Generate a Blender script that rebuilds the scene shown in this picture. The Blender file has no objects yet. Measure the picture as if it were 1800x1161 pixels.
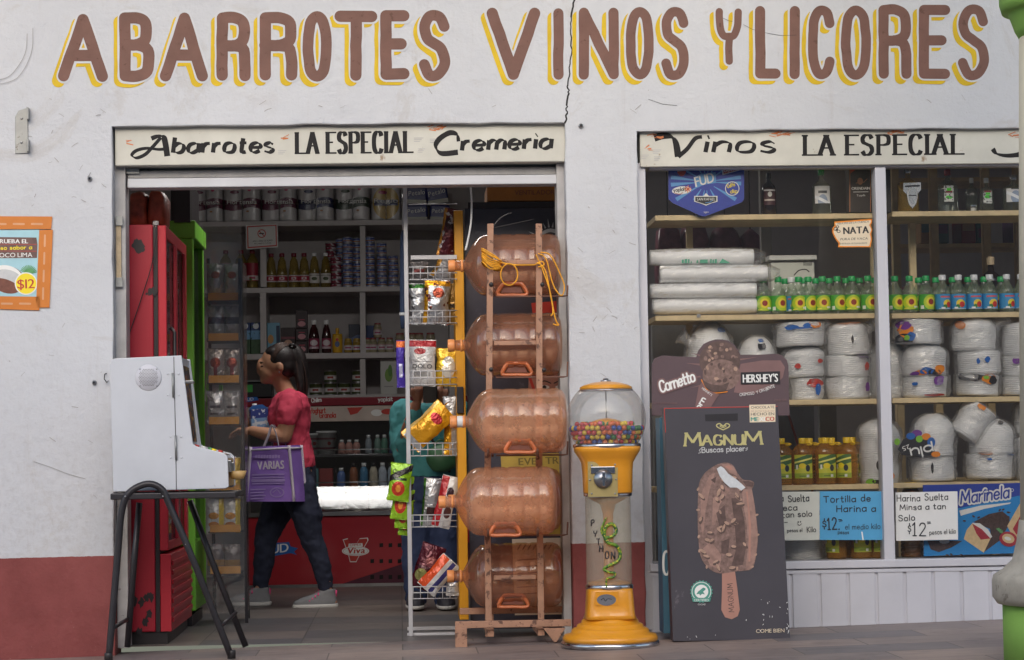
import bpy, bmesh, math, random
from mathutils import Vector, Matrix, Euler, noise
R = math.radians
random.seed(7)
sc = bpy.context.scene
COL = sc.collection

# ------------------------------------------------------------------ camera
FPX, CX, CY, DIST = 4000.0, 900.0, 580.5, 10.0
YAW, PITCH, ROLL = R(2.86), math.atan(219.5 / 4000), R(0.9)
_F = Vector((math.sin(YAW) * math.cos(PITCH), math.cos(YAW) * math.cos(PITCH), math.sin(PITCH)))
_R0 = Vector((math.cos(YAW), -math.sin(YAW), 0))
_U0 = _R0.cross(_F)
_R = _R0 * math.cos(ROLL) - _U0 * math.sin(ROLL)
_U = _R0 * math.sin(ROLL) + _U0 * math.cos(ROLL)
CAM = Vector((0, -DIST, 0))

def _ray(px, py):
    return _F + _R * ((px - CX) / FPX) + _U * ((CY - py) / FPX)

def P(px, py, Y=0.0):
    """World point seen at photo pixel (px, py) on the vertical plane y = Y."""
    d = _ray(px, py)
    return CAM + d * ((Y + DIST) / d.y)

CAM.z = -P(600, 1137, 0).z

def FH(px, py, z=0.0):
    d = _ray(px, py)
    return CAM + d * ((z - CAM.z) / d.z)

def mpp(Y):
    return (DIST + Y) / FPX

cam = bpy.data.objects.new('camera', bpy.data.cameras.new('camera'))
COL.objects.link(cam)
cam.data.sensor_fit = 'HORIZONTAL'
cam.data.sensor_width = 36
cam.data.lens = FPX / 1800 * 36
cam.data.clip_start, cam.data.clip_end = 0.1, 2000
cam.matrix_world = Matrix(((_R.x, _U.x, -_F.x, CAM.x), (_R.y, _U.y, -_F.y, CAM.y), (_R.z, _U.z, -_F.z, CAM.z), (0, 0, 0, 1)))
sc.camera = cam

# ------------------------------------------------------------------ light
SUN_EL, SUN_AZ = R(22), R(190)      # azimuth from +Y, clockwise: behind the photographer
w = bpy.data.worlds.new("World")
sc.world = w
w.use_nodes = True
nt = w.node_tree
sky = nt.nodes.new('ShaderNodeTexSky')
sky.sky_type = 'NISHITA'
sky.sun_disc = False
sky.sun_elevation, sky.sun_rotation = SUN_EL, SUN_AZ
sky.air_density, sky.dust_density, sky.ozone_density = 1.0, 2.0, 1.0
bg = nt.nodes['Background']
bg.inputs['Strength'].default_value = 0.12
nt.links.new(sky.outputs[0], bg.inputs['Color'])
sl = bpy.data.lights.new('sun', 'SUN')
sl.energy, sl.angle, sl.color = 0.9, R(60), (1, 0.95, 0.88)
sun = bpy.data.objects.new('sun', sl)
COL.objects.link(sun)
sd = Vector((math.sin(SUN_AZ) * math.cos(SUN_EL), math.cos(SUN_AZ) * math.cos(SUN_EL), math.sin(SUN_EL)))
sun.rotation_euler = sd.to_track_quat('Z', 'Y').to_euler()
vs = sc.view_settings
vs.view_transform, vs.look, vs.gamma, vs.use_curve_mapping = 'Standard', 'None', 1, False
vs.exposure = 1.2
cy = sc.cycles
cy.use_denoising = True
cy.max_bounces, cy.diffuse_bounces, cy.glossy_bounces, cy.transmission_bounces, cy.transparent_max_bounces = 10, 5, 4, 6, 24
cy.caustics_reflective = cy.caustics_refractive = False
cy.sample_clamp_indirect = 6

# ------------------------------------------------------------------ mesh helpers
def catmull(pts, n=6, closed=False):
    if len(pts) < 3:
        return list(pts)
    out = []
    m = len(pts)
    rng = range(m) if closed else range(m - 1)
    for i in rng:
        if closed:
            p0, p1, p2, p3 = pts[i - 1], pts[i], pts[(i + 1) % m], pts[(i + 2) % m]
        else:
            p0 = pts[max(i - 1, 0)]; p1 = pts[i]; p2 = pts[i + 1]; p3 = pts[min(i + 2, m - 1)]
        for k in range(n):
            t = k / n
            out.append(tuple(0.5 * (2 * b + (c - a) * t + (2 * a - 5 * b + 4 * c - d) * t * t + (3 * b - a - 3 * c + d) * t ** 3)
                             for a, b, c, d in zip(p0, p1, p2, p3)))
    if not closed:
        out.append(tuple(pts[-1]))
    return out

def lerp(a, b, t):
    return a + (b - a) * t

class MB:
    def __init__(s):
        s.v, s.f, s.m, s.sm = [], [], [], []

    def add(s, vs, fs, mi=0, smooth=False):
        o = len(s.v)
        s.v += [tuple(v) for v in vs]
        for i, f in enumerate(fs):
            s.f.append([o + k for k in f])
            s.m.append(mi[i] if isinstance(mi, list) else mi)
            s.sm.append(smooth)
        return s

    def box(s, x0, x1, y0, y1, z0, z1, mi=0):
        vs = [(x, y, z) for z in (z0, z1) for y in (y0, y1) for x in (x0, x1)]
        return s.add(vs, [(0, 2, 3, 1), (4, 5, 7, 6), (0, 1, 5, 4), (2, 6, 7, 3), (0, 4, 6, 2), (1, 3, 7, 5)], mi)

    def bar(s, a, b, wx, wy, mi=0):
        """square bar from a to b with the section wx by wy"""
        a, b = Vector(a), Vector(b)
        d = (b - a).normalized()
        u = d.cross(Vector((0, 1, 0)))
        u = Vector((1, 0, 0)) if u.length < 1e-4 else u.normalized()
        v = d.cross(u).normalized()
        vs = [p + u * (wx / 2 * i) + v * (wy / 2 * j) for p in (a, b) for i, j in ((-1, -1), (1, -1), (1, 1), (-1, 1))]
        return s.add(vs, [(0, 1, 2, 3), (7, 6, 5, 4), (0, 4, 5, 1), (1, 5, 6, 2), (2, 6, 7, 3), (3, 7, 4, 0)], mi)

    def prism(s, poly, y0, y1, mi=0, smi=None):
        n = len(poly)
        vs = [(x, y0, z) for x, z in poly] + [(x, y1, z) for x, z in poly]
        fs = [list(range(n)), list(range(2 * n - 1, n - 1, -1))] + [(i, i + n, (i + 1) % n + n, (i + 1) % n) for i in range(n)]
        return s.add(vs, fs, [mi, mi] + [mi if smi is None else smi] * n)

    def tube(s, pts, r, seg=8, mi=0, caps=True, closed=False, squash=1.0):
        pts = [Vector(p) for p in pts]
        n = len(pts)
        rs = r if isinstance(r, (list, tuple)) else [r] * n
        u = None
        vs = []
        for i, p in enumerate(pts):
            if closed:
                t = pts[(i + 1) % n] - pts[i - 1]
            else:
                t = pts[min(i + 1, n - 1)] - pts[max(i - 1, 0)]
            t = t.normalized() if t.length > 1e-9 else Vector((0, 0, 1))
            if u is None:
                u = t.orthogonal().normalized()
            u = (u - t * u.dot(t))
            u = u.normalized() if u.length > 1e-6 else t.orthogonal().normalized()
            v = t.cross(u)
            for k in range(seg):
                a = 2 * math.pi * k / seg
                vs.append(p + (u * math.cos(a) + v * math.sin(a) * squash) * rs[i])
        fs = []
        for i in range(n if closed else n - 1):
            j = (i + 1) % n
            for k in range(seg):
                l = (k + 1) % seg
                fs.append((i * seg + k, i * seg + l, j * seg + l, j * seg + k))
        if caps and not closed:
            fs.append(list(range(seg - 1, -1, -1)))
            fs.append(list(range((n - 1) * seg, n * seg)))
        return s.add(vs, fs, mi, True)

    def lathe(s, prof, seg=20, c=(0, 0, 0), mi=0, axis='z', sy=1.0, caps=True, flat=False):
        """prof: (r, h) or (r, h, material) from bottom to top; sy squashes the section"""
        vs, fs, ms = [], [], []
        for q in prof:
            r, h = q[0], q[1]
            for k in range(seg):
                a = 2 * math.pi * (k + 0.5) / seg
                x, y = r * math.cos(a), r * math.sin(a) * sy
                vs.append((c[0] + x, c[1] + y, c[2] + h) if axis == 'z' else (c[0] + h, c[1] + y, c[2] + x))
        for i in range(len(prof) - 1):
            m = prof[i][2] if len(prof[i]) > 2 else mi
            for k in range(seg):
                l = (k + 1) % seg
                fs.append((i * seg + k, i * seg + l, (i + 1) * seg + l, (i + 1) * seg + k))
                ms.append(m)
        if caps:
            if prof[0][0] > 1e-6:
                fs.append(list(range(seg - 1, -1, -1))); ms.append(prof[0][2] if len(prof[0]) > 2 else mi)
            if prof[-1][0] > 1e-6:
                fs.append(list(range((len(prof) - 1) * seg, len(prof) * seg))); ms.append(prof[-2][2] if len(prof[-2]) > 2 else mi)
        return s.add(vs, fs, ms, not flat)

    def ball(s, c, r, seg=16, rings=10, mi=0, rot=None):
        rx, ry, rz = r if isinstance(r, (tuple, list)) else (r, r, r)
        vs, fs = [], []
        M = Euler(rot).to_matrix() if rot else None
        for i in range(rings + 1):
            t = math.pi * i / rings
            for k in range(seg):
                a = 2 * math.pi * k / seg
                p = Vector((rx * math.sin(t) * math.cos(a), ry * math.sin(t) * math.sin(a), -rz * math.cos(t)))
                if M:
                    p = M @ p
                vs.append(p + Vector(c))
        for i in range(rings):
            for k in range(seg):
                l = (k + 1) % seg
                fs.append((i * seg + k, i * seg + l, (i + 1) * seg + l, (i + 1) * seg + k))
        return s.add(vs, fs, mi, True)

    def loft(s, secs, seg=20, mi=0, p=2.0):
        """secs: (centre, rx, ry) horizontal superellipse rings, or (centre, rx, ry, tilt about y)"""
        vs, fs = [], []
        for q in secs:
            c = Vector(q[0])
            tl = q[3] if len(q) > 3 else 0
            for k in range(seg):
                a = 2 * math.pi * k / seg
                ca, sa = math.cos(a), math.sin(a)
                x = q[1] * math.copysign(abs(ca) ** (2 / p), ca)
                y = q[2] * math.copysign(abs(sa) ** (2 / p), sa)
                vs.append(c + Vector((x * math.cos(tl), y, -x * math.sin(tl))))
        n = len(secs)
        for i in range(n - 1):
            for k in range(seg):
                l = (k + 1) % seg
                fs.append((i * seg + k, i * seg + l, (i + 1) * seg + l, (i + 1) * seg + k))
        fs.append(list(range(seg - 1, -1, -1)))
        fs.append(list(range((n - 1) * seg, n * seg)))
        return s.add(vs, fs, mi, True)

    def build(s, name, mats, parent=None, world=True, bevel=0, bseg=2, smooth=None, at=None):
        me = bpy.data.meshes.new(name)
        off = Vector((0, 0, 0))
        if world:
            q = parent
            while q is not None:
                off += q.location
                q = q.parent
            if at is not None:
                off = Vector(at)
        me.from_pydata([(v[0] - off.x, v[1] - off.y, v[2] - off.z) for v in s.v], [], s.f)
        for m in (mats if isinstance(mats, (list, tuple)) else [mats]):
            me.materials.append(m)
        me.polygons.foreach_set('material_index', s.m)
        me.polygons.foreach_set('use_smooth', s.sm if smooth is None else [smooth] * len(s.f))
        me.update()
        o = bpy.data.objects.new(name, me)
        COL.objects.link(o)
        o.parent = parent
        if at is not None:
            o.location = at
        if bevel:
            b = o.modifiers.new('bevel', 'BEVEL')
            b.width, b.segments, b.limit_method, b.angle_limit = bevel, bseg, 'ANGLE', R(40)
        return o

def tag(o, label=None, cat=None, group=None, kind=None):
    if label: o['label'] = label
    if cat: o['category'] = cat
    if group: o['group'] = group
    if kind: o['kind'] = kind
    return o

def thing(name, label, cat, loc, group=None):
    o = bpy.data.objects.new(name, None)
    COL.objects.link(o)
    o.location = loc
    o.empty_display_size = 0.05
    return tag(o, label, cat, group)

def dup(root, loc=None, label=None, group=None, rz=None, scale=None, rot=None):
    """copy of a thing with copies of its parts and sub-parts"""
    r = root.copy(); COL.objects.link(r)
    if loc is not None: r.location = loc
    if rz is not None: r.rotation_euler = (0, 0, rz)
    if rot is not None: r.rotation_euler = rot
    if scale is not None: r.scale = scale
    if label: r['label'] = label
    if group: r['group'] = group
    for ch in list(root.children):
        c = ch.copy(); COL.objects.link(c); c.parent = r
        for g in ch.children:
            d = g.copy(); COL.objects.link(d); d.parent = c
    return r

ORD = ['first', 'second', 'third', 'fourth', 'fifth', 'sixth', 'seventh', 'eighth', 'ninth', 'tenth', 'eleventh', 'twelfth',
       'thirteenth', 'fourteenth', 'fifteenth', 'sixteenth', 'seventeenth', 'eighteenth']

# ------------------------------------------------------------------ materials
def lin(r, g, b, k=1.0):
    f = lambda c: (c / 12.92 if c <= 0.04045 else ((c + 0.055) / 1.055) ** 2.4)
    return tuple(min(0.92, f(c / 255.0) * k) for c in (r, g, b)) + (1.0,)

def _new(name):
    m = bpy.data.materials.new(name)
    m.use_nodes = True
    t = m.node_tree
    return m, t, t.nodes, t.links, t.nodes['Principled BSDF'], t.nodes['Material Output']

def nnode(t, kind, **kw):
    n = t.nodes.new(kind)
    for k, v in kw.items():
        if k.startswith('i_'):
            n.inputs[k[2:].replace('_', ' ')].default_value = v
        else:
            setattr(n, k, v)
    return n

def mixc(t, fac, a, b, blend='MIX'):
    n = t.nodes.new('ShaderNodeMix'); n.data_type = 'RGBA'; n.blend_type = blend
    for i, val in ((0, fac), (6, a), (7, b)):
        if isinstance(val, bpy.types.NodeSocket): t.links.new(val, n.inputs[i])
        else: n.inputs[i].default_value = val
    return n.outputs[2]

def math_(t, op, a, b=None, c=None):
    n = t.nodes.new('ShaderNodeMath'); n.operation = op
    for i, val in enumerate((a, b, c)):
        if val is None: continue
        if isinstance(val, bpy.types.NodeSocket): t.links.new(val, n.inputs[i])
        else: n.inputs[i].default_value = val
    return n.outputs[0]

def ramp(t, sock, stops):
    n = t.nodes.new('ShaderNodeValToRGB')
    e = n.color_ramp.elements
    while len(e) < len(stops): e.new(0.5)
    for el, (p, c) in zip(e, stops):
        el.position = p; el.color = c if len(c) == 4 else tuple(c) + (1,)
    t.links.new(sock, n.inputs[0])
    return n.outputs[0]

def noise_(t, scale, detail=4, rough=0.55, coord=None, dist=0):
    n = nnode(t, 'ShaderNodeTexNoise')
    n.inputs['Scale'].default_value = scale; n.inputs['Detail'].default_value = detail
    n.inputs['Roughness'].default_value = rough; n.inputs['Distortion'].default_value = dist
    if coord: t.links.new(coord, n.inputs['Vector'])
    return n.outputs[0]

def coords(t, what='Object'):
    return nnode(t, 'ShaderNodeTexCoord').outputs[what]

def bumped(t, bsdf, height, strength, dist=0.002):
    b = nnode(t, 'ShaderNodeBump'); b.inputs['Strength'].default_value = strength; b.inputs['Distance'].default_value = dist
    t.links.new(height, b.inputs['Height']); t.links.new(b.outputs[0], bsdf.inputs['Normal'])

def scl(c, k):
    return tuple(min(0.95, x * k) for x in c[:3]) + (1,)

def mat(name, col, rough=0.6, metal=0.0, var=0.12, scale=9, bump=0.0, bscale=70, wear=None, wear_t=0.66, wear_s=14, coat=0.0, sss=0):
    m, t, N, L, b, out = _new(name)
    co = coords(t)
    n1 = noise_(t, scale, 5, 0.6, co)
    c = mixc(t, ramp(t, n1, [(0.32, (0, 0, 0)), (0.68, (1, 1, 1))]), scl(col, 1 - var), scl(col, 1 + var * 0.7))
    if wear:
        n2 = noise_(t, wear_s, 6, 0.68, co, 0.3)
        c = mixc(t, ramp(t, n2, [(wear_t - 0.02, (0, 0, 0)), (wear_t + 0.03, (1, 1, 1))]), c, wear)
    L.new(c, b.inputs['Base Color'])
    n3 = noise_(t, scale * 2.3, 4, 0.6, co)
    L.new(math_(t, 'MULTIPLY_ADD', n3, 0.3 * rough, rough * 0.85), b.inputs['Roughness'])
    b.inputs['Metallic'].default_value = metal
    b.inputs['Coat Weight'].default_value = coat
    if sss:
        b.inputs['Subsurface Weight'].default_value = sss; b.inputs['Subsurface Radius'].default_value = (0.012, 0.006, 0.004)
    if bump:
        bumped(t, b, noise_(t, bscale, 5, 0.6, co), bump)
    return m

def film(name, tint=(1, 1, 1, 1), gloss=0.18, rough=0.12, bump=0.6, bscale=18, haze=0.06, hcol=(0.8, 0.8, 0.8, 1), fk=1.0):
    """thin clear plastic: straight-through light, wrinkled highlights and a little milkiness"""
    m, t, N, L, b, out = _new(name)
    N.remove(b)
    co = coords(t)
    tr = nnode(t, 'ShaderNodeBsdfTransparent'); tr.inputs[0].default_value = tint
    gl = nnode(t, 'ShaderNodeBsdfGlossy'); gl.inputs['Roughness'].default_value = rough
    df = nnode(t, 'ShaderNodeBsdfDiffuse'); df.inputs[0].default_value = hcol
    fr = nnode(t, 'ShaderNodeFresnel'); fr.inputs['IOR'].default_value = 1.45
    if bump:
        bp = nnode(t, 'ShaderNodeBump'); bp.inputs['Strength'].default_value = bump; bp.inputs['Distance'].default_value = 0.01
        wv = noise_(t, bscale, 3, 0.5, co, 1.2)
        L.new(wv, bp.inputs['Height'])
        L.new(bp.outputs[0], gl.inputs['Normal']); L.new(bp.outputs[0], fr.inputs['Normal'])
    m1 = nnode(t, 'ShaderNodeMixShader'); m1.inputs[0].default_value = haze
    L.new(tr.outputs[0], m1.inputs[1]); L.new(df.outputs[0], m1.inputs[2])
    m2 = nnode(t, 'ShaderNodeMixShader')
    L.new(math_(t, 'MULTIPLY_ADD', math_(t, 'MINIMUM', fr.outputs[0], 0.4), fk, gloss * 0.25), m2.inputs[0])
    L.new(m1.outputs[0], m2.inputs[1]); L.new(gl.outputs[0], m2.inputs[2])
    L.new(m2.outputs[0], out.inputs['Surface'])
    return m

def tinted(name, tint, body, fac=0.45, rough=0.25, bump=0.25, bscale=25, grime=0.0, fk=1.0):
    """clear coloured plastic or glass: part straight-through tint, part glossy body"""
    m, t, N, L, b, out = _new(name)
    co = coords(t)
    tr = nnode(t, 'ShaderNodeBsdfTransparent'); tr.inputs[0].default_value = tint
    n = noise_(t, 6, 5, 0.65, co)
    L.new(mixc(t, ramp(t, n, [(0.35, (0, 0, 0)), (0.7, (1, 1, 1))]), scl(body, 0.8), scl(body, 1.15)), b.inputs['Base Color'])
    b.inputs['Roughness'].default_value = rough
    if bump: bumped(t, b, noise_(t, bscale, 4, 0.6, co), bump, 0.004)
    mx = nnode(t, 'ShaderNodeMixShader')
    if grime:
        g = ramp(t, noise_(t, 22, 6, 0.75, co), [(0.45, (0, 0, 0)), (0.75, (1, 1, 1))])
        L.new(math_(t, 'MULTIPLY_ADD', g, grime, fac), mx.inputs[0])
    else:
        mx.inputs[0].default_value = fac
    L.new(tr.outputs[0], mx.inputs[1]); L.new(b.outputs[0], mx.inputs[2])
    gl = nnode(t, 'ShaderNodeBsdfGlossy'); gl.inputs['Roughness'].default_value = rough * .6
    fr = nnode(t, 'ShaderNodeFresnel'); fr.inputs['IOR'].default_value = 1.5
    if b.inputs['Normal'].is_linked:
        ns = b.inputs['Normal'].links[0].from_socket; L.new(ns, gl.inputs['Normal']); L.new(ns, fr.inputs['Normal'])
    m2 = nnode(t, 'ShaderNodeMixShader'); L.new(math_(t, 'MULTIPLY', math_(t, 'MINIMUM', fr.outputs[0], 0.2), (1 - fac * .6) * fk), m2.inputs[0])
    L.new(mx.outputs[0], m2.inputs[1]); L.new(gl.outputs[0], m2.inputs[2]); L.new(m2.outputs[0], out.inputs['Surface'])
    return m

def printed(name, base, shapes, rough=0.45, bump=0.0, metal=0.0, bscale=30, plane='XZ', var=0.08):
    """packaging print laid out in the object's own coordinates.
    shapes: ('disc', cx, cz, rx, rz, col) | ('rect', x0, x1, z0, z1, col) | ('line', nx, nz, d0, d1, col) | ('blot', scale, threshold, col)"""
    m, t, N, L, b, out = _new(name)
    co = coords(t)
    sp = nnode(t, 'ShaderNodeSeparateXYZ'); L.new(co, sp.inputs[0])
    x, z = sp.outputs['X'], sp.outputs['Z']
    c = mixc(t, noise_(t, 12, 4, 0.6, co), scl(base, 1 - var), scl(base, 1 + var))
    for s in shapes:
        k, col = s[0], s[-1]
        if k == 'disc':
            dx = math_(t, 'DIVIDE', math_(t, 'SUBTRACT', x, s[1]), s[3]); dz = math_(t, 'DIVIDE', math_(t, 'SUBTRACT', z, s[2]), s[4])
            f = math_(t, 'LESS_THAN', math_(t, 'ADD', math_(t, 'MULTIPLY', dx, dx), math_(t, 'MULTIPLY', dz, dz)), 1.0)
        elif k == 'rect':
            fx = math_(t, 'COMPARE', x, (s[1] + s[2]) / 2, abs(s[2] - s[1]) / 2); fz = math_(t, 'COMPARE', z, (s[3] + s[4]) / 2, abs(s[4] - s[3]) / 2)
            f = math_(t, 'MULTIPLY', fx, fz)
        elif k == 'line':
            d = math_(t, 'ADD', math_(t, 'MULTIPLY', x, s[1]), math_(t, 'MULTIPLY', z, s[2]))
            f = math_(t, 'COMPARE', d, (s[3] + s[4]) / 2, abs(s[4] - s[3]) / 2)
        elif k == 'wave':     # band z0..z1 with a sine edge
            d = math_(t, 'SUBTRACT', z, math_(t, 'MULTIPLY', math_(t, 'SINE', math_(t, 'MULTIPLY', x, s[4])), s[3]))
            f = math_(t, 'COMPARE', d, (s[1] + s[2]) / 2, abs(s[2] - s[1]) / 2)
        else:
            f = math_(t, 'GREATER_THAN', noise_(t, s[1], 3, 0.5, co), s[2])
        c = mixc(t, f, c, col)
    L.new(c, b.inputs['Base Color'])
    b.inputs['Roughness'].default_value = rough
    b.inputs['Metallic'].default_value = metal
    if bump: bumped(t, b, noise_(t, bscale, 3, 0.55, co, 0.8), bump, 0.012)
    return m

WHITE, BLACK = lin(235, 235, 235), lin(28, 26, 28)

# ------------------------------------------------------------------ lettering
GLY = {
 'A': "0,0 35,100|35,100 70,0|13,36 57,36", 'B': "0,0 0,100|0,100 30,100 48,90 48,64 30,54 0,54|26,54 54,44 54,12 32,0 0,0",
 'C': "56,80 46,97 22,100 5,84 0,50 5,16 22,0 46,3 56,20", 'D': "0,0 0,100|0,100 25,100 50,86 56,50 50,14 25,0 0,0",
 'E': "0,0 0,100|0,100 48,100|0,52 40,52|0,0 48,0", 'F': "0,0 0,100|0,100 48,100|0,52 40,52",
 'G': "56,80 46,97 22,100 5,84 0,50 5,16 22,0 46,3 57,22 57,46|57,46 36,46", 'H': "0,0 0,100|60,0 60,100|0,52 60,52", 'I': "0,0 0,100",
 'K': "0,0 0,100|54,100 0,42|16,56 56,0", 'L': "0,0 0,100|0,0 46,0", 'M': "0,0 8,100|8,100 40,24|40,24 72,100|72,100 80,0",
 'N': "0,0 0,100|0,100 62,0|62,0 62,100", 'O': "31,100 8,88 0,50 8,12 31,0 54,12 62,50 54,88 31,100",
 'P': "0,0 0,100|0,100 32,100 53,90 53,60 32,50 0,50", 'R': "0,0 0,100|0,100 30,100 50,90 50,62 30,52 0,52|26,52 50,44 54,0",
 'S': "51,82 40,98 16,99 2,84 6,64 26,53 46,42 52,20 38,2 14,0 0,18", 'T': "0,100 64,100|32,100 32,0", 'U': "0,100 0,26 12,3 30,0 48,3 60,26 60,100",
 'V': "0,100 33,0|33,0 66,100", 'X': "0,0 56,100|0,100 56,0", 'Y': "0,100 2,70 14,52 30,50 46,52 58,70 60,100|30,50 30,0",
 '1': "0,80 18,100|18,100 18,0|4,0 32,0", '2': "2,80 14,98 36,98 48,82 44,60 20,26 0,0|0,0 52,0", '$': "40,70 28,82 8,78 6,58 36,44 42,24 22,12 0,22|22,112 22,90|22,0 22,-16",
 'a': "46,48 30,60 8,52 0,28 8,4 26,0 46,16|48,62 48,0", 'b': "0,100 0,0|0,40 18,60 40,54 48,30 40,6 20,0 0,14", 'c': "42,50 24,62 6,50 0,30 6,8 24,0 42,12",
 'd': "46,46 30,60 8,52 0,28 8,4 26,0 46,16|48,100 48,0", 'e': "2,32 44,34 40,54 24,62 6,52 0,30 8,6 26,0 44,12", 'f': "34,94 20,98 14,80 14,0|0,60 30,60",
 'g': "46,46 30,60 8,52 0,28 8,4 26,0 46,16|48,62 48,-14 30,-30 4,-22", 'h': "0,100 0,0|0,38 18,60 38,56 44,38 44,0", 'i': "0,62 0,0|-2,86 2,90",
 'k': "0,100 0,0|40,60 0,26|12,36 42,0", 'l': "0,100 0,0", 'm': "0,62 0,0|0,42 14,60 30,58 36,42 36,0|36,42 50,60 66,58 72,42 72,0",
 'n': "0,62 0,0|0,38 18,60 38,56 44,38 44,0", 'o': "24,62 6,54 0,30 6,6 24,0 42,6 48,30 42,54 24,62", 'p': "0,62 0,-30|0,40 18,60 40,54 48,30 40,6 20,0 0,14",
 'r': "0,62 0,0|0,36 12,56 30,60", 's': "36,50 22,62 4,54 4,40 32,26 38,12 24,0 0,8", 't': "14,92 14,10 22,0 34,4|0,62 32,62",
 'u': "0,62 0,20 10,2 26,0 44,20|44,62 44,0", 'v': "0,62 22,0|22,0 44,62", 'y': "0,62 22,4|46,62 12,-30", '.': "0,0 2,4", '-': "0,36 30,36",
}
def glyph(ch):
    out = []
    for pl in GLY[ch].split('|'):
        pts = [tuple(float(q) / 100 for q in p.split(',')) for p in pl.split()]
        if len(pts) > 3 and pts[0] == pts[-1]:
            q = catmull(pts[:-1], 6, True); out.append(q + [q[0]])
        else:
            out.append(catmull(pts, 6))
    return out
def gw(ch):
    if ch == ' ': return 0.34
    return max(p[0] for pl in glyph(ch) for p in pl)

_chars = sorted(set("ABCDEFGHIJKLMNOPQRSTUVWXYZabcdefghijklmnopqrstuvwxyz0123456789$.?!'&-%"))
FONT = {}
def _load_font():
    tmp = []
    for c in _chars:
        cu = bpy.data.curves.new('glyph', 'FONT'); cu.body = c; cu.resolution_u = 3
        o = bpy.data.objects.new('glyph', cu); COL.objects.link(o); tmp.append((c, o, cu))
    bpy.context.view_layer.update()
    dg = bpy.context.evaluated_depsgraph_get()
    for c, o, cu in tmp:
        ev = o.evaluated_get(dg); me = ev.to_mesh()
        FONT[c] = ([tuple(v.co[:2]) for v in me.vertices], [list(p.vertices) for p in me.polygons])
        ev.to_mesh_clear()
    for c, o, cu in tmp:
        bpy.data.objects.remove(o); bpy.data.curves.remove(cu)
_load_font()
_cap = max(v[1] for v in FONT['H'][0])

def font_text(s):
    """verts (cap height 1), faces, width"""
    vs, fs, x = [], [], 0.0
    for ch in s:
        if ch == ' ' or ch not in FONT or not FONT[ch][0]:
            x += 0.36; continue
        v, f = FONT[ch]
        x0 = min(p[0] for p in v); x1 = max(p[0] for p in v)
        o = len(vs)
        vs += [((p[0] - x0) / _cap + x, p[1] / _cap) for p in v]
        fs += [[o + i for i in q] for q in f]
        x += (x1 - x0) / _cap + 0.13
    return vs, fs, max(x - 0.13, 0.01)

def ribbon(pts, pen):
    """2-D ribbon along pts. pen: ('round', w) or ('nib', w, h, angle). Returns verts2d, faces"""
    q = [pts[0]]
    for p in pts[1:]:
        if (p[0] - q[-1][0]) ** 2 + (p[1] - q[-1][1]) ** 2 > 1e-12: q.append(p)
    pts = q
    n = len(pts)
    vs, fs = [], []
    if n < 2: return vs, fs
    loop = n > 4 and (pts[0][0] - pts[-1][0]) ** 2 + (pts[0][1] - pts[-1][1]) ** 2 < 1e-10
    L, Rr = [], []
    for i in range(n):
        a = pts[max(i - 1, 0)]; b = pts[min(i + 1, n - 1)]
        if loop and i in (0, n - 1): a, b = pts[n - 2], pts[1]
        dx, dy = b[0] - a[0], b[1] - a[1]
        l = math.hypot(dx, dy) or 1
        nx, ny = -dy / l, dx / l
        if pen[0] == 'round': h = pen[1] / 2
        else:
            ca, sa = math.cos(pen[3]), math.sin(pen[3])
            h = abs(nx * ca + ny * sa) * pen[1] / 2 + abs(-nx * sa + ny * ca) * pen[2] / 2
        L.append((pts[i][0] + nx * h, pts[i][1] + ny * h)); Rr.append((pts[i][0] - nx * h, pts[i][1] - ny * h))
    vs = [(p[0], p[1], 0.02 * i) for i, p in enumerate(L)] + [(p[0], p[1], 0.02 * i) for i, p in enumerate(Rr)]
    fs = [[i, i + 1, n + i + 1, n + i] for i in range(n - 1)]
    if pen[0] == 'round' and not loop:
        for end, k in ((0, 1), (n - 1, n - 2)):
            c = pts[end]; h = pen[1] / 2
            a0 = math.atan2(L[end][1] - c[1], L[end][0] - c[0])
            sgn = 1 if end == 0 else -1
            o = len(vs)
            arc = [(c[0] + h * math.cos(a0 + sgn * math.pi * j / 8), c[1] + h * math.sin(a0 + sgn * math.pi * j / 8), -0.1 if end == 0 else 0.02 * n + 0.1) for j in range(9)]
            vs = vs + arc
            fs.append(list(range(o, o + 9)))
    return vs, fs

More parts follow.
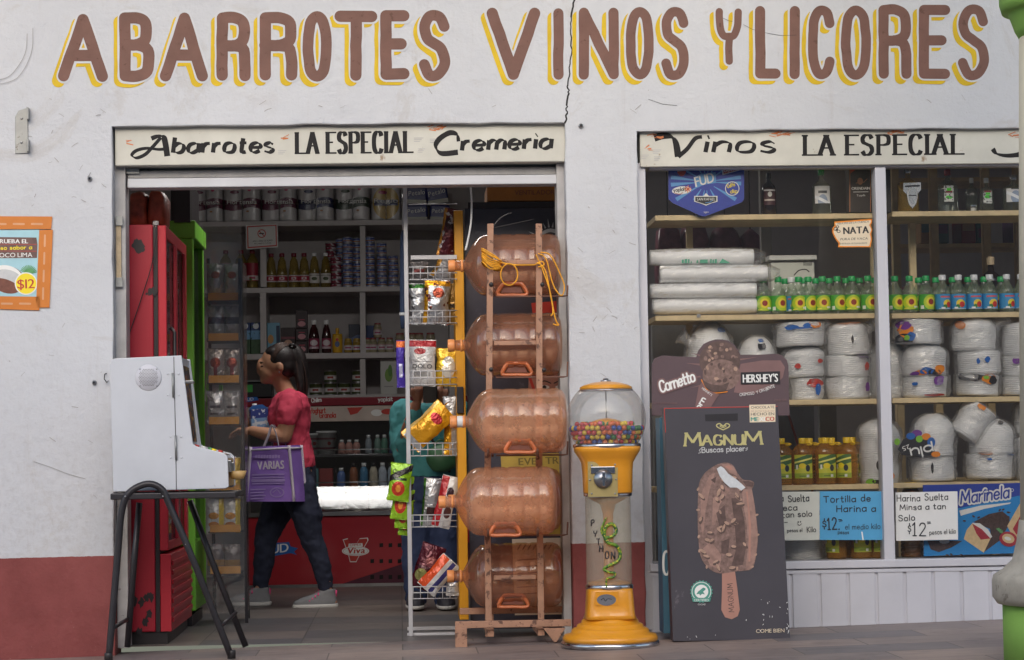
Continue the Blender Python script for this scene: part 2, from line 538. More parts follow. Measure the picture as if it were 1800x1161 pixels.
class Sheet(MB):
    """flat prints on a vertical plane; positions in photo pixels of that plane, every layer a hair nearer"""
    STEP = 0.00007
    def __init__(s, Y):
        super().__init__(); s.Y = Y; s.k = 0
    def pt(s, q):
        p = P(q[0], q[1], s.Y); return (p.x, p.y - (s.k + (q[2] if len(q) > 2 else 0)) * s.STEP, p.z)
    def up(s): s.k += 1; return s
    def poly(s, pts, mi=0):
        s.k += 1
        return s.add([s.pt(q) for q in pts], [list(range(len(pts)))], mi)
    def disc(s, cx, cy, rx, ry=None, mi=0, n=28, rot=0):
        ry = rx if ry is None else ry
        c, d = math.cos(rot), math.sin(rot)
        return s.poly([(cx + rx * math.cos(a) * c - ry * math.sin(a) * d, cy + rx * math.cos(a) * d + ry * math.sin(a) * c)
                       for a in (2 * math.pi * k / n for k in range(n))], mi)
    def ring(s, cx, cy, rx, ry, w, mi=0, n=28):
        s.k += 1
        vs = [s.pt((cx + r * rx * math.cos(a), cy + r * ry * math.sin(a))) for r in (1, 1 - w / rx) for a in (2 * math.pi * k / n for k in range(n))]
        return s.add(vs, [(k, (k + 1) % n, (k + 1) % n + n, k + n) for k in range(n)], mi)
    def line(s, pts, w, mi=0, smooth=0):
        s.k += 1
        if smooth: pts = catmull(pts, smooth)
        v, f = ribbon(pts, ('round', w))
        return s.add([s.pt(q) for q in v], f, mi)
    def _place(s, a, b, h, wid, fit=True):
        L = math.hypot(b[0] - a[0], b[1] - a[1])
        ux, uy = (b[0] - a[0]) / L, (b[1] - a[1]) / L
        kx = L / wid if fit else h
        return lambda q: (a[0] + ux * q[0] * kx + uy * q[1] * h, a[1] + uy * q[0] * kx - ux * q[1] * h)
    def text(s, st, a, b, h, mi=0, slant=0.0, heavy=0):
        """font text fitted between pixels a and b on the baseline, h px cap height"""
        vs, fs, wid = font_text(st)
        f = s._place(a, b, h, wid)
        for dx in ([0] if not heavy else [-heavy, 0, heavy]):
            s.k += 1
            s.add([s.pt((lambda q: (q[0] + dx, q[1]))(f((x + slant * y, y)))) for x, y in vs], fs, mi)
        return s
    def hand(s, st, a, b, h, pen, mi=0, slant=0.0, gap=0.22, jit=0.0, serif=0, rnd=random.Random(3), cap_scale=1.0, widths=None):
        """stroke text fitted between a and b; pen in pixels"""
        x, items = 0.0, []
        for ch in st:
            if ch == ' ': x += 0.42; continue
            g = glyph(ch)
            k = cap_scale if ch.isupper() else 1.0
            w_ = max(p[0] for pl in g for p in pl)
            sx = (widths or {}).get(ch, 1.0)
            jy = rnd.uniform(-jit, jit); js = 1 + rnd.uniform(-jit, jit)
            for pl in g:
                items.append([((p[0] * k * sx + slant * p[1] + x), p[1] * k * js + jy) for p in pl])
            if serif and ch.isupper():
                ends = {}
                for pl in g:
                    for p in (pl[0], pl[-1]):
                        if p[1] in (0.0, 1.0) and not (ch in 'CSO'): ends[(round(p[0], 2), p[1])] = 1
                for (ex, ey) in ends:
                    items.append([(ex * k + x - serif, ey * k), (ex * k + x + serif, ey * k)])
            x += w_ * k * sx + gap
        f = s._place(a, b, h, max(x - gap, 0.05))
        for it in items:
            s.k += 0.25
            v, fc = ribbon([f(q) for q in it], pen)
            s.add([s.pt(q) for q in v], fc, mi)
        s.k = math.ceil(s.k)
        return s
LAMP_W = 10.0
# ================================================================== SETTING
X600 = P(600, 1137, 0).x
def zs(x):                       # the pavement rises a little to the right
    return 0.02 * (x - X600)

def tile_mat(name, base, dark, sx, sy, grout, rough, streak=True, offset=0.5):
    m, t, N, L, b, out = _new(name)
    co = coords(t)
    mp = nnode(t, 'ShaderNodeMapping'); mp.inputs['Scale'].default_value = (1.6, 9, 1); L.new(co, mp.inputs[0])
    n1 = noise_(t, 3.2, 7, 0.62, mp.outputs[0], 1.4)
    n2 = noise_(t, 1.3, 5, 0.6, co)
    c = mixc(t, ramp(t, n1, [(0.3, (0, 0, 0)), (0.7, (1, 1, 1))]), dark, base)
    c = mixc(t, ramp(t, n2, [(0.4, (0, 0, 0)), (0.75, (0.55, 0.55, 0.55))]), c, scl(base, 1.25))
    br = nnode(t, 'ShaderNodeTexBrick'); br.offset = offset
    for k, v in (('Scale', 1.0), ('Mortar Size', 0.003), ('Brick Width', sx), ('Row Height', sy), ('Bias', 0.0)): br.inputs[k].default_value = v
    br.inputs['Color1'].default_value = (0.66, 0.69, 0.76, 1); br.inputs['Color2'].default_value = (1.22, 1.1, 1.02, 1); br.inputs['Mortar'].default_value = (0.4, 0.4, 0.4, 1)
    L.new(co, br.inputs['Vector'])
    c = mixc(t, 1.0, c, br.outputs['Color'], 'MULTIPLY')
    n4 = noise_(t, 5, 6, 0.7, co)
    c = mixc(t, ramp(t, n4, [(0.56, (0, 0, 0)), (0.8, (0.7, 0.7, 0.7))]), c, scl(dark, 0.55))
    c = mixc(t, ramp(t, noise_(t, 28, 2, 0.4, co), [(0.74, (0, 0, 0)), (0.77, (0.7, 0.7, 0.7))]), c, (0.05, 0.045, 0.045, 1))
    L.new(c, b.inputs['Base Color'])
    L.new(math_(t, 'MULTIPLY_ADD', n1, 0.3, rough), b.inputs['Roughness'])
    bumped(t, b, noise_(t, 40, 4, 0.6, co), 0.15)
    return m

M_SIDE = tile_mat('pavement_tile', lin(158, 146, 140), lin(94, 85, 84), 0.62, 0.31, 0, 0.35)
M_INFL = tile_mat('shop_floor_tile', lin(120, 116, 114), lin(84, 82, 82), 0.45, 0.45, 0, 0.3, offset=0.0)
M_ROAD = mat('cobble_street', (0.21, 0.21, 0.21, 1), 0.85, var=0.3, scale=3, bump=0.3)
M_ROOM = mat('room_paint', (0.58, 0.55, 0.55, 1), 0.7, var=0.12, scale=3)

def plane(name, x0, x1, y0, y1, z, m, slope=0.0, nx=1):
    b = MB()
    f = lambda x: z + slope * (x - X600)
    b.add([(x0, y0, f(x0)), (x1, y0, f(x1)), (x1, y1, f(x1)), (x0, y1, f(x0))], [(0, 1, 2, 3)])
    return tag(b.build(name, m), kind='structure')

b = MB(); f = lambda x: zs(x)
b.add([(-8, -3.2, f(-8)), (9, -3.2, f(9)), (9, 0.16, f(9)), (-8, 0.16, f(-8)), (-8, -3.2, -0.6), (9, -3.2, -0.6)],
      [(0, 1, 2, 3), (4, 5, 1, 0)])
tag(b.build('pavement', M_SIDE), kind='structure')
plane('road', -150, 150, -300, -3.2, -0.18, M_ROAD)
M_OPP = mat('far_facade', lin(132, 132, 134), 0.85, var=0.2, scale=.6)
M_OPPW = mat('far_window', (0.03, 0.035, 0.04, 1), 0.3)
M_OPPR = mat('far_roof', lin(140, 70, 54), 0.8)
for i, (x0, x1, h_) in enumerate(((-26, -11, 6.2), (-10.9, 2, 7.4), (2.1, 13, 5.6), (13.1, 27, 6.6))):
    t_ = thing('street_house', f'{("ochre", "tall", "low", "long")[i]} plastered house on the far side of the street, seen only mirrored', 'house', ((x0 + x1) / 2, -19, -.18), 'houses across the street')
    b = MB(); b.box(x0, x1, -27, -19, -.18, h_); b.build('wall', M_OPP, t_)
    b = MB(); b.prism([(x0 - .2, h_ + .002), (x1 + .2, h_ + .002), (x1 - .3, h_ + .9), (x0 + .3, h_ + .9)], -27.3, -18.5); b.build('roof', M_OPPR, t_)
    for j in range(3):
        xx = x0 + (x1 - x0) * (j + .5) / 3
        b = MB(); b.box(xx - .6, xx + .6, -18.99, -18.96, .9 if j != 1 else -.15, 2.4); b.build('window' if j != 1 else 'door', M_OPPW, t_)
plane('shop_floor', -2.0, 4.2, 0.16, 6.2, 0.004, M_INFL)
b = MB()
b.box(-2.6, 5, 6.0, 6.15, -0.1, 3.1); tag(b.build('back_wall', M_ROOM), kind='structure')
b = MB(); b.box(-2.35, -2.2, 0.23, 6.0, -0.1, 3.1); tag(b.build('side_wall', M_ROOM), kind='structure')
b = MB(); b.box(4.2, 4.35, 0.23, 6.0, -0.1, 3.1); tag(b.build('side_wall', M_ROOM), kind='structure')
b = MB(); b.box(-2.6, 5, 0.23, 6.15, 2.95, 3.1); tag(b.build('ceiling', M_ROOM), kind='structure')
M_ROOF = mat('porch_plaster', (0.62, 0.6, 0.58, 1), 0.8)
b = MB(); b.box(-8, 9, -2.3, -0.002, 5.2, 5.4); tag(b.build('porch_roof', M_ROOF), 'white plaster roof slab over the pavement', 'roof')

# the lit fluorescent lamp of the shop (its gleam shows in the cooler glass)
p = P(640, 300, 2.1)
M_TUBEL = bpy.data.materials.new('lamp_glow'); M_TUBEL.use_nodes = True
_b = M_TUBEL.node_tree.nodes['Principled BSDF']; _b.inputs['Emission Color'].default_value = (1, .97, .92, 1); _b.inputs['Emission Strength'].default_value = 5
M_LAMPH = mat('lamp_housing', lin(200, 200, 200), .5)
cl = thing('ceiling_lamp', 'white fluorescent lamp on the shop ceiling before the cooler', 'ceiling lamp', (p.x, 2.1, 2.95))
b = MB(); b.box(p.x - .65, p.x + .65, 2.02, 2.18, 2.90, 2.949); b.build('housing', M_LAMPH, cl, bevel=.004)
for yy in (2.06, 2.14):
    b = MB(); b.tube([(p.x - .6, yy, 2.88), (p.x + .6, yy, 2.88)], .014, 10); b.build('lamp_tube', M_TUBEL, cl)
ld = bpy.data.lights.new('shop_lamp', 'AREA'); ld.shape = 'RECTANGLE'; ld.size, ld.size_y, ld.energy, ld.color = 1.3, .3, LAMP_W, (1, .96, .92)
lo = bpy.data.objects.new('shop_lamp', ld); COL.objects.link(lo); lo.location = (0, 0, -.09); lo.parent = cl

# ------------------------------------------------------------------ facade
def wall_mat():
    m, t, N, L, b, out = _new('wall_paint')
    co = coords(t)
    sp = nnode(t, 'ShaderNodeSeparateXYZ'); L.new(co, sp.inputs[0])
    big = noise_(t, 0.9, 5, 0.6, co); mid = noise_(t, 4, 7, 0.66, co); fine = noise_(t, 30, 5, 0.7, co)
    c = mixc(t, ramp(t, big, [(0.3, (0, 0, 0)), (0.7, (1, 1, 1))]), lin(195, 197, 203, 1.0), lin(206, 208, 213, 1.0))
    c = mixc(t, ramp(t, mid, [(0.56, (0, 0, 0)), (0.78, (0.5, 0.5, 0.5))]), c, lin(186, 182, 180))
    # grime and flaking low on the wall, streaks running down
    mp = nnode(t, 'ShaderNodeMapping'); mp.inputs['Scale'].default_value = (7, 7, 0.5); L.new(co, mp.inputs[0])
    stv = noise_(t, 2.0, 6, 0.65, mp.outputs[0])
    c = mixc(t, ramp(t, stv, [(0.60, (0, 0, 0)), (0.85, (0.6, 0.6, 0.6))]), c, lin(176, 170, 168))
    low = math_(t, 'MULTIPLY', ramp(t, math_(t, 'DIVIDE', sp.outputs['Z'], 3.4), [(0.14, (1, 1, 1)), (0.42, (0, 0, 0))]), ramp(t, fine, [(0.48, (0, 0, 0)), (0.7, (1, 1, 1))]))
    c = mixc(t, math_(t, 'MULTIPLY', low, 0.3), c, lin(150, 142, 138))
    c = mixc(t, ramp(t, noise_(t, 1.7, 8, 0.75, co, 0.8), [(0.55, (0, 0, 0)), (0.62, (0.35, 0.35, 0.35)), (0.7, (0.1, 0.1, 0.1))]), c, lin(178, 172, 166))
    spots = noise_(t, 46, 3, 0.5, co)
    c = mixc(t, ramp(t, spots, [(0.75, (0, 0, 0)), (0.78, (0.5, 0.5, 0.5))]), c, lin(150, 140, 135))
    # red dado
    edge = math_(t, 'MULTIPLY_ADD', math_(t, 'SUBTRACT', fine, 0.5), 0.008, sp.outputs['Z'])
    zd = P(100, 979, 0).z
    edge = math_(t, 'SUBTRACT', edge, math_(t, 'MULTIPLY', math_(t, 'ADD', sp.outputs['X'], 1.3), 0.008))
    isred = math_(t, 'LESS_THAN', edge, zd)
    red = mixc(t, ramp(t, mid, [(0.3, (0, 0, 0)), (0.72, (1, 1, 1))]), lin(120, 54, 52), lin(144, 74, 72))
    red = mixc(t, ramp(t, noise_(t, 17, 6, 0.7, co), [(0.64, (0, 0, 0)), (0.74, (1, 1, 1))]), red, lin(160, 124, 116))
    c = mixc(t, isred, c, red)
    L.new(c, b.inputs['Base Color'])
    b.inputs['Roughness'].default_value = 0.72
    hgt = math_(t, 'ADD', math_(t, 'MULTIPLY', noise_(t, 9, 6, 0.62, co), 1.0), math_(t, 'MULTIPLY', fine, 0.35))
    bumped(t, b, hgt, 0.6, 0.014)
    return m
M_WALL = wall_mat()
M_WHITEGAP = mat('wall_white', lin(204, 206, 211), 0.75, var=0.05)
M_BROWN = mat('brown_paint', lin(118, 84, 74), 0.7, var=0.16, scale=7, bump=0.5, bscale=24, wear=lin(100, 68, 58), wear_t=0.62, wear_s=24)
M_YELL = mat('yellow_paint', lin(212, 178, 24), 0.7, var=0.14, scale=10, bump=0.3, bscale=24, wear=lin(236, 214, 130), wear_t=0.68, wear_s=22)
M_DARKHOLE = mat('dark_gap', (0.03, 0.028, 0.028, 1), 0.9)

XDL, XDR, ZDT = P(199, 620, 0).x, P(1000, 620, 0).x, P(600, 219, 0).z
XWL, ZWT, XWR = P(1127, 620, 0).x, P(1460, 228, 0).z, P(1990, 620, 0).x
def edgeline(a, b_, n, amp):
    out = []
    for i in range(n + 1):
        t_ = i / n
        d = 0 if i in (0, n) else random.uniform(-amp, amp)
        vert = abs(a[0] - b_[0]) < abs(a[1] - b_[1])
        out.append((lerp(a[0], b_[0], t_) + (d if vert else 0), lerp(a[1], b_[1], t_) + (0 if vert else d)))
    return out
outline = [(-6, -0.2), (-6, 5.2), (7, 5.2), (7, -0.2)] + edgeline((XWR, -0.2), (XWR, ZWT), 6, 0.003) + edgeline((XWR, ZWT), (XWL, ZWT), 22, 0.0025) \
    + edgeline((XWL, ZWT), (XWL, -0.2), 30, 0.003) + edgeline((XDR, -0.2), (XDR, ZDT), 30, 0.003) + edgeline((XDR, ZDT), (XDL, ZDT), 26, 0.003) + edgeline((XDL, ZDT), (XDL, -0.2), 30, 0.003)
fac = thing('shop_facade', 'white plastered shop front with brown and yellow painted lettering and red base', 'building', (0, 0, 0))
b = MB(); b.prism(outline, 0, 0.22); b.build('plaster_wall', M_WALL, fac, bevel=0.006)

BIG = [('A', 102, 190, 25, 144), ('B', 210, 272, 22, 144), ('A', 281, 366, 22, 144), ('R', 381, 441, 22, 143), ('R', 456, 523, 22, 142), ('O', 532, 583, 20, 144),
       ('T', 588, 664, 19, 142), ('E', 669, 720, 19, 141), ('S', 736, 791, 19, 142), ('V', 855, 950, 14, 141), ('I', 970, 993, 15, 140), ('N', 1017, 1087, 14, 140),
       ('O', 1100, 1149, 13, 140), ('S', 1162, 1211, 13, 140), ('Y', 1258, 1304, 15, 114), ('L', 1327, 1372, 11, 139), ('I', 1387, 1407, 11, 139), ('C', 1420, 1467, 11, 139),
       ('O', 1478, 1531, 10, 141), ('R', 1544, 1602, 9, 139), ('E', 1615, 1670, 9, 139), ('S', 1684, 1738, 9, 140)]
for ch, x0, x1, y0, y1 in BIG:
    w_ = 20 if x0 < 950 else 18
    if ch == 'Y': w_ = 13
    if ch in 'OCS': w_ -= 1
    h = w_ / 2
    g = glyph(ch)
    gm = max(p[0] for pl in g for p in pl)
    fx = (lambda u: (x0 + x1) / 2) if gm < 0.01 else (lambda u: x0 + h + (x1 - x0 - w_) * u / gm)
    lines = [[(fx(p[0]), y1 - h - (y1 - y0 - w_) * p[1]) for p in pl] for pl in g]
    sh = Sheet(-0.0008); sh.STEP = 0.00025
    for mi, dw, ox, oy in ((2, 3, -9, 8), (1, 7, 0, 0), (0, 0, 0, 0)):
        for ln in lines:
            sh.k += 1
            rp = [(p[0] + ox + noise.noise((p[0] * .05, p[1] * .05, mi)) * 1.2, p[1] + oy + noise.noise((p[0] * .05, p[1] * .05, mi + 9)) * 1.2) for p in ln]
            if len(rp) == 2:
                rp = [(lerp(rp[0][0], rp[1][0], q / 6) + (0 if q in (0, 6) else random.uniform(-.7, .7)), lerp(rp[0][1], rp[1][1], q / 6)) for q in range(7)]
            v, fcs = ribbon(rp, ('round', w_ + dw))
            sh.add([sh.pt(q) for q in v], fcs, mi)
    sh.build('painted_letter', [M_BROWN, M_WHITEGAP, M_YELL], fac)

sh = Sheet(-0.0006)
pts = [(1010, 0), (1004, 30), (1003, 60), (1005, 95), (1001, 125), (998, 150), (1000, 165), (996, 185), (997, 200), (993, 216)]
for i in range(len(pts) - 1):
    a, c = pts[i], pts[i + 1]
    sub = [(lerp(a[0], c[0], k / 5) + random.uniform(-1.6, 1.6) * (0 < k < 5), lerp(a[1], c[1], k / 5)) for k in range(6)]
    v, fcs = ribbon(sub, ('round', random.uniform(1.8, 3.2)))
    sh.add([sh.pt(q) for q in v], fcs, 0)
sh.build('crack', M_DARKHOLE, fac)
for a, c in (((1262, 28), (1300, 40)), ((1300, 40), (1345, 58)), ((1345, 58), (1400, 62)), ((1140, 175), (1190, 186))):
    sh = Sheet(-0.0016)
    v, fcs = ribbon([a, (lerp(a[0], c[0], .5), lerp(a[1], c[1], .5) + 3), c], ('round', 0.6)); sh.k += 1; sh.add([sh.pt(q) for q in v], fcs, 0); sh.build('crack', M_DARKHOLE, fac)
sh = Sheet(-0.0007)
for i in range(60):
    x, y = random.choice(((random.uniform(10, 185), random.uniform(560, 970)), (random.uniform(1012, 1115), random.uniform(320, 660)), (random.uniform(20, 1750), random.uniform(155, 210)), (random.uniform(10, 190), random.uniform(170, 370))))
    a = random.uniform(-1.2, 1.2); l = random.uniform(1, 14); sh.line([(x, y), (x + l * .5 * math.cos(a), y + l * .5 * math.sin(a) + random.uniform(-1, 1)), (x + l * math.cos(a), y + l * math.sin(a))], random.uniform(.35, 1.1))
for pts in ([(60, 812), (90, 822), (118, 833), (150, 842)], [(-10, 150), (30, 138), (55, 95), (58, 50)], [(-6, 142), (20, 132), (44, 96), (48, 60)]):
    sh.line(pts, .8, 0, 5)
sh.build('stain', mat('plaster_scratch', lin(150, 146, 144), .8), fac)

# flaked dirty plaster edge down the right door jamb / window jamb
M_METALGREY = mat('galvanised', lin(150, 152, 152), 0.45, 0.6, var=0.2, wear=lin(110, 100, 92), wear_t=0.62)
M_STEEL = mat('steel', lin(170, 170, 172), 0.3, 1.0, var=0.15)
M_CREAMPAINT = mat('cream_enamel', lin(200, 198, 188), 0.45, var=0.10, scale=5, wear=lin(150, 128, 104), wear_t=0.69, wear_s=9)
M_WHITEPAINT = mat('white_enamel', lin(198, 199, 204), 0.5, var=0.08, scale=5, wear=lin(120, 110, 104), wear_t=0.74, wear_s=18)
M_GREYPAINT = mat('weathered_white', lin(176, 174, 174), 0.6, var=0.18, scale=9, wear=lin(96, 88, 82), wear_t=0.66, wear_s=20)
M_BLACKINK = mat('black_ink', lin(20, 17, 19), 0.75, var=0.1)

def wall_bracket(px, py):
    t_ = thing('wall_bracket', 'grey metal bracket screwed to the white wall above the orange poster', 'bracket', P(px, py, 0))
    b = MB(); c = [(27, 206), (33, 195), (49, 190), (50, 270), (27, 271)]
    b.prism([(P(x, y, 0).x, P(x, y, 0).z) for x, y in c], -0.006, -0.0005)
    b.prism([(P(x, y, 0).x, P(x, y, 0).z) for x, y in ((49, 190), (53, 192), (53, 212), (49, 213))], -0.04, -0.0005)
    b.prism([(P(x, y, 0).x, P(x, y, 0).z) for x, y in ((49, 247), (53, 247), (53, 268), (49, 269))], -0.04, -0.0005)
    b.build('plate', M_METALGREY, t_, bevel=0.002)
    for y in (209, 251):
        p = P(38, y, 0); b = MB(); b.ball((p.x, -0.007, p.z), (0.006, 0.004, 0.006), 10, 6); b.build('screw', M_STEEL, t_)
wall_bracket(38, 232)
def anchor(px, py, label, r=0.011):
    p = P(px, py, 0)
    t_ = thing('wall_anchor', label, 'wall anchor', p, 'anchors left in the plaster')
    b = MB(); b.tube([(p.x, 0, p.z), (p.x, -0.014, p.z)], [r, r * .8], 12); b.build('ferrule', M_STEEL, t_)
    b = MB(); b.tube([(p.x, -0.0145, p.z), (p.x, -0.0152, p.z)], r * .45, 10); b.build('socket', M_DARKHOLE, t_)
anchor(158, 315, 'small steel anchor in the white wall left of the door sign board')
anchor(166, 673, 'small rusty anchor in the white wall left of the arcade machine')
anchor(1021, 222, 'small steel anchor on the pillar between the two sign boards')
b = MB(); p = P(187, 662, 0)
b.tube([(p.x, 0, p.z + .012), (p.x - .004, -0.02, p.z + .01), (p.x - .006, -0.025, p.z - .012), (p.x + .004, -.02, p.z - .028), (p.x + .01, -.012, p.z - .02)], 0.0022, 6)
tag(b.build('wall_hook', M_DARKHOLE), 'dark bent wire hook on the wall beside the white machine', 'hook')

# ------------------------------------------------------------------ sign boards and door frame
def box_px(mb, x0, y0, x1, y1, Ya, Yb, mi=0, Yref=None):
    """box whose front face covers the pixels x0..x1, y0..y1 at depth Ya (or Yref) and reaches back to Yb"""
    Yr = Ya if Yref is None else Yref
    a, c = P((x0 + x1) / 2, y0, Yr), P((x0 + x1) / 2, y1, Yr)
    l, r = P(x0, (y0 + y1) / 2, Yr), P(x1, (y0 + y1) / 2, Yr)
    return mb.box(l.x, r.x, Ya, Yb, c.z, a.z, mi)

M_ORANGESCUFF = mat('rust_scuff', lin(205, 120, 70), 0.6)
def sign_board(name, label, x0, x1, y0, y1, words, scuffs, Ya=0.035):
    t_ = thing(name, label, 'sign', P((x0 + x1) / 2, y1, Ya))
    b = MB(); box_px(b, x0, y0, x1, y1, Ya, 0.2); b.build('board', M_CREAMPAINT, t_, bevel=0.004)
    for grp in words:
        sh = Sheet(Ya - 0.0005)
        for w_ in grp: w_(sh)
        sh.build('lettering', [M_BLACKINK, M_ORANGESCUFF, M_GREYPAINT], t_)
    sh = Sheet(Ya - 0.0004)
    for (x, y, w_, n) in scuffs:
        for i in range(n):
            xx, yy = x + random.uniform(-w_, w_), y + random.uniform(-3, 3)
            sh.line([(xx, yy), (xx + random.uniform(4, 12), yy - random.uniform(-3, 6))], random.uniform(.6, 2.2), 0)
    sh.build('scuff', [M_ORANGESCUFF], t_)
    return t_
NIB = ('nib', 7.6, 1.9, R(28))
def fancy(st, a, b_, h, first=None, pen=NIB):
    return lambda sh: sh.hand(st, a, b_, h, pen, 0, slant=0.10, gap=0.2)
def slab(st, a, b_, h): return lambda sh: sh.hand(st, a, b_, h, ('nib', 7.4, 2.8, 0), 0, serif=0.17, gap=0.34)
def swash(pts, w=(9, 2.4, R(35))): return lambda sh: sh.line2(pts, ('nib',) + w)
def _line2(s, pts, pen):
    s.k += 1
    v, f = ribbon(catmull(pts, 8), pen); s.add([s.pt(q) for q in v], f, 0)
Sheet.line2 = _line2
def smallmarks(spots):
    def go(sh):
        for x, y, w_ in spots:
            for i in range(3): sh.line([(x, y + i * 3), (x + w_ * (1 - .2 * i), y + i * 3)], 1.2, 2)
    return go
sign_board('sign_board', 'long cream board over the shop door lettered Abarrotes LA ESPECIAL Cremeria', 202, 996, 221, 288,
    [[swash([(266, 244), (277, 240), (287, 241), (291, 254), (294, 275)], (10, 3, R(10))), swash([(283, 242), (268, 259), (255, 272), (240, 278), (232, 273), (240, 265), (258, 261), (278, 263), (294, 262)], (6, 2, R(35))),
     fancy('barrotes', (304, 269), (479, 268), 27)], [slab('LA ESPECIAL', (522, 270), (723, 268), 36)],
     [swash([(806, 249), (803, 237), (790, 234), (772, 245), (766, 258), (776, 270), (805, 268)], (9, 3, R(60))), fancy('remeria', (812, 265), (968, 261), 27)],
     [smallmarks([(489, 265, 14), (728, 243, 16), (735, 262, 12), (756, 245, 10)])]],
    [(224, 250, 4, 3), (765, 226, 14, 12), (500, 242, 6, 4)])
sign_board('sign_board', 'long cream board over the display window lettered Vinos LA ESPECIAL', 1125, 1980, 229, 290,
    [[swash([(1150, 243), (1165, 239), (1180, 241), (1188, 252), (1192, 276)], (13, 4, R(40))), swash([(1192, 276), (1208, 262), (1222, 244), (1234, 241)], (7, 3, R(30))),
     fancy('inos', (1240, 268), (1360, 268), 30)], [slab('LA ESPECIAL', (1415, 273), (1690, 271), 34)], [swash([(1745, 262), (1753, 271), (1775, 274), (1800, 268), (1815, 245)], (10, 3, R(25)))],
     [smallmarks([(1148, 264, 14), (1128, 273, 12), (1150, 276, 12)])]],
    [(1150, 240, 12, 9), (1135, 262, 6, 5), (1370, 238, 18, 12), (1575, 232, 16, 14), (1780, 240, 8, 5)], Ya=0.03)

dfr = thing('roller_door', 'weathered white roller door frame with its raised bottom bars round the doorway', 'roller door', P(600, 1137, .1))
b = MB(); box_px(b, 204, 290, 223, 1140, 0.08, 0.215); b.build('guide_rail', M_GREYPAINT, dfr, bevel=0.003)
b = MB(); box_px(b, 985, 287, 999, 1137, 0.08, 0.215); b.build('guide_rail', M_GREYPAINT, dfr, bevel=0.003)
b = MB(); box_px(b, 224, 289, 984, 297, 0.16, 0.2); b.build('slat_curtain', M_METALGREY, dfr)
b = MB(); box_px(b, 224, 297.4, 984, 310, 0.11, 0.2); b.build('bottom_bar', M_GREYPAINT, dfr, bevel=0.003)
b = MB(); box_px(b, 224, 310.5, 984, 327, 0.09, 0.2); b.build('bottom_bar', M_WHITEPAINT, dfr, bevel=0.004)
b = MB(); box_px(b, 222, 296, 245, 306, 0.095, 0.109); b.build('latch', M_METALGREY, dfr, bevel=0.002)
M_OLDWOOD = mat('old_wood', lin(190, 170, 140), 0.7, var=0.3, scale=20)
b = MB(); box_px(b, 204, 380, 213, 505, 0.066, 0.078); b.build('latch_strip', M_OLDWOOD, dfr, bevel=0.002)
b = MB(); box_px(b, 203, 380, 216, 397, 0.058, 0.066); box_px(b, 203, 488, 216, 505, 0.058, 0.066); b.build('latch_plate', M_METALGREY, dfr, bevel=0.002)

# ------------------------------------------------------------------ column at the right of the street side
M_COLCREAM = mat('column_cream', lin(206, 200, 180), 0.75, var=0.08, scale=5, bump=0.3, bscale=40, wear=lin(190, 178, 158), wear_t=0.68, wear_s=8)
M_COLGREEN = mat('column_green', lin(132, 178, 82), 0.75, var=0.1, scale=5, bump=0.3, bscale=40)
M_COLSTONE = mat('column_stone', lin(176, 170, 158), 0.85, var=0.2, scale=10, bump=0.6, bscale=30, wear=lin(130, 122, 112), wear_t=0.62)
YC = -1.9
cxp = 1900
cpos = P(cxp, 900, YC); k = mpp(YC)
zc = lambda py: P(1790, py, YC).z
col = thing('porch_column', 'cream round column with green base and green capital at the pavement edge', 'column', (cpos.x, YC, zs(cpos.x)))
b = MB(); b.lathe([(141 * k, zs(cpos.x) - .05), (141 * k, zc(1048))], 40, (cpos.x, YC, 0)); b.build('base', M_COLGREEN, col)
b = MB(); b.lathe([(150 * k, zc(1062)), (158 * k, zc(1050)), (158 * k, zc(1022)), (156 * k, zc(1012)), (140 * k, zc(1002)), (122 * k, zc(985)), (113 * k, zc(950)), (108 * k, zc(915))], 40, (cpos.x, YC, 0)); b.build('base_moulding', M_COLSTONE, col)
b = MB(); b.lathe([(106 * k, zc(930)), (94 * k, zc(400)), (84 * k, zc(58))], 40, (cpos.x, YC, 0)); b.build('shaft', M_COLCREAM, col)
b = MB(); b.lathe([(84 * k, zc(66)), (92 * k, zc(52)), (101 * k, zc(26)), (104 * k, zc(20)), (114 * k, zc(20)), (118 * k, zc(6)), (118 * k, zc(-60)), (140 * k, zc(-90)), (140 * k, 5.2)], 40, (cpos.x, YC, 0)); b.build('capital', M_COLGREEN, col)

# ------------------------------------------------------------------ poster on the left wall
M_TAPE = mat('orange_tape', lin(206, 122, 46), 0.4, var=0.06, bump=0.2, bscale=20)
M_POSTERBLUE = mat('poster_sky', lin(168, 210, 222), 0.4, var=0.12, scale=6)
M_POSTERWOOD = mat('poster_wood', lin(110, 82, 78), 0.45, var=0.25, scale=30)
M_PWHITE = mat('print_white', lin(236, 236, 234), 0.45, var=0.03)
M_PYELLOW = mat('print_yellow', lin(244, 220, 40), 0.45, var=0.03)
M_PRED = mat('print_red', lin(190, 60, 50), 0.45, var=0.05)
M_PBROWN = mat('print_brown', lin(120, 70, 56), 0.45, var=0.3, scale=40)
M_PGREEN = mat('print_green', lin(96, 160, 100), 0.45, var=0.2, scale=30)
M_PGREY = mat('print_grey', lin(198, 200, 202), 0.45, var=0.12, scale=20)
pos = thing('poster', 'coconut drink poster with orange tape border and yellow price disc on the wall', 'poster', P(40, 545, 0))
sh = Sheet(-0.0012)
sh.poly([(-90, 402), (69, 403), (66, 522), (-90, 520)], 0)
sh.poly([(-90, 416), (64, 418), (66, 430), (65, 454), (-90, 455)], 1)
for y in (429, 441): sh.line([(-60, y), (64, y + 1)], .8, 7)
sh.text('PRUEBA EL', (-6, 428), (49, 428), 7, 2, heavy=.35)
sh.hand('delicioso sabor a', (-30, 440), (56, 438), 6, ('round', 1.3), 3)
sh.text('COCO LIMA', (-10, 453), (57, 452), 7.5, 2)
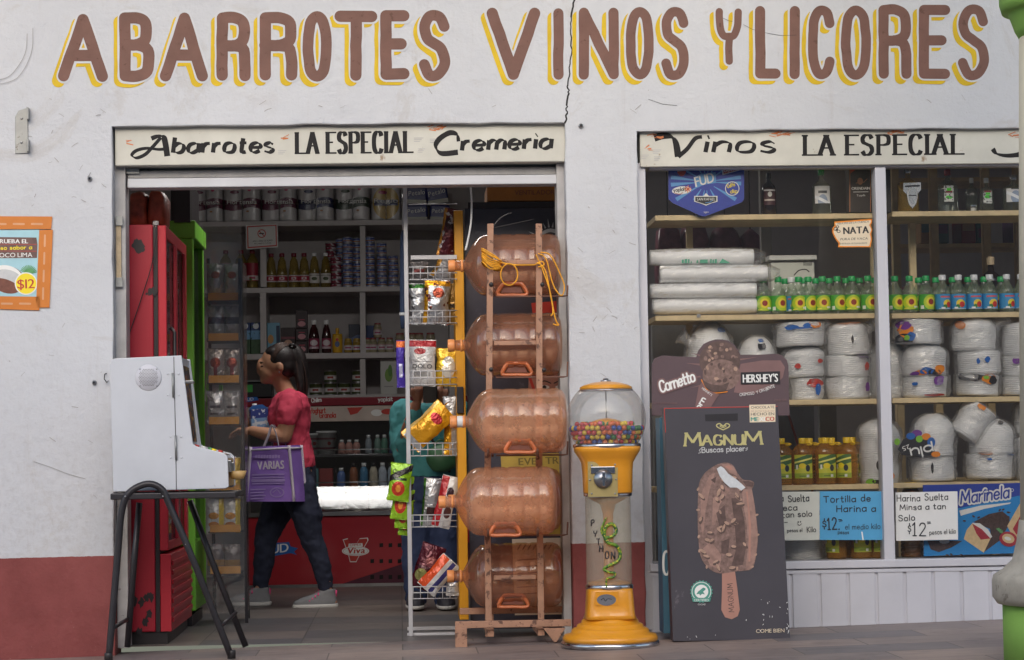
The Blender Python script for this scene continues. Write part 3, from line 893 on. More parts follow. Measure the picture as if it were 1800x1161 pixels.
sh.disc(14, 492, 31, 24, 5, rot=.3); sh.disc(12, 486, 28, 19, 2, rot=.25); sh.disc(15, 489, 25, 14, 6, rot=.3); sh.disc(12, 500, 22, 8, 5, rot=.35)
for i in range(14):
    a = -math.pi / 2 + (i - 6) * .19; sh.line([(50, 482), (50 + 15 * math.cos(a), 482 + 15 * math.sin(a))], 1.4, 4)
sh.disc(46, 499, 20, 20, 2); sh.disc(46, 499, 18, 18, 3)
sh.text('$12', (31, 508), (61, 507), 16, 7, heavy=.3)
sh.build('print', [M_POSTERBLUE, M_POSTERWOOD, M_PWHITE, M_PYELLOW, M_PGREEN, M_PBROWN, M_PGREY, M_PRED], pos)
for q in ([(-90, 380), (92, 381), (90, 403), (-90, 404)], [(69, 405), (93, 404), (87, 541), (63, 541)], [(-90, 520), (71, 522), (69, 546), (-90, 541)]):
    sh = Sheet(-0.0062); sh.poly(q, 0)
    hz = abs(q[1][0] - q[0][0]) > 60
    for i in range(5 if hz else 4):
        if hz: sh.line([(q[1][0] - 36 - 32 * i, q[0][1] + 14), (q[1][0] - 18 - 32 * i, q[0][1] + 14.3)], 3.4, 1)
        else: sh.line([(79 - i, 414 + 31 * i), (78.5 - i, 433 + 31 * i)], 3.2, 1)
    sh.build('tape_strip', [M_TAPE, mat('tape_print', lin(214, 160, 120), .5)], pos)
# ================================================================== DISPLAY WINDOW
M_GLASS = film('window_glass', (0.99, 0.995, 0.99, 1), gloss=0.0, rough=0.01, bump=0.03, bscale=1.5, haze=0.012, hcol=(.7, .66, .66, 1), fk=1.9)
M_WINWHITE = mat('window_white', lin(204, 204, 212), 0.45, var=0.06, scale=4, wear=lin(140, 130, 124), wear_t=0.78, wear_s=16)
M_SHELFWOOD = mat('shelf_pine', lin(214, 192, 150, 1.05), 0.6, var=0.14, scale=14)
win = thing('display_window', 'white framed shop window above a ribbed white panel', 'shop window', P(1450, 1103, .08))
b = MB(); box_px(b, 1124, 287, 1142, 1108, 0.05, 0.12); box_px(b, 1142, 287, 1990, 294, 0.052, 0.12)
b.build('frame', M_WINWHITE, win, bevel=0.003)
b = MB(); box_px(b, 1546.5, 294.5, 1565.5, 986, 0.045, 0.13); b.build('mullion', M_WINWHITE, win, bevel=0.003)
b = MB(); box_px(b, 1142.5, 984, 1990, 998, 0.04, 0.3); b.build('sill', M_WINWHITE, win, bevel=0.004)
for x0, x1 in ((1142.5, 1546), (1566, 1990)):
    b = MB(); a, c = P((x0 + x1) / 2, 294.5, .087), P((x0 + x1) / 2, 983.5, .087); l, r = P(x0, 640, .087).x, P(x1, 640, .087).x; b.add([(l, .087, c.z), (r, .087, c.z), (r, .087, a.z), (l, .087, a.z)], [(0, 1, 2, 3)]); b.build('pane', M_GLASS, win)
b = MB(); box_px(b, 1142.5, 998.5, 1990, 1118, 0.06, 0.11)
for x in range(1143, 1990, 50):
    box_px(b, x + 1, 1004, x + 46, 1112, 0.052, 0.0599)
b.build('ribbed_panel', M_WINWHITE, win, bevel=0.003)
b = MB(); box_px(b, 1142.5, 1000, 1990, 1006, 0.048, 0.0515); b.build('panel_rail', M_WINWHITE, win)

shv = thing('display_shelving', 'pine display shelves behind the shop window glass', 'shelving', P(1450, 860, .2))
SHELF = {}
for tier, (yl, yr) in enumerate(((377, 370), (553, 548.5), (704, 697), (854, 846))):
    for side, (x0, x1, yy) in enumerate(((1152, 1544, yl), (1568, 1990, yr))):
        b = MB(); box_px(b, x0, yy, x1, yy + 9, 0.15, 0.5); b.build('shelf', M_SHELFWOOD, shv, bevel=0.0015)
        SHELF[tier, side] = P((x0 + x1) / 2, yy, 0.15).z
for x, ya, yb in ((1213, 388, 552), (1213, 562, 703), (1537, 388, 548), (1605, 380, 548)):
    b = MB(); box_px(b, x - 5, ya, x + 6, yb, 0.44, 0.47); b.build('upright', M_SHELFWOOD, shv)
for x, y in ((1229, 377), (1228, 553)):
    b = MB(); p = P(x, y, .15); b.box(p.x - .008, p.x + .008, .143, .1495, p.z - .014, p.z + .002); b.build('shelf_clip', M_STEEL, shv)
SHELF[4, 0] = SHELF[4, 1] = P(1450, 984, 0.15).z
def on_shelf(px, tier, side, Y):
    """shelf-top point at depth Y behind the pixel column px"""
    return Vector((P(px, 600, Y).x, Y, SHELF[tier, side]))

# -------- vinegar bottles on the second shelf
M_PET = tinted('clear_pet', (0.93, 0.97, 0.92, 1), lin(170, 186, 160), 0.22, 0.12, 0.15)
M_CAPG = mat('cap_green', lin(30, 160, 84, 1.1), 0.35, var=0.05)
M_CAPW = mat('cap_white', lin(232, 234, 236), 0.35, var=0.03)
M_LABSUN = printed('sunflower_label', lin(70, 165, 50), [('disc', 0, .05, .034, .034, lin(190, 215, 40)), ('disc', 0, .052, .022, .022, lin(240, 220, 50)), ('disc', 0, .052, .0125, .013, lin(150, 40, 24)), ('rect', .012, .03, .026, .034, lin(230, 230, 220)), ('rect', -.03, -.012, .020, .026, lin(240, 230, 80))])
M_LABSUN2 = printed('sunflower_label_side', lin(70, 165, 50), [('disc', .015, .05, .034, .034, lin(190, 215, 40)), ('disc', .015, .052, .022, .022, lin(240, 220, 50)), ('disc', .015, .052, .0125, .013, lin(150, 40, 24)), ('rect', -.03, -.018, .02, .036, lin(235, 235, 225))])
M_LABBLUE = printed('apple_label', lin(60, 150, 205), [('disc', .006, .043, .02, .018, lin(240, 214, 60)), ('disc', .012, .038, .012, .013, lin(206, 44, 36)), ('disc', -.006, .03, .009, .009, lin(60, 130, 60)), ('rect', -.022, -.006, .018, .027, lin(240, 240, 240)), ('rect', -.024, .024, .07, .077, lin(226, 90, 90)), ('rect', -.03, .03, .0175, .02, lin(230, 236, 240))])
def bottle_proto(name, label, cat, r, h, cap_r, cap_h, body, cap, lab, z0, z1, neck=None, seg=18):
    t_ = thing(name, label, cat, (0, 0, 0))
    nr = neck or cap_r * .82
    prof = [(r * .8, 0), (r * .96, .004), (r, .012), (r * .985, z0 - .003), (r, z0), (r, z1), (r * 1.01, z1 + .006), (r * .97, z1 + .02), (r * .72, h - cap_h - .03), (nr * 1.15, h - cap_h - .012), (nr, h - cap_h - .004), (nr, h - cap_h * .5)]
    b = MB(); b.lathe(prof, seg); b.build('body', body, t_, world=False)
    b = MB(); b.lathe([(cap_r * .98, h - cap_h), (cap_r, h - cap_h + .002), (cap_r, h - .003), (cap_r * .9, h)], 16); b.build('cap', cap, t_, world=False)
    if lab is not None:
        b = MB(); b.lathe([(r + .0012, z0), (r + .0012, z1)], seg + 6, caps=False); b.build('label', lab, t_, world=False)
    return t_
_first = {}
def use(proto, loc, label, group, rz=0):
    """the first use places the prototype itself, every later one a copy"""
    if proto.name not in _first:
        _first[proto.name] = 1
        proto.location = loc; proto.rotation_euler = (0, 0, rz); proto['label'] = label; proto['group'] = group
        return proto
    return dup(proto, loc, label, group, rz)
BG = [bottle_proto('vinegar_bottle', 'x', 'bottle', .034, .172, .0165, .024, M_PET, M_CAPG, M_LABSUN, .018, .086),
      bottle_proto('vinegar_bottle', 'x', 'bottle', .034, .172, .0165, .024, M_PET, M_CAPG, M_LABSUN2, .018, .086)]
BW = bottle_proto('vinegar_bottle', 'x', 'bottle', .034, .174, .0165, .024, M_PET, M_CAPW, M_LABBLUE, .018, .086)
GV = 'vinegar bottles on the second window shelf'
for i, px in enumerate((1344, 1370, 1406, 1423, 1448, 1474, 1500, 1528)):
    use(BG[i % 2], on_shelf(px, 1, 0, .2 + random.uniform(0, .012)), f'{ORD[i]} green-capped sunflower vinegar bottle from the cup sleeves, front row, left pane', GV)
for i, px in enumerate((1575, 1601, 1630)):
    use(BG[(i + 1) % 2], on_shelf(px, 1, 1, .2), f'{ORD[i]} green-capped sunflower vinegar bottle right of the white window mullion, front row', GV)
use(BW, on_shelf(1393, 1, 0, .265), 'white-capped blue-labelled vinegar bottle among green caps beside the cup sleeves', GV, .1)
for i, px in enumerate((1659, 1687, 1715, 1742, 1772, 1797)):
    use(BW, on_shelf(px, 1, 1, .2), f'{ORD[i]} white-capped blue-label vinegar bottle after the sunflower ones, front row, right pane', GV, random.uniform(-.3, .3))
for i, px in enumerate((1382, 1415, 1436, 1460, 1489, 1513, 1540)):
    use(BG[i % 2], on_shelf(px, 1, 0, .31), f'{ORD[i]} half-hidden green-capped vinegar bottle in the back row, left pane', GV, random.uniform(-1, 1))
for i, px in enumerate((1617, 1647, 1677, 1704, 1732, 1762)):
    use(BG[i % 2], on_shelf(px, 1, 1, .31), f'{ORD[i]} half-hidden green-capped vinegar bottle in the back row, right pane', GV, random.uniform(-1, 1))

# -------- sleeves of foam cups
M_FOAM = mat('white_foam', lin(249, 250, 252), 0.6, var=0.03, scale=20, bump=0.1)
M_WRAP = film('clear_wrap', gloss=0.04, rough=0.16, bump=0.3, bscale=30, haze=0.06, fk=1.0, hcol=(.85, .85, .88, 1))
M_PGREEN2 = mat('teal_print', lin(90, 170, 140), 0.4)
def cup_sleeve(x0, x1, y0, y1, Y, label, print_, taper):
    a, c = P(x0, (y0 + y1) / 2, Y), P(x1, (y0 + y1) / 2, Y)
    r = (P(x0, y0, Y).z - P(x0, y1, Y).z) / 2
    t_ = thing('cup_sleeve', label, 'sleeve of cups', (a.x, Y, a.z - r), 'sleeves of white foam cups on the second window shelf')
    b = MB(); n = 46; prof = []
    for i in range(n + 1):
        u = i / n; rr = r * (.93 if i % 2 else .90) * (1 - taper * (abs(u - .5) * 2) ** 2.5)
        prof.append((rr, (c.x - a.x) * u))
    b.lathe(prof, 28, (a.x, Y, a.z), axis='x'); b.build('cups', M_FOAM, t_)
    b = MB(); prof = []; n = 24
    for i in range(n + 1):
        u = i / n; rr = r * (1.0 - taper * (abs(u - .5) * 2) ** 2.5)
        if u > .93: rr *= 1 - (u - .93) * 8
        prof.append((max(rr, .006), (c.x - a.x) * (u * 1.13 - .01)))
    b.lathe(prof, 28, (a.x, Y, a.z), axis='x', caps=False, flat=True)
    b.v = [(v[0] + random.uniform(-.004, .004), v[1] - random.uniform(0, .003) + .004 * noise.noise(Vector(v) * 22), v[2] + .005 * noise.noise(Vector(v) * 18 + Vector((9, 0, 0)))) for v in b.v]
    b.build('wrap', M_WRAP, t_)
    if print_:
        sh = Sheet(Y - r - .004)
        px0, px1, py = print_
        [sh.poly([(px0 + q, py), (px0 + q + .5, py - h_), (px0 + q + w_, py - h_ - .5), (px0 + q + w_, py)], 0) for q, w_, h_ in ((0, 4, 6), (5, 5, 7), (11, 3, 7), (16, 2, 3), (26, 3, 5), (32, 14, 6), (50, 3, 7), (54, 3, 6), (58, 4, 7))]
        sh.poly([(px1 + 2, py), (px1 + 8, py - 8), (px1 + 22, py)], 0)
        sh.build('print', M_PGREEN2, t_)
for args in ((1142, 1324, 437, 470, .22, 'topmost sleeve of white foam cups with green print in the window', (1198, 1262, 463), .12),
             (1160, 1348, 466, 499, .20, 'second sleeve of white foam cups from the top, pushed out to the right', None, .04),
             (1143, 1329, 498, 526, .20, 'third sleeve of white foam cups from the top in the window', None, .05),
             (1147, 1329, 524, 555, .215, 'lowest sleeve of white foam cups lying on the pine shelf', None, .10)): cup_sleeve(*args)

# -------- packs of foam bowls
M_BAGCLEAR = film('clear_bag', gloss=0.06, rough=0.1, bump=.25, bscale=40, haze=0.16, fk=1.1, hcol=(.92, .92, .94, 1))
M_PBLACK = mat('print_black', lin(40, 38, 44), 0.4)
M_PORANGE = mat('print_orange', lin(236, 140, 40), 0.4, var=.1)
M_PPURPLE = mat('print_purple', lin(120, 60, 150), 0.4, var=.1)
M_PBLUE = mat('print_blue', lin(40, 100, 180), 0.4, var=.1)
M_PLIME = mat('print_lime', lin(130, 190, 60), 0.4, var=.1)
PRN = [M_PBLACK, M_PORANGE, M_PPURPLE, M_PBLUE, M_PLIME, M_PWHITE, M_PRED]
GB = 'bagged packs of white foam bowls in the window'
def bowl_pack(x0, x1, y0, y1, Y, label, dome=0.0, prints=(), tilt=None, taper=0.03, tail=None):
    tilt = random.uniform(-.045, .045) if tilt is None else tilt
    """a bagged stack of foam bowls; the ridges are the bowl rims"""
    cxm, cym = (x0 + x1) / 2, (y0 + y1) / 2
    ctr = P(cxm, cym, Y); k = mpp(Y)
    r, h = (x1 - x0) / 2 * k, (y1 - y0) * k
    t_ = thing('bowl_pack', label, 'pack of bowls', (ctr.x, Y, ctr.z - h / 2), GB)
    if tilt: t_.location = (ctr.x + math.sin(tilt) * -h / 2, Y, ctr.z - math.cos(tilt) * h / 2); t_.rotation_euler = (0, tilt, 0)
    sd = random.uniform(0, 90)
    n = max(8, int(h / .0042)) // 2 * 2
    def rad(u):
        q = 1 - taper * (1 - u)
        if dome and u > 1 - dome: q *= math.sqrt(max(0.0, 1 - ((u - 1 + dome) / dome) ** 2.4 * .9))
        if u < .08: q *= .93 + .07 * u / .08
        return q
    b = MB(); prof = []
    for i in range(n + 1):
        u = i / n; prof.append((r * rad(u) * (.95 if i % 2 else .93), h * u))
    b.lathe(prof, 30, flat=True)
    b.v = [(v[0] + .012 * noise.noise((sd, v[2] * 13, 0)), v[1], v[2] + .004 * noise.noise((v[0] * 8, sd, v[1] * 8))) for v in b.v]
    b.build('bowls', M_FOAM, t_, world=False)
    b = MB(); prof = []; m = 13
    for i in range(m + 1):
        u = i / m; prof.append((r * (rad(u) * 1.0 + .015), h * u * 1.03))
    b.lathe(prof, 34, caps=False, flat=True)
    def wr(v):
        a = math.atan2(v[1], v[0]); q = 1.05 + .05 * noise.noise((math.cos(a) * 3 + sd, math.sin(a) * 3, v[2] * 22)) + .07 * (.5 - abs(noise.noise((math.cos(a) * 5 + v[2] * 30, math.sin(a) * 5 + sd, v[2] * 36))) * 2.2) * (.4 + abs(noise.noise((a, sd, v[2] * 9))))
        q += random.uniform(-.012, .03)
        return (v[0] * q, v[1] * q, v[2] + random.uniform(-.003, .003) * (0 < v[2] < h))
    b.v = [wr(v) for v in b.v]
    if tail:      # gathered loose end of the bag
        ta, tl = tail
        c0 = Vector((math.cos(ta) * r * .9, -r * .3, h * .5 + math.sin(ta) * h * .5))
        d = Vector((math.cos(ta), -.1, math.sin(ta)))
        pts = [c0 + d * (tl * q) for q in (0, .35, .7, 1)]
        b.tube(pts, [r * .35, r * .2, r * .28, r * .4], 12, caps=False)
        b.v = b.v[:-48] + [(v[0], v[1] + .012 * noise.noise(Vector(v) * 60), v[2] + .012 * noise.noise(Vector(v) * 70)) for v in b.v[-48:]]
    b.build('wrap', M_BAGCLEAR, t_, world=False)
    if prints:
        b = MB()
        for i, (u, zf, du, dz, mi) in enumerate(prints):     # u: across -1..1, zf: height 0..1, half sizes in metres, colour
            N_, vs, fs = 14, [], []
            for j in range(N_):
                a = 2 * math.pi * j / N_
                wob = 1 + .35 * noise.noise((j * 1.7 + i * 5, sd, 0))
                x = u * r * .8 + du * math.cos(a) * wob; z = zf * h + dz * math.sin(a) * wob
                z = min(max(z, .002), h * .99)
                q = r * rad(z / h) * 1.06 + .004 + i * .0006
                x = max(-q * .93, min(q * .93, x))
                vs.append((x, -math.sqrt(max(q * q - x * x, 1e-6)), z))
            b.add(vs, [list(range(N_))], mi)
        b.build('print', PRN, t_, world=False)
    return t_
BAL = [(-.5, .0, .03, .012, 1), (-.15, .06, .03, .016, 3), (.25, .02, .03, .012, 0), (.55, .1, .025, .02, 1), (-.75, -.02, .018, .01, 2)]
bal = lambda dz=0, s=1: [(u, z + dz, a * s, c * s, m) for u, z, a, c, m in BAL]
Z3, Z4 = .25, .25
bowl_pack(1204, 1290, 570, 702, .30, 'tall bagged bowl pack behind the round top of the chocolate ice cream board', .5, [(.55, .92, .02, .012, 3)], tail=(2.6, .06))
bowl_pack(1294, 1366, 592, 702, .28, 'bagged bowl pack with dark printed knot above the ice cream board', .45, [(.1, .85, .02, .02, 0), (.1, .92, .022, .012, 5), (.1, .93, .014, .008, 3)])
bowl_pack(1360, 1451, 566, 610, Z3, 'topmost bowl pack with yellow print, above the orange price sticker, left pane', .12, [(.55, .85, .03, .02, 1), (-.6, .75, .03, .012, 3), (-.1, .7, .05, .004, 3), (.15, .78, .02, .012, 3)], tail=(.6, .04))
bowl_pack(1374, 1450, 610, 664, Z3, 'middle bowl pack carrying a small orange price sticker, left pane', .35, [(-.55, .35, .014, .012, 6), (.8, .5, .014, .01, 6)])
bowl_pack(1388, 1448, 662, 704, Z3, 'lowest bowl pack with striped print, right of the ice cream board', .1, [(.45, .7, .04, .02, 6), (.5, .62, .042, .004, 5), (.62, .45, .014, .026, 3)])
bowl_pack(1450, 1530, 566, 626, Z3, 'topmost bowl pack with black mark and orange rim, next to the mullion, left pane', .25, [(0, .45, .006, .018, 0), (-.3, .96, .03, .008, 1), (.3, .96, .03, .008, 1)], tail=(.5, .05))
bowl_pack(1448, 1528, 625, 664, Z3, 'middle bowl pack with purple scrap of print on its edge, left pane', .12, [(.75, .97, .03, .008, 2), (.95, .5, .012, .02, 6)])
bowl_pack(1450, 1529, 662, 703, Z3, 'lowest plain bowl pack beside the mullion, left pane', .08, [(.95, .5, .012, .02, 2)])
bowl_pack(1522, 1600, 600, 702, .36, 'bagged bowl pack mostly hidden behind the white window mullion', .5)
bowl_pack(1570, 1654, 561, 606, Z3, 'topmost bowl pack with colourful balloons on its side, right of the mullion', .06, [(-.85, .5, .03, .03, 1), (-.95, .7, .03, .02, 2), (-.6, .25, .02, .02, 3), (-.9, .12, .035, .03, 0), (-.8, .2, .012, .012, 4)], taper=-.04)
bowl_pack(1582, 1666, 605, 662, Z3, 'middle bowl pack with a garland of balloon print along its foot, right of the mullion', .45, bal(.08))
bowl_pack(1585, 1668, 660, 699, Z3, 'lowest bowl pack with purple balloon and red outline right of the mullion', .1, [(.45, .75, .025, .024, 2), (-.8, .6, .012, .008, 3), (.2, .08, .05, .006, 6)])
bowl_pack(1670, 1754, 558, 618, Z3, 'topmost bowl pack with crumpled bag mouth, centre of the right pane', .4, [(-.95, .75, .02, .02, 1)], tail=(.5, .07))
bowl_pack(1678, 1759, 613, 660, Z3, 'middle bowl pack with small blue print, centre of the right pane', .2, [(-.3, .5, .008, .012, 3), (.2, .55, .012, .014, 3)])
bowl_pack(1678, 1758, 657, 697, Z3, 'lowest bowl pack under a black and orange label, centre of the right pane', .1, [(-.6, .8, .06, .018, 0), (.3, .75, .035, .024, 1), (.55, .7, .02, .02, 0), (.15, .8, .014, .008, 4)])
bowl_pack(1757, 1845, 566, 628, .24, 'topmost bowl pack at the right end of the third shelf beside the column', .2)
bowl_pack(1757, 1845, 625, 664, .24, 'middle bowl pack with orange and purple print beside the column, third shelf', .1, [(-.3, .8, .03, .012, 1), (-.7, .7, .02, .012, 2)])
bowl_pack(1759, 1843, 661, 697, .24, 'lowest bowl pack at the right end of the third shelf beside the column', .1)
g = bowl_pack(1600, 1680, 728, 803, .24, 'domed bowl pack with black 25-piece label and balloons, fourth shelf', .6)
bowl_pack(1598, 1679, 800, 846, Z4, 'bowl pack with one short black bar, under the domed pack, fourth shelf', .1, [(-.3, .5, .006, .026, 0)])
lab = MB()
gr = 40 * mpp(.24)
sh = Sheet(0.24 - gr * 1.09)
sh.poly([(1578, 790), (1588, 772), (1606, 764), (1626, 768), (1640, 784), (1645, 801), (1622, 800), (1600, 802), (1586, 800)], 0)
for x, y, rx, ry, mi in ((1612, 762, 9, 6, 2), (1601, 767, 8, 6, 3), (1628, 768, 8, 6, 1), (1637, 778, 7, 9, 3), (1616, 772, 6, 6, 4), (1645, 799, 8, 5, 1), (1577, 777, 5, 6, 4)): sh.disc(x, y, rx, ry, mi)
sh.hand('plu', (1638, 782), (1600, 790), 17, ('round', 3), 5, gap=.15)
sh.text('25', (1598, 781), (1585, 786), 8, 5)
o = sh.build('label', PRN, g)
bowl_pack(1676, 1742, 712, 774, .22, 'tilted bowl pack leaning on the others, fourth shelf, right pane', .0, [(-.3, .95, .02, .014, 1)], tilt=R(35), taper=.12)
bowl_pack(1701, 1785, 737, 800, Z4, 'domed bowl pack with a dark knot under the tilted pack, fourth shelf', .65, [(.3, .9, .014, .01, 0)])
bowl_pack(1696, 1783, 796, 842, Z4, 'bowl pack with orange seam and tiny blue mark, lowest beneath the tilted pack', .1, [(-.35, .75, .012, .005, 3), (-.45, .96, .03, .006, 1), (.9, .96, .02, .006, 3)])
bowl_pack(1780, 1860, 704, 768, .3, 'upper bowl pack at the right end of the fourth shelf beside the column', .3)
bowl_pack(1782, 1862, 766, 844, .26, 'lower bowl pack at the right end of the fourth shelf beside the column', .1)
bowl_pack(1506, 1585, 738, 852, .27, 'tall bowl pack with black tag and rainbow print, between oil jugs and mullion', .3, [(-.35, .3, .007, .02, 0), (-.7, .05, .02, .012, 4), (-.3, .04, .03, .01, 0), (.1, .07, .03, .012, 2), (.35, .14, .02, .02, 1)], taper=.1)
bowl_pack(1378, 1450, 930, 984, .3, 'bowl pack on the window base under the white handwritten sign', .1)

# -------- cooking oil jugs
M_OIL = tinted('amber_oil', (0.95, 0.68, 0.25, 1), lin(180, 126, 44), 0.46, 0.15, 0.2)
M_CAPY = mat('cap_yellow', lin(236, 196, 40, 1.05), 0.4, var=.05)
M_LABOIL = printed('oil_label', lin(206, 204, 60), [('line', -.35, 1, .085, .13, lin(70, 110, 60)), ('disc', -.006, .085, .016, .012, lin(240, 214, 30)), ('line', -.25, 1, .106, .114, lin(238, 232, 120)), ('disc', .018, .075, .010, .015, lin(40, 46, 60)), ('rect', -.06, .06, .032, .052, lin(150, 170, 50)), ('rect', -.02, .01, .038, .041, lin(60, 80, 40)), ('rect', .012, .024, .034, .046, lin(230, 230, 225)), ('rect', -.034, -.026, .07, .09, lin(230, 230, 225))])
jug = thing('oil_jug', 'x', 'oil jug', (0, 0, 0))
b = MB(); prof = [(.042, 0), (.05, .006)]
for i in range(9): prof += [(.0515, .012 + i * .014), (.0495, .019 + i * .014)]
prof += [(.051, .14), (.048, .155), (.036, .172), (.018, .182), (.0165, .188), (.0165, .194)]
b.lathe(prof, 22, sy=.8); b.build('body', M_OIL, jug, world=False)
b = MB(); b.lathe([(.0165, .185), (.0172, .187), (.0172, .208), (.015, .211)], 16); b.build('cap', M_CAPY, jug, world=False)
b = MB(); b.tube([(.017, 0, .188), (.035, 0, .187), (.046, -.004, .183), (.04, 0, .179), (.02, 0, .180)], .0035, 6); b.build('carry_ring', M_CAPY, jug, world=False)
b = MB()
n_ = 10; vs_ = []
for i in range(n_ + 1):
    a = -math.pi / 2 + (i / n_ - .5) * 1.7
    for z in (.03, .135): vs_.append((.0528 * math.cos(a), .0528 * .8 * math.sin(a) - .001, z))
b.add(vs_, [(2 * i, 2 * i + 2, 2 * i + 3, 2 * i + 1) for i in range(n_)], 0, True); b.build('label', M_LABOIL, jug, world=False)
GJ = 'amber cooking oil jugs in the window'
for i, (px, d, tx) in enumerate(((1369, .2, 'oil jug half hidden by the ice cream box, fourth shelf'), (1406, .2, 'front oil jug nearest the ice cream box showing its full label'), (1446, .2, 'front oil jug in the middle of the three labelled ones'), (1484, .2, 'front oil jug turned so its ridged side shows, beside the foam bowls'))):
    use(jug, on_shelf(px, 3, 0, d), 'amber ' + tx, GJ, (0, -.05, .1, -.75)[i])
for i, px in enumerate((1418, 1441, 1457, 1493)):
    use(jug, on_shelf(px, 3, 0, .31), f'{ORD[i]} amber oil jug of the back row, only its yellow cap clear', GJ, random.uniform(-.3, .3))
for i, (px, rz) in enumerate(((1462, -.9), (1480, 2), (1505, .05), (1539, .1))):
    use(jug, on_shelf(px, 4, 0, .2 + .1 * (i == 1)), f'{ORD[i]} oil jug from the left on the window base below the blue sign', GJ, rz)
M_BROWNJUG = tinted('brown_bottle', (0.55, 0.34, 0.16, 1), lin(120, 76, 40), 0.7, 0.25, 0.1)
b = MB(); prof = [(.045, 0)]
p = on_shelf(1594, 4, 1, .22)
for i in range(14): prof += [(.05, .006 + i * .02), (.05, .018 + i * .02), (.047, .0245 + i * .02)]
prof += [(.03, .31)]
b.lathe(prof, 22, tuple(p)); t_ = thing('ribbed_canister', 'brown ribbed canister behind the white flour sign, right of the mullion', 'canister', p)
b.build('body', M_BROWNJUG, t_); b = MB(); b.lathe([(.032, .31), (.032, .335), (.028, .338)], 16, tuple(p)); b.build('lid', M_CAPY, t_)

# -------- spirits on the top shelf
M_CLEARG = tinted('clear_glass', (0.86, 0.9, 0.86, 1), lin(110, 116, 108), 0.25, 0.06, 0.05)
M_GOLDT = tinted('gold_tequila', (0.85, 0.72, 0.36, 1), lin(170, 140, 60), 0.35, 0.07, 0.05)
M_DARKG = tinted('dark_glass', (0.25, 0.18, 0.16, 1), lin(38, 28, 28), 0.75, 0.1, 0.05)
M_LABW = printed('white_label', lin(220, 220, 220), [('rect', -.02, .02, .1, .112, lin(60, 60, 66)), ('disc', 0, .065, .022, .03, lin(150, 165, 190)), ('rect', -.03, .03, .03, .036, lin(80, 80, 86)), ('line', .5, 1, .06, .075, lin(235, 238, 242))])
M_LABD = printed('dark_label', lin(70, 40, 44), [('rect', -.03, .03, .115, .121, lin(215, 215, 215)), ('disc', 0, .1, .01, .012, lin(205, 205, 200)), ('rect', -.024, .024, .07, .077, lin(200, 190, 180)), ('rect', -.02, .02, .045, .05, lin(190, 186, 180))])
M_LABR = printed('sketch_label', lin(208, 210, 206), [('rect', -.016, .016, .09, .1, lin(130, 40, 36)), ('disc', 0, .07, .015, .008, lin(80, 210, 60)), ('blot', 90, .56, lin(96, 96, 96)), ('rect', -.03, .03, .03, .033, lin(90, 90, 90))])
M_SILV = mat('silver_foil', lin(190, 192, 196), 0.25, 0.9, var=.1)
M_REDFOIL = mat('red_foil', lin(150, 36, 40), 0.35, .3)
M_BLKCAP = mat('black_cap', lin(40, 38, 40), 0.4)
def spirit(px, tier, side, Y, hpx, wpx, label, body, lab, cap, style, lw=1.0, lz=(.25, .62), tag_col=None):
    k = mpp(Y); h, r = hpx * k, wpx * k / 2
    p = on_shelf(px, tier, side, Y)
    t_ = thing('liquor_bottle', label, 'bottle', p, 'spirit bottles in the window')
    b = MB()
    if style == 'square': prof, sy, seg = [(.9, 0), (1, .02), (1, .58), (.95, .64), (.5, .72), (.26, .76), (.24, .9)], .7, 26
    elif style == 'flask': prof, sy, seg = [(.92, 0), (1, .03), (1.02, .5), (.98, .62), (.6, .72), (.28, .78), (.25, .9)], .45, 26
    else: prof, sy, seg = [(.92, 0), (1, .02), (1, .62), (.85, .7), (.4, .78), (.3, .84), (.28, .92)], 1, 22
    b.lathe([(q[0] * r, q[1] * h) for q in prof], seg, tuple(p), sy=sy); b.build('body', body, t_)
    b = MB(); b.lathe([(.31 * r, .86 * h), (.33 * r, .87 * h), (.33 * r, .985 * h), (.26 * r, h)], 16, tuple(p)); b.build('cap', cap, t_)
    if lab is not None:
        b = MB(); n_, vs_ = 10, []
        for i in range(n_ + 1):
            a = -math.pi / 2 + (i / n_ - .5) * 1.75 * lw
            for z in lz: vs_.append(((r + .0012) * math.cos(a), (r * sy + .0015) * math.sin(a), z * h))
        b.add(vs_, [(2 * i, 2 * i + 2, 2 * i + 3, 2 * i + 1) for i in range(n_)], 0, True); b.build('label', lab, t_, world=False)
    if tag_col:
        b = MB(); b.box(-.01, .01, -r * sy - .0045, -r * sy - .0035, .5 * h, .56 * h); b.build('price_sticker', tag_col, t_, world=False)
    return t_
M_NEON = mat('neon_sticker', lin(80, 220, 40), 0.5)
spirit(1357, 0, 0, .26, 78, 26, 'slim dark liquor bottle with silver lettering, right of the blue pennant', M_DARKG, M_LABD, M_BLKCAP, 'round')
spirit(1450, 0, 0, .24, 84, 34, 'clear tequila bottle with white and blue label left of the black box', M_CLEARG, M_LABW, M_CAPG, 'square')
spirit(1603, 0, 1, .22, 82, 38, 'golden tequila bottle with silver oval label, first right of the mullion', M_GOLDT, None, M_SILV, 'square')
sh = Sheet(.22 - 19 * mpp(.22) * .7 - .003)
sh.poly([(1588, 322), (1619, 321), (1619, 334), (1613, 341), (1611, 358), (1604, 367), (1597, 359), (1594, 342), (1588, 336)], 0); sh.disc(1604, 344, 9, 19, 1); sh.disc(1604, 344, 7.5, 17, 0); sh.line([(1592, 328), (1616, 327)], 3, 2); sh.line([(1598, 344), (1610, 344)], 1.6, 2)
for o in [q for q in COL.objects if q.get('label', '').startswith('golden tequila')]: sh.build('label', [M_SILV, M_PGREY, M_PBLACK], o)
spirit(1673, 0, 1, .24, 78, 36, 'clear flat tequila bottle with sketched label and green sticker, right pane', M_CLEARG, M_LABR, M_REDFOIL, 'flask', .55, tag_col=M_NEON)
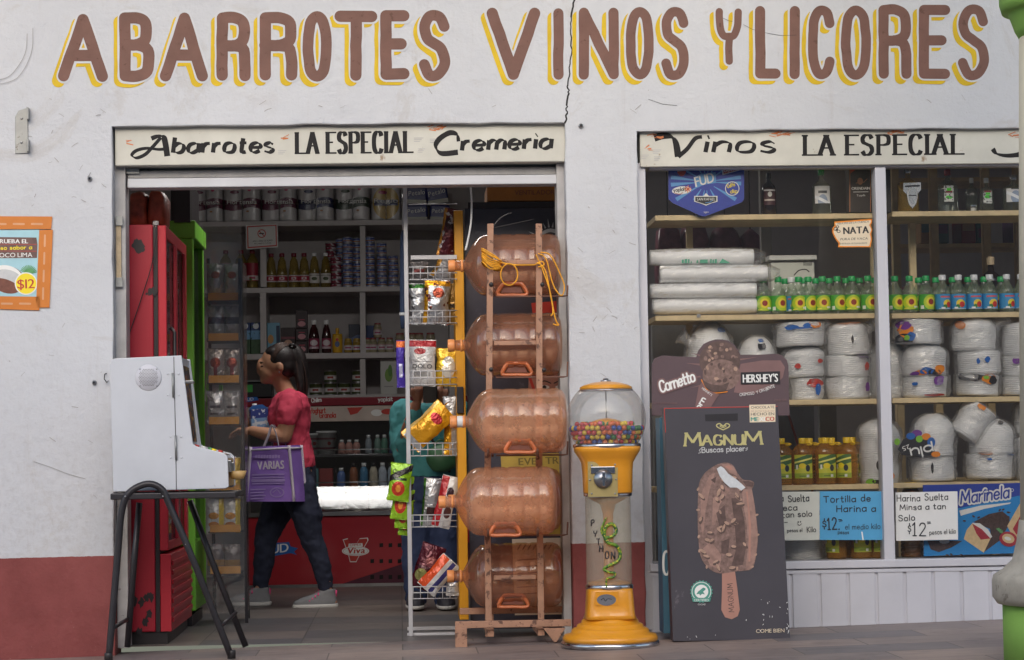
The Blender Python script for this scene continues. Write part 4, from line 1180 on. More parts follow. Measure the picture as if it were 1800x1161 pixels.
spirit(1741, 0, 1, .24, 62, 26, 'small clear bottle with slanting white label, right pane', M_CLEARG, M_LABR, M_CAPW, 'square', .7, tag_col=M_NEON)
spirit(1715, 0, 1, .33, 66, 22, 'thin clear bottle standing back behind the small slanting-label bottle', M_CLEARG, M_LABW, M_CAPW, 'round', .5, (.05, .25))
spirit(1789, 0, 1, .22, 66, 40, 'rightmost top-shelf bottle cut by the column, oval silver label', M_CLEARG, M_LABW, M_SILV, 'square')
spirit(1745, 1, 1, .42, 105, 42, 'big dark wine bottle rising behind the vinegar bottles, right pane', M_DARKG, None, M_OLDWOOD, 'square')
M_BOXBLK = mat('black_card', lin(44, 38, 40), 0.45, var=.1)
M_COPPER = mat('copper_print', lin(196, 130, 90), 0.4, .3)
for i, (x0, x1, Y) in enumerate(((1493, 1531, .22), (1533, 1546, .26))):
    t_ = thing('gift_box', ('tall black tequila gift box with copper edges beside the mullion', 'second black gift box, mostly hidden behind the window mullion')[i], 'box', on_shelf((x0 + x1) / 2, 0, 0, Y), 'black gift boxes on the top shelf')
    b = MB(); box_px(b, x0, 288, x1 + 20 * i, 373, Y, Y + .09); b.build('carton', M_BOXBLK, t_)
    sh = Sheet(Y - .001)
    sh.line([(x0 + .8, 289), (x0 + .8, 373)], 1.4, 0); sh.line([(x1 - .8, 289), (x1 - .8, 373)], 1.4, 0)
    if i == 0:
        sh.poly([(1494, 291), (1514, 291), (1494, 306)], 2); sh.disc(1512, 319, 5, 6, 0); sh.line([(1505, 322), (1518, 321), (1524, 315)], 1.2, 0)
        sh.text('ORENDAIN', (1497, 334), (1529, 333.5), 4.6, 1, heavy=.2); sh.line([(1500, 338), (1526, 337.5)], 1, 1); sh.text('Tequila', (1506, 346), (1521, 345), 3.5, 1)
    sh.build('print', [M_COPPER, M_PWHITE, M_PRED], t_)

# -------- pennant, sticker and signs behind the glass
M_BLUEP = mat('pennant_blue', lin(44, 62, 160, 1.1), 0.4, var=.12, scale=14)
M_LBLUE = mat('ray_blue', lin(96, 160, 220), 0.4, var=.08)
pen = thing('pennant', 'blue pointed advertising pennant with light rays hanging behind the glass', 'pennant', P(1240, 382, .12))
sh = Sheet(.12)
out_ = [(1175, 288), (1308, 288), (1308, 350), (1304, 356), (1244, 379), (1238, 381), (1230, 379), (1182, 357), (1175, 350)]
b = MB(); b.prism([(P(x, y, .12).x, P(x, y, .12).z) for x, y in out_], .12, .123)
b.build('card', M_BLUEP, pen)
for a in (-172, -150, -118, -98, -80, -62, -35, -8, 3, 32, 62, 85, 100, 122, 148, 175):
    a = R(a); c = (1241, 320)
    q = lambda r_, d: (c[0] + r_ * math.cos(a + d), c[1] + r_ * .95 * math.sin(a + d))
    rl = 62 if abs(math.cos(a)) > .7 else (30 if math.sin(a) < 0 else 40)
    sh.poly([q(16, -.03), q(rl, -.06), q(rl, .06), q(16, .03)], 1)
sh.poly([(1221, 312), (1232, 306), (1258, 303), (1259, 322), (1238, 325), (1222, 332)], 1)
sh.text('FUD', (1223, 329), (1256, 320), 17, 2, slant=.1, heavy=.5)
sh.disc(1198, 294, 10, 7, 2); sh.disc(1198, 300, 8, 10, 3); sh.line([(1191, 300), (1206, 299)], 3.4, 2)
sh.poly([(1268, 292), (1300, 288), (1300, 300), (1270, 308)], 2); sh.poly([(1270, 293.5), (1298, 290), (1298, 299), (1272, 306)], 3); sh.hand('Guten', (1273, 303), (1296, 298.5), 7, ('round', 1.2), 2)
sh.disc(1198, 335, 17, 7, 2, rot=-.1); sh.hand('yoplait', (1184, 338), (1206, 335), 6, ('round', 1.2), 4)
for i in range(8): sh.line([(1209, 333), (1209 + 6 * math.cos(i * .8), 333 + 6 * math.sin(i * .8))], 1.5, 3 if i % 2 else 5)
sh.line([(1187, 340), (1194, 342), (1200, 339)], 1, 3, 4)
sh.disc(1287, 332, 12.5, 12.5, 2); sh.disc(1287, 332, 11.2, 11.2, 0); sh.hand('Caffe', (1279, 331), (1292, 327), 6, ('round', 1.2), 6); sh.hand('dip', (1284, 340), (1296, 339), 6, ('round', 1.2), 6)
sh.poly([(1220, 345), (1236, 345), (1241, 340), (1246, 345), (1261, 345), (1261, 355), (1250, 358), (1241, 362), (1231, 358), (1220, 355)], 2)
sh.poly([(1222, 346.5), (1259, 346.5), (1259, 354), (1241, 360), (1222, 354)], 7); sh.text('SAN RAFAEL', (1225, 353), (1257, 353), 4.6, 2); sh.line([(1240, 357), (1248, 356), (1252, 353)], 1.2, 1)
sh.text('Sigma', (1237, 375), (1246, 374.5), 3, 2)
sh.build('print', [M_BLUEP, M_LBLUE, M_PWHITE, M_PRED, M_PBLACK, M_PORANGE, M_PYELLOW, M_PBLACK], pen)

M_PCREAM = mat('print_cream', lin(228, 212, 186), 0.5, var=.05)
nat = thing('sticker', 'cream cream-seller sticker lettered NATA with orange border on the glass', 'sticker', P(1497, 437, .08))
sh = Sheet(.0835)
sh.poly([(1466, 390), (1533, 385), (1533, 392), (1530, 396), (1534, 404), (1531, 412), (1533, 420), (1530, 435), (1473, 435), (1474, 428), (1468, 420), (1463, 410), (1463, 402), (1467, 397)], 0)
sh.poly([(1468, 392.5), (1531, 387.5), (1531, 391), (1528, 396), (1532, 404), (1529, 412), (1531, 420), (1528, 433), (1476, 433), (1476.5, 427), (1470, 419), (1465.5, 410), (1465.5, 403), (1470, 398)], 1)
sh.text('NATA', (1483, 412), (1527, 410), 12, 2, heavy=.7)
sh.text('DELICIAS DE LA CUENCA', (1471, 395), (1527, 391.5), 3.4, 2, slant=.2); sh.text('PURA DE VACA', (1477, 423), (1525, 421.5), 4, 2, slant=.2); sh.text('ELABORADA ARTESANALMENTE', (1476, 430), (1524, 429), 2.5, 2)
for x, y, r_ in ((1469, 403, 4), (1474, 407, 3.5), (1472, 399, 3)): sh.ring(x, y, r_, r_ * .8, 1.3, 2, 14)
sh.disc(1471, 404, 2, 2, 2, 12)
sh.build('print', [M_PORANGE, M_PCREAM, M_PBLACK], nat)

M_PAPERW = mat('paper_white', lin(222, 222, 220), 0.8, var=.04)
M_PAPERG = mat('paper_offwhite', lin(206, 208, 200), 0.8, var=.05)
M_PAPERB = mat('paper_blue', lin(84, 160, 206, 1.05), 0.8, var=.05)
M_PEN = mat('marker_black', lin(44, 46, 54), 0.6)
def paper(label, Y, quad, mi_mat, lines, extra=None):
    t_ = thing('price_sign', label, 'handwritten sign', P(sum(q[0] for q in quad) / 4, max(q[1] for q in quad), Y), 'handwritten price signs on the window')
    sh = Sheet(Y); sh.poly(quad, 0); sh.build('sheet', mi_mat, t_)
    sh = Sheet(Y - .0012)
    for st, a, b_, h, pw in lines: sh.hand(st, a, b_, h, ('round', pw), 0, jit=.05, gap=.26)
    if extra: extra(sh)
    sh.build('handwriting', [M_PEN, M_PWHITE], t_)
paper('white handwritten flour sign right of the mullion, 12 pesos a kilo', .0815, [(1574, 866), (1683, 864), (1684, 949), (1575, 951)], M_PAPERW,
      [('Harina', (1577, 882), (1617, 881), 11, 1.5), ('Suelta', (1626, 880), (1666, 879), 11, 1.5), ('Minsa a tan', (1582, 897), (1662, 895), 9.5, 1.5), ('Solo', (1580, 916), (1608, 915), 10, 1.5),
       ('$', (1596, 937), (1601, 937), 14, 1.7), ('12', (1604, 943), (1627, 943), 22, 2.1), ('pesos el kilo', (1634, 940), (1680, 938), 8, .9)],
      lambda sh: [sh.line([(1630, 921), (1636, 920)], 1, 0), sh.line([(1630, 918), (1635, 918)], 1.4, 0)])
paper('blue handwritten flour tortilla sign, 12 pesos the half kilo', .0815, [(1441, 864), (1551, 864), (1551, 949.5), (1441, 949.5)], M_PAPERB,
      [('Tortilla', (1448, 884), (1504, 882), 11, 1.7), ('de', (1514, 882), (1530, 881), 11, 1.7), ('Harina a', (1471, 900), (1539, 899), 11, 1.7), ('$', (1446, 928), (1452, 928), 14, 1.9), ('12.', (1455, 932), (1475, 931), 20, 2.3),
       ('el medio kilo', (1486, 931), (1547, 930), 9, 1.0), ('pesos', (1473, 939), (1492, 939), 6, .9)],
      lambda sh: [sh.line([(1474, 914), (1479, 914)], 1.6, 0), sh.line([(1475, 917), (1481, 915.5)], 1, 0), sh.line([(1515, 936), (1517, 949)], 2.4, 1)])
paper('off-white handwritten sign partly hidden by the ice cream box, with a smiley', .0815, [(1340, 865), (1440.5, 864.5), (1440.5, 949.5), (1340, 951)], M_PAPERG,
      [('Harina', (1345, 883), (1377, 882), 11, 1.5), ('Suelta', (1386, 883), (1422, 881), 11, 1.7), ('S', (1360, 898), (1366, 898), 10, 1.5), ('eca', (1377, 898), (1401, 897), 10, 1.7), ('a tan solo', (1362, 911), (1427, 908), 9.5, 1.5), ('pesos el', (1384, 936), (1410, 935), 6, .9), ('Kilo', (1419, 936), (1434, 935), 9, 1.3)],
      lambda sh: [sh.disc(1403, 918, 1.2, 1.5, 0, 8), sh.disc(1407, 917.5, 1.2, 1.5, 0, 8), sh.line([(1402, 921), (1405, 924), (1409, 921)], 1, 0, 4), sh.line([(1379, 919), (1384, 918.5)], 1.2, 0)])

M_MARBLUE = mat('poster_deep_blue', lin(44, 66, 160, 1.1), 0.35, var=.08, scale=4)
M_MARMID = mat('poster_mid_blue', lin(40, 136, 206, 1.1), 0.35, var=.10, scale=4)
M_CAKE = mat('cake_sponge', lin(226, 196, 150), 0.5, var=.1, scale=60)
M_CHOC = mat('chocolate_print', lin(74, 52, 50), 0.5, var=.45, scale=70)
M_JAM = mat('jam_print', lin(176, 44, 60), 0.4, var=.2, scale=30)
mar = thing('cake_poster', 'blue snack cake poster with strawberry behind the right pane', 'poster', P(1740, 975, .13))
sh = Sheet(.13)
sh.poly([(1622, 853), (1990, 845), (1990, 966), (1624, 978)], 0); 
sh.poly([(1622, 902), (1690, 893), (1790, 872), (1990, 850), (1990, 955), (1700, 955), (1624, 962)], 1); sh.poly([(1624, 957), (1690, 954), (1990, 945), (1990, 966), (1624, 978)], 1)
for dw, mi in ((6, 2), (0, 0)):
    sh.hand('Marinela', (1689, 886), (1773, 875), 21, ('round', 2.9 + dw), mi, slant=.18, gap=.2)
sh.line([(1727, 868), (1731, 862), (1738, 863), (1736, 868), (1732, 867)], 1.6, 0, 5)
sh.poly([(1686, 898), (1724, 889), (1777, 883.5), (1775, 886), (1730, 895), (1689, 907)], 2); sh.ring(1779, 862, 3, 3, .8, 2, 14)
sh.poly([(1630, 951), (1692, 951), (1672, 963), (1650, 971), (1636, 966)], 4); sh.disc(1660, 952, 9, 4, 6)
sh.poly([(1711, 918), (1738, 904), (1762, 899), (1775, 910), (1774, 922), (1758, 950), (1728, 972), (1726, 968), (1742, 945), (1740, 930)], 4)
sh.poly([(1710, 919), (1723, 925), (1742, 945), (1729, 972), (1694, 948), (1699, 932)], 3)
sh.poly([(1709, 920), (1722, 920), (1737, 931), (1744, 944), (1740, 947), (1726, 931)], 2)
sh.poly([(1709, 921), (1726, 931), (1741, 947), (1724, 949), (1716, 938)], 5)
for i in range(70):
    x, y = random.uniform(1714, 1775), random.uniform(898, 924)
    if y > 940 - (x - 1700) * .5: sh.disc(x, y - 2, random.uniform(1, 2.3), random.uniform(.8, 1.6), 4, 7)
for x, y in ((1695, 916), (1711, 908), (1720, 910), (1757, 897), (1763, 896), (1772, 901), (1665, 976), (1672, 975), (1690, 976)): sh.disc(x, y, 3, 1.6, 4, 8, rot=random.uniform(-1, 1))
sh.poly([(1770, 925), (1798, 876), (1830, 868), (1830, 900), (1790, 950), (1778, 940)], 3); sh.poly([(1780, 930), (1800, 895), (1812, 890), (1794, 935), (1786, 940)], 5)
for i in range(7): sh.poly([(1762, 938), (1750 + i * 3, 930 + i * 3.2), (1756 + i * 3.4, 928 + i * 2)], 7)
sh.disc(1772, 948, 16, 13, 5, rot=.3); sh.disc(1772, 947, 11, 8, 3, rot=.3); sh.disc(1771, 947, 6, 3, 2, rot=.3)
sh.build('print', [M_MARBLUE, M_MARMID, M_PWHITE, M_CAKE, M_CHOC, M_JAM, M_PGREY, M_PGREEN], mar)

# -------- darker shop space behind the window
M_DKBOX = [mat('carton_brown', lin(160, 128, 92), .8, var=.15), mat('carton_plum', lin(124, 78, 88), .7, var=.2), mat('carton_teal', lin(84, 124, 132), .7, var=.2), mat('carton_red', lin(140, 50, 50), .6, var=.2), mat('carton_violet', lin(120, 90, 130), .6, var=.2)]
un = thing('wooden_rack', 'timber storage rack in the dark shop behind the right pane', 'rack', P(1700, 980, 1.9))
for x in (1575, 1643, 1735, 1792, 1860):
    b = MB(); box_px(b, x, 285, x + 13, 985, 1.9, 1.95); b.build('post', M_SHELFWOOD, un)
for y in (312, 428, 560, 700, 840):
    b = MB(); box_px(b, 1560, y, 1880, y + 7, 1.96, 2.3); b.build('rack_shelf', M_SHELFWOOD, un)
k_ = 0
for (x0, x1, y0, y1, mi, tx) in ((1618, 1646, 383, 428, 0, 'brown carton on the timber rack behind the right pane'), (1648, 1668, 385, 428, 2, 'teal carton beside the brown one on the timber rack'), (1690, 1715, 380, 428, 3, 'red calendar-like carton on the timber rack'), (1718, 1732, 392, 428, 2, 'narrow blue-grey carton on the timber rack'), (1780, 1798, 385, 430, 4, 'violet pack on the timber rack next to the column'), (1600, 1640, 500, 560, 1, 'plum carton on the middle timber rack shelf'), (1660, 1720, 490, 560, 0, 'wide brown carton on the middle timber rack shelf')):
    t_ = thing('carton', tx, 'carton', P((x0 + x1) / 2, y1, 2.0), 'cartons on the timber rack')
    b = MB(); box_px(b, x0, y0, x1, y1 - .5, 1.99, 2.2); b.build('box_body', M_DKBOX[mi], t_, bevel=.004)
    b = MB(); box_px(b, x0 + 2, y0 + 10, x1 - 2, y0 + 26, 1.9885, 1.99); b.build('print', M_DKBOX[(mi + 2) % 5], t_)
M_BAGPLUM = mat('plum_bag', lin(124, 76, 88), .3, var=.3, scale=20, bump=.8, bscale=22)
for i, (x, y, w_, h) in enumerate(((1175, 400, 46, 130), (1222, 395, 50, 150), (1275, 400, 54, 140), (1320, 410, 40, 130))):
    p = P(x, y + h / 2, 1.3); k = mpp(1.3)
    b = MB(); b.loft([((p.x, 1.3, p.z + h * q * k), w_ * e * k, .08 * e * 2) for q, e in ((-.55, .3), (-.5, .5), (-.1, .56), (.3, .52), (.46, .4), (.56, .1))], 22, p=3)
    b.v = [(v[0] + .02 * noise.noise(Vector(v) * 14), v[1] + .03 * noise.noise(Vector(v) * 20), v[2]) for v in b.v]
    t_ = thing('hanging_bag', f'{ORD[i]} dark plum bag from the left hanging behind the upper left pane', 'bag', (p.x, 1.3, p.z - h * .5 * k), 'dark bags hung behind the left pane'); b.build('sack', M_BAGPLUM, t_)
    b = MB(); b.tube([(p.x, 1.3, p.z + h * .5 * k), (p.x, 1.3, 2.95)], .003, 5); b.build('hanging_cord', M_BLKCAP, t_)
M_POSTG = mat('grey_post', lin(150, 146, 142), .7, var=.1)
b = MB(); p = P(1349, 500, .95); b.box(p.x - .025, p.x + .025, .95, 1.0, 0, 2.95); tag(b.build('timber_post', M_POSTG), 'pale square post standing in the shop behind the left pane', 'post')
t_ = thing('white_carton', 'white carton with lid and barcode behind the vinegar bottles, left pane', 'carton', on_shelf(1392, 1, 0, .4))
b = MB(); box_px(b, 1356, 462, 1432, 549, .4, .49); b.build('box_body', M_PAPERG, t_)
b = MB(); box_px(b, 1352, 449, 1436, 457, .39, .5); b.build('lid', M_PAPERW, t_, bevel=.002)
sh = Sheet(.399)
for i in range(8): sh.line([(1413 + i * 2, 461), (1413 + i * 2, 467)], 1, 0)
sh.line([(1396, 484), (1404, 476), (1416, 474), (1422, 478)], 1.8, 0, 5); sh.build('print', M_PBLACK, t_)
M_PARTW = mat('partition_grey', lin(150, 148, 146), .75, var=.12)
b = MB(); box_px(b, 1150, 566, 1432, 985, .75, .8); tag(b.build('partition_panel', M_PARTW), 'grey board standing behind the lower shelves of the left pane', 'panel')
b = MB(); box_px(b, 1440, 566, 1470, 860, 1.0, 1.05); tag(b.build('partition_panel', M_PARTW), 'narrow grey board behind the oil jugs in the left pane', 'panel')
M_BROOM = mat('broom_handle', lin(160, 84, 54), .5)
b = MB(); a, c = P(1388, 735, .6), P(1402, 780, .6); d = (c - a).normalized(); b.tube([a - d * .2, c + d * .35], .006, 8)
tag(b.build('broom_handle', M_BROOM), 'reddish stick leaning behind the oil jugs', 'stick')
# ================================================================== THINGS ON THE PAVEMENT
# -------- arcade machine on its stool
M_ARCW = mat('arcade_white', lin(202, 205, 212), 0.4, var=0.07, scale=4, wear=lin(150, 140, 128), wear_t=0.74, wear_s=9, coat=.2)
M_ARCD = mat('arcade_dark', lin(44, 40, 44), 0.4)
M_SCREEN = printed('arcade_glass_print', lin(40, 30, 30), [('blot', 16, .56, lin(150, 90, 40)), ('blot', 24, .6, lin(60, 80, 120)), ('blot', 34, .62, lin(200, 160, 40))], rough=.5)
M_CONS = printed('console_print', lin(110, 84, 60), [('blot', 60, .52, lin(60, 110, 90)), ('blot', 85, .55, lin(200, 90, 50)), ('blot', 110, .6, lin(230, 220, 200))], rough=.3)
M_MARQ = printed('marquee_print', lin(60, 90, 150), [('blot', 40, .55, lin(190, 210, 230))], rough=.3)
M_TRAYB = mat('tray_plastic', lin(206, 170, 112), 0.4, var=.15)
YA, YB = -0.50, -0.10
arc = thing('arcade_machine', 'white bar-top arcade slot machine with round speaker grille on a black stool', 'arcade machine', P(300, 866, YA))
PAN = [(199, 865), (193, 640), (196, 633), (202, 630.5), (319, 625), (339, 781), (345, 785), (394, 797), (400, 803), (402, 856), (396, 859)]
pan = [(P(x, y, YA).x, P(x, y, YA).z) for x, y in PAN]
for Y0, Y1 in ((YA, YA + .02), (YB - .02, YB)):
    b = MB(); b.prism(pan, Y0, Y1); b.build('side_panel', M_ARCW, arc, bevel=.003)
ins = [(200, 864), (195, 640), (198, 634), (318, 628), (316, 640), (331, 776), (334, 786), (392, 800), (397, 806), (399, 855)]
ins = [(P(x, y, YA).x, P(x, y, YA).z) for x, y in ins]
b = MB(); b.prism(ins, YA + .021, YB - .021); b.build('cabinet', M_ARCW, arc)
def front_face(name, q0, q1, m, off=.003):
    a, c = P(q0[0], q0[1], YA), P(q1[0], q1[1], YA)
    n = Vector((c.z - a.z, 0, -(c.x - a.x))).normalized()
    n = n if n.x > 0 or n.z > 0 else -n
    b = MB(); vs_ = []
    for o_ in (0, off):
        for p_ in (a, c):
            for y in (YA + .022, YB - .022): vs_.append((p_.x + n.x * o_, y, p_.z + n.z * o_))
    b.add(vs_, [(4, 5, 7, 6), (0, 1, 5, 4), (2, 3, 7, 6), (0, 2, 6, 4), (1, 3, 7, 5)]); return b.build(name, m, arc)
front_face('marquee', (318, 628), (316.2, 640), M_MARQ); front_face('screen', (316.2, 641), (331, 776), M_SCREEN); cons = front_face('console', (334, 786), (392, 800), M_CONS); front_face('coin_door', (397, 806), (399, 855), M_TRAYB)
for i, m_ in enumerate((M_PRED, M_PWHITE, M_PGREEN, M_PYELLOW, M_PRED)):
    p = P(343 + i * 10, 788 + i * 2.4, YA); b = MB(); b.tube([(p.x, YA + .06 + .05 * (i % 3), p.z), (p.x + .004, YA + .06 + .05 * (i % 3), p.z + .014)], .010, 10); b.build('push_button', m_, cons)
p = P(398, 822, YA); b = MB(); b.box(p.x, p.x + .016, YA + .06, YA + .10, p.z - .02, p.z + .03); b.box(p.x, p.x + .022, YA + .12, YA + .145, p.z - .03, p.z + .02); b.build('coin_slot', M_STEEL, arc, bevel=.002)
c0 = P(417, 833, YA + .12); b = MB(); b.lathe([(.012, -.024), (.028, -.020), (.040, .012), (.0385, .012), (.026, -.016), (.001, -.018)], 24, tuple(c0)); b.build('coin_tray', M_TRAYB, arc)
c1 = P(261, 664, YA); k = mpp(YA)
b = MB(); b.tube([(c1.x, YA - .0005, c1.z), (c1.x, YA - .004, c1.z)], [23 * k, 22 * k], 36); gr = b.build('speaker_grille', M_WINWHITE, arc)
b = MB()
for i in range(-6, 7):
    for j in range(-6, 7):
        x, z = (i + (j % 2) * .5) * .0064, j * .0056
        if x * x + z * z < (.040) ** 2:
            b.add([(c1.x + x + .0019 * math.cos(a), YA - .0046, c1.z + z + .0019 * math.sin(a)) for a in (q * math.pi / 3 for q in range(6))], [list(range(6))])
b.build('perforation', M_ARCD, gr)
for a in range(4): 
    b = MB(); b.ball((c1.x + .049 * math.cos(a * 1.57 + .78), YA - .0045, c1.z + .049 * math.sin(a * 1.57 + .78)), (.0035, .002, .0035), 8, 6); b.build('screw', M_STEEL, gr)
sh = Sheet(YA - .0004); sh.line([(305.5, 628), (307, 700), (309, 780), (310, 861)], 1.3, 0); sh.build('seam', M_ARCD, arc)
for x, y0, y1 in ((304, 656, 699), (309, 766, 809)):
    a, c = P(x, y0, YA), P(x + 1, y1, YA)
    b = MB(); b.tube([(a.x, YA - .005, a.z), (c.x, YA - .005, c.z)], .005, 10); h_ = b.build('hinge', M_METALGREY, arc)
    for dx in (-9, 10):
        for yy in (y0 + 2, y1 - 4):
            q = P(x + dx, yy, YA); b = MB(); b.ball((q.x, YA - .001, q.z), (.0045, .0025, .0045), 8, 6); b.build('rivet', M_ARCW, h_)
b = MB(); q = P(336, 672, YA + .04); b.box(q.x - .03, q.x + .012, YA + .024, YA + .07, q.z - .006, q.z + .006); b.build('lock_bar', M_STEEL, arc, bevel=.002)

M_BLKIRON = mat('black_iron', lin(52, 50, 54), 0.4, .3, var=.2, wear=lin(150, 130, 100), wear_t=.72, wear_s=16)
st = thing('stool', 'black tubular steel stool carrying the white arcade machine', 'stool', FH(300, 1145))
b = MB(); box_px(b, 196, 866, 416, 877, -.54, -.06, Yref=-.5); b.build('seat', M_BLKIRON, st, bevel=.004)
def pxtube(pts, r, seg=10, sm=5, **kw):
    w_ = [tuple(P(x, y, Y)) for x, y, Y in pts]
    if sm: w_ = catmull(w_, sm)
    b = MB(); b.tube(w_, r, seg, **kw); return b
YF, YR = -.535, -.04
pxtube([(191, 1161, YF), (206, 985, YF), (213, 905, YF), (226, 868, YF), (258, 851, YF), (284, 860, YF), (298, 888, YF), (340, 986, YF), (407, 1156, -.47)], .0145).build('leg_arch', M_BLKIRON, st)
pxtube([(224, 1138, YR), (236, 985, YR), (245, 884, YR)], .0135, sm=0).build('leg', M_BLKIRON, st)
pxtube([(334, 880, YR), (372, 985, YR), (432, 1137, YR)], .0135, sm=0).build('leg', M_BLKIRON, st)
pxtube([(199, 1104, YF), (224, 1089, YR)], .009, sm=0).build('crossbar', M_BLKIRON, st)
pxtube([(386, 1103, -.49), (414, 1078, YR)], .009, sm=0).build('crossbar', M_BLKIRON, st)
for x, y, Y in ((191, 1158, YF), (407, 1153, -.47)):
    p = P(x, y, Y); b = MB(); b.lathe([(.0175, -.012), (.0175, .02), (.015, .024)], 14, tuple(p)); b.build('rubber_foot', M_BLKCAP, st)
for x, y in ((221, 873), (287, 873), (327, 957)):
    p = P(x, y, YF); b = MB(); b.ball((p.x, YF - .0145, p.z), .004, 8, 6); b.build('bolt', M_STEEL, st)

# -------- gumball machine
M_GUMY = mat('gumball_yellow', lin(226, 152, 36), 0.3, var=.07, scale=6, coat=.4, wear=lin(190, 120, 40), wear_t=.76, wear_s=14)
M_CHROME = mat('chrome', lin(200, 200, 204), 0.18, 1.0, var=.06)
M_BRASSP = mat('coin_plate', lin(196, 176, 120), 0.35, .6, var=.12)
M_GLOBE = film('globe_plastic', (0.93, 0.93, 0.92, 1), gloss=.0, rough=.08, bump=.05, bscale=8, haze=.10, hcol=(.8, .8, .78, 1), fk=.85)
M_TUBE = film('tube_plastic', (0.93, 0.91, 0.86, 1), gloss=.0, rough=.12, bump=.1, bscale=10, haze=.2, hcol=(.74, .68, .54, 1), fk=.5)
M_FUNNEL = tinted('amber_funnel', (1, .75, .45, 1), lin(210, 140, 60), .6, .3, .1)
YG = -.52
k = mpp(YG)
gb = P(1073, 1136, YG); gz = zs(gb.x)
gum = thing('gumball_machine', 'yellow spiral gumball machine with clear globe and a green snake lettered column', 'gumball machine', (gb.x, YG, gz))
gzp = lambda py: gz + (1136 - py) * k
gl = lambda prof: [(r * k, gzp(y)) + tuple(e) for r, y, *e in prof]
cen = (gb.x, YG, 0)
b = MB(); b.lathe(gl([(83, 1137), (86, 1135), (86.5, 1129), (84, 1126)]), 48, cen); b.build('base_ring', M_CHROME, gum)
b = MB(); b.lathe(gl([(83, 1127), (83.5, 1120), (80, 1114.5), (69, 1112), (67.5, 1106), (64, 1103.5), (59, 1102), (58, 1098), (55, 1096), (51, 1095), (49.5, 1090), (46, 1087), (44, 1085)]), 48, cen); b.build('base', M_GUMY, gum)
b = MB(); b.loft([((gb.x, YG, gzp(y)), r * k, r * k) for r, y in ((46, 1087), (43, 1080), (41.5, 1060), (40, 1038), (39, 1035))], 40, p=4.2); pc = b.build('pedestal', M_GUMY, gum)
b = MB(); b.lathe(gl([(40, 1036), (42, 1035), (42, 1029), (40, 1027.5)]), 40, cen); b.build('collar', M_CHROME, gum)
b = MB(); b.lathe(gl([(40, 1029), (40, 870)]), 40, cen, caps=False); tb = b.build('clear_tube', M_TUBE, gum)
b = MB(); b.lathe(gl([(38, 1030), (38, 1024), (20, 1020), (9, 1016), (9, 960), (9, 905), (14, 888), (36, 876)]), 28, cen); b.build('inner_pole', M_FUNNEL, gum)
b = MB(); b.lathe(gl([(40, 874), (42.5, 873), (42.5, 868), (40, 867)]), 40, cen); b.build('collar', M_CHROME, gum)
b = MB(); b.loft([((gb.x, YG, gzp(y)), r * k, r * k) for r, y in ((41.5, 868), (42.5, 866), (43.5, 830), (45, 815), (50, 805), (56, 796), (58, 790), (57, 787))], 44, p=3.6); bd = b.build('body', M_GUMY, gum)
b = MB(); b.lathe(gl([(58, 789), (60, 788), (60, 783), (57.5, 781)]), 44, cen); b.build('globe_ring', M_CHROME, gum)
gcy, gr_ = 738, 70
gprof = []
for i in range(19):
    a = math.radians(-42 + i * (42 + 50) / 18)
    gprof.append((gr_ * math.cos(a), gcy - gr_ * math.sin(a)))
b = MB(); b.lathe(gl(gprof), 48, cen, caps=False); b.build('globe', M_GLOBE, gum)
b = MB(); b.lathe(gl([(44, 687), (46.5, 685), (46, 682), (40, 678.5), (26, 674), (10, 672)]), 44, cen); b.build('lid', M_GUMY, gum)
b = MB(); b.lathe(gl([(45, 689.5), (48, 688.5), (48, 687), (45, 686)]), 44, cen); b.build('lid_ring', M_CHROME, gum)
b = MB(); b.lathe(gl([(9, 673), (9, 670), (5, 669.5), (5, 667), (3, 666)]), 16, cen); b.build('lid_lock', M_CHROME, gum)
b = MB(); b.lathe(gl([(1.2, 782), (1.2, 668)]), 8, cen); b.build('centre_rod', M_STEEL, gum)
b = MB(); b.lathe(gl([(26, 752), (30, 748), (26, 742), (14, 738), (3, 736)]), 28, cen); b.build('baffle', M_GUMY, gum)
Yf = YG - 43.5 * k
sh = Sheet(Yf - .001); sh.poly([(1033, 812), (1086, 811), (1086, 873), (1034, 874)], 0)
pl = sh.build('coin_plate', M_BRASSP, bd)
b = MB(); p = P(1060, 842, Yf); b.tube([(p.x, Yf - .002, p.z), (p.x, Yf - .012, p.z)], .038, 28); b.build('coin_mechanism', M_STEEL, bd)
b = MB(); b.tube([(p.x, Yf - .0121, p.z), (p.x, Yf - .026, p.z)], .014, 16); b.box(p.x - .006, p.x + .006, Yf - .036, Yf - .0262, p.z - .03, p.z + .03); b.build('knob', M_CHROME, bd, bevel=.002)
b = MB(); b.box(p.x - .05, p.x + .05, Yf - .008, Yf - .002, p.z + .022, p.z + .05); b.build('coin_bracket', M_CHROME, bd, bevel=.002)
for x, y in ((1037, 844), (1083, 843), (1040, 818), (1081, 817), (1040, 868), (1081, 868)):
    q = P(x, y, Yf); b = MB(); b.ball((q.x, Yf - .003, q.z), (.004, .003, .004), 8, 6); b.build('screw', M_STEEL, bd)
Yp = YG - 41.5 * k
sh = Sheet(Yp - .003); sh.poly([(1046, 1041), (1087, 1040), (1087, 1064), (1047, 1065)], 0); sh.disc(1066, 1055, 17, 10, 1); sh.line([(1057, 1055), (1061, 1052), (1064, 1057), (1068, 1053), (1075, 1054)], 1.2, 2, 4)
sh.build('dispenser_flap', [M_GUMY, M_CHROME, M_PBLACK], pc)
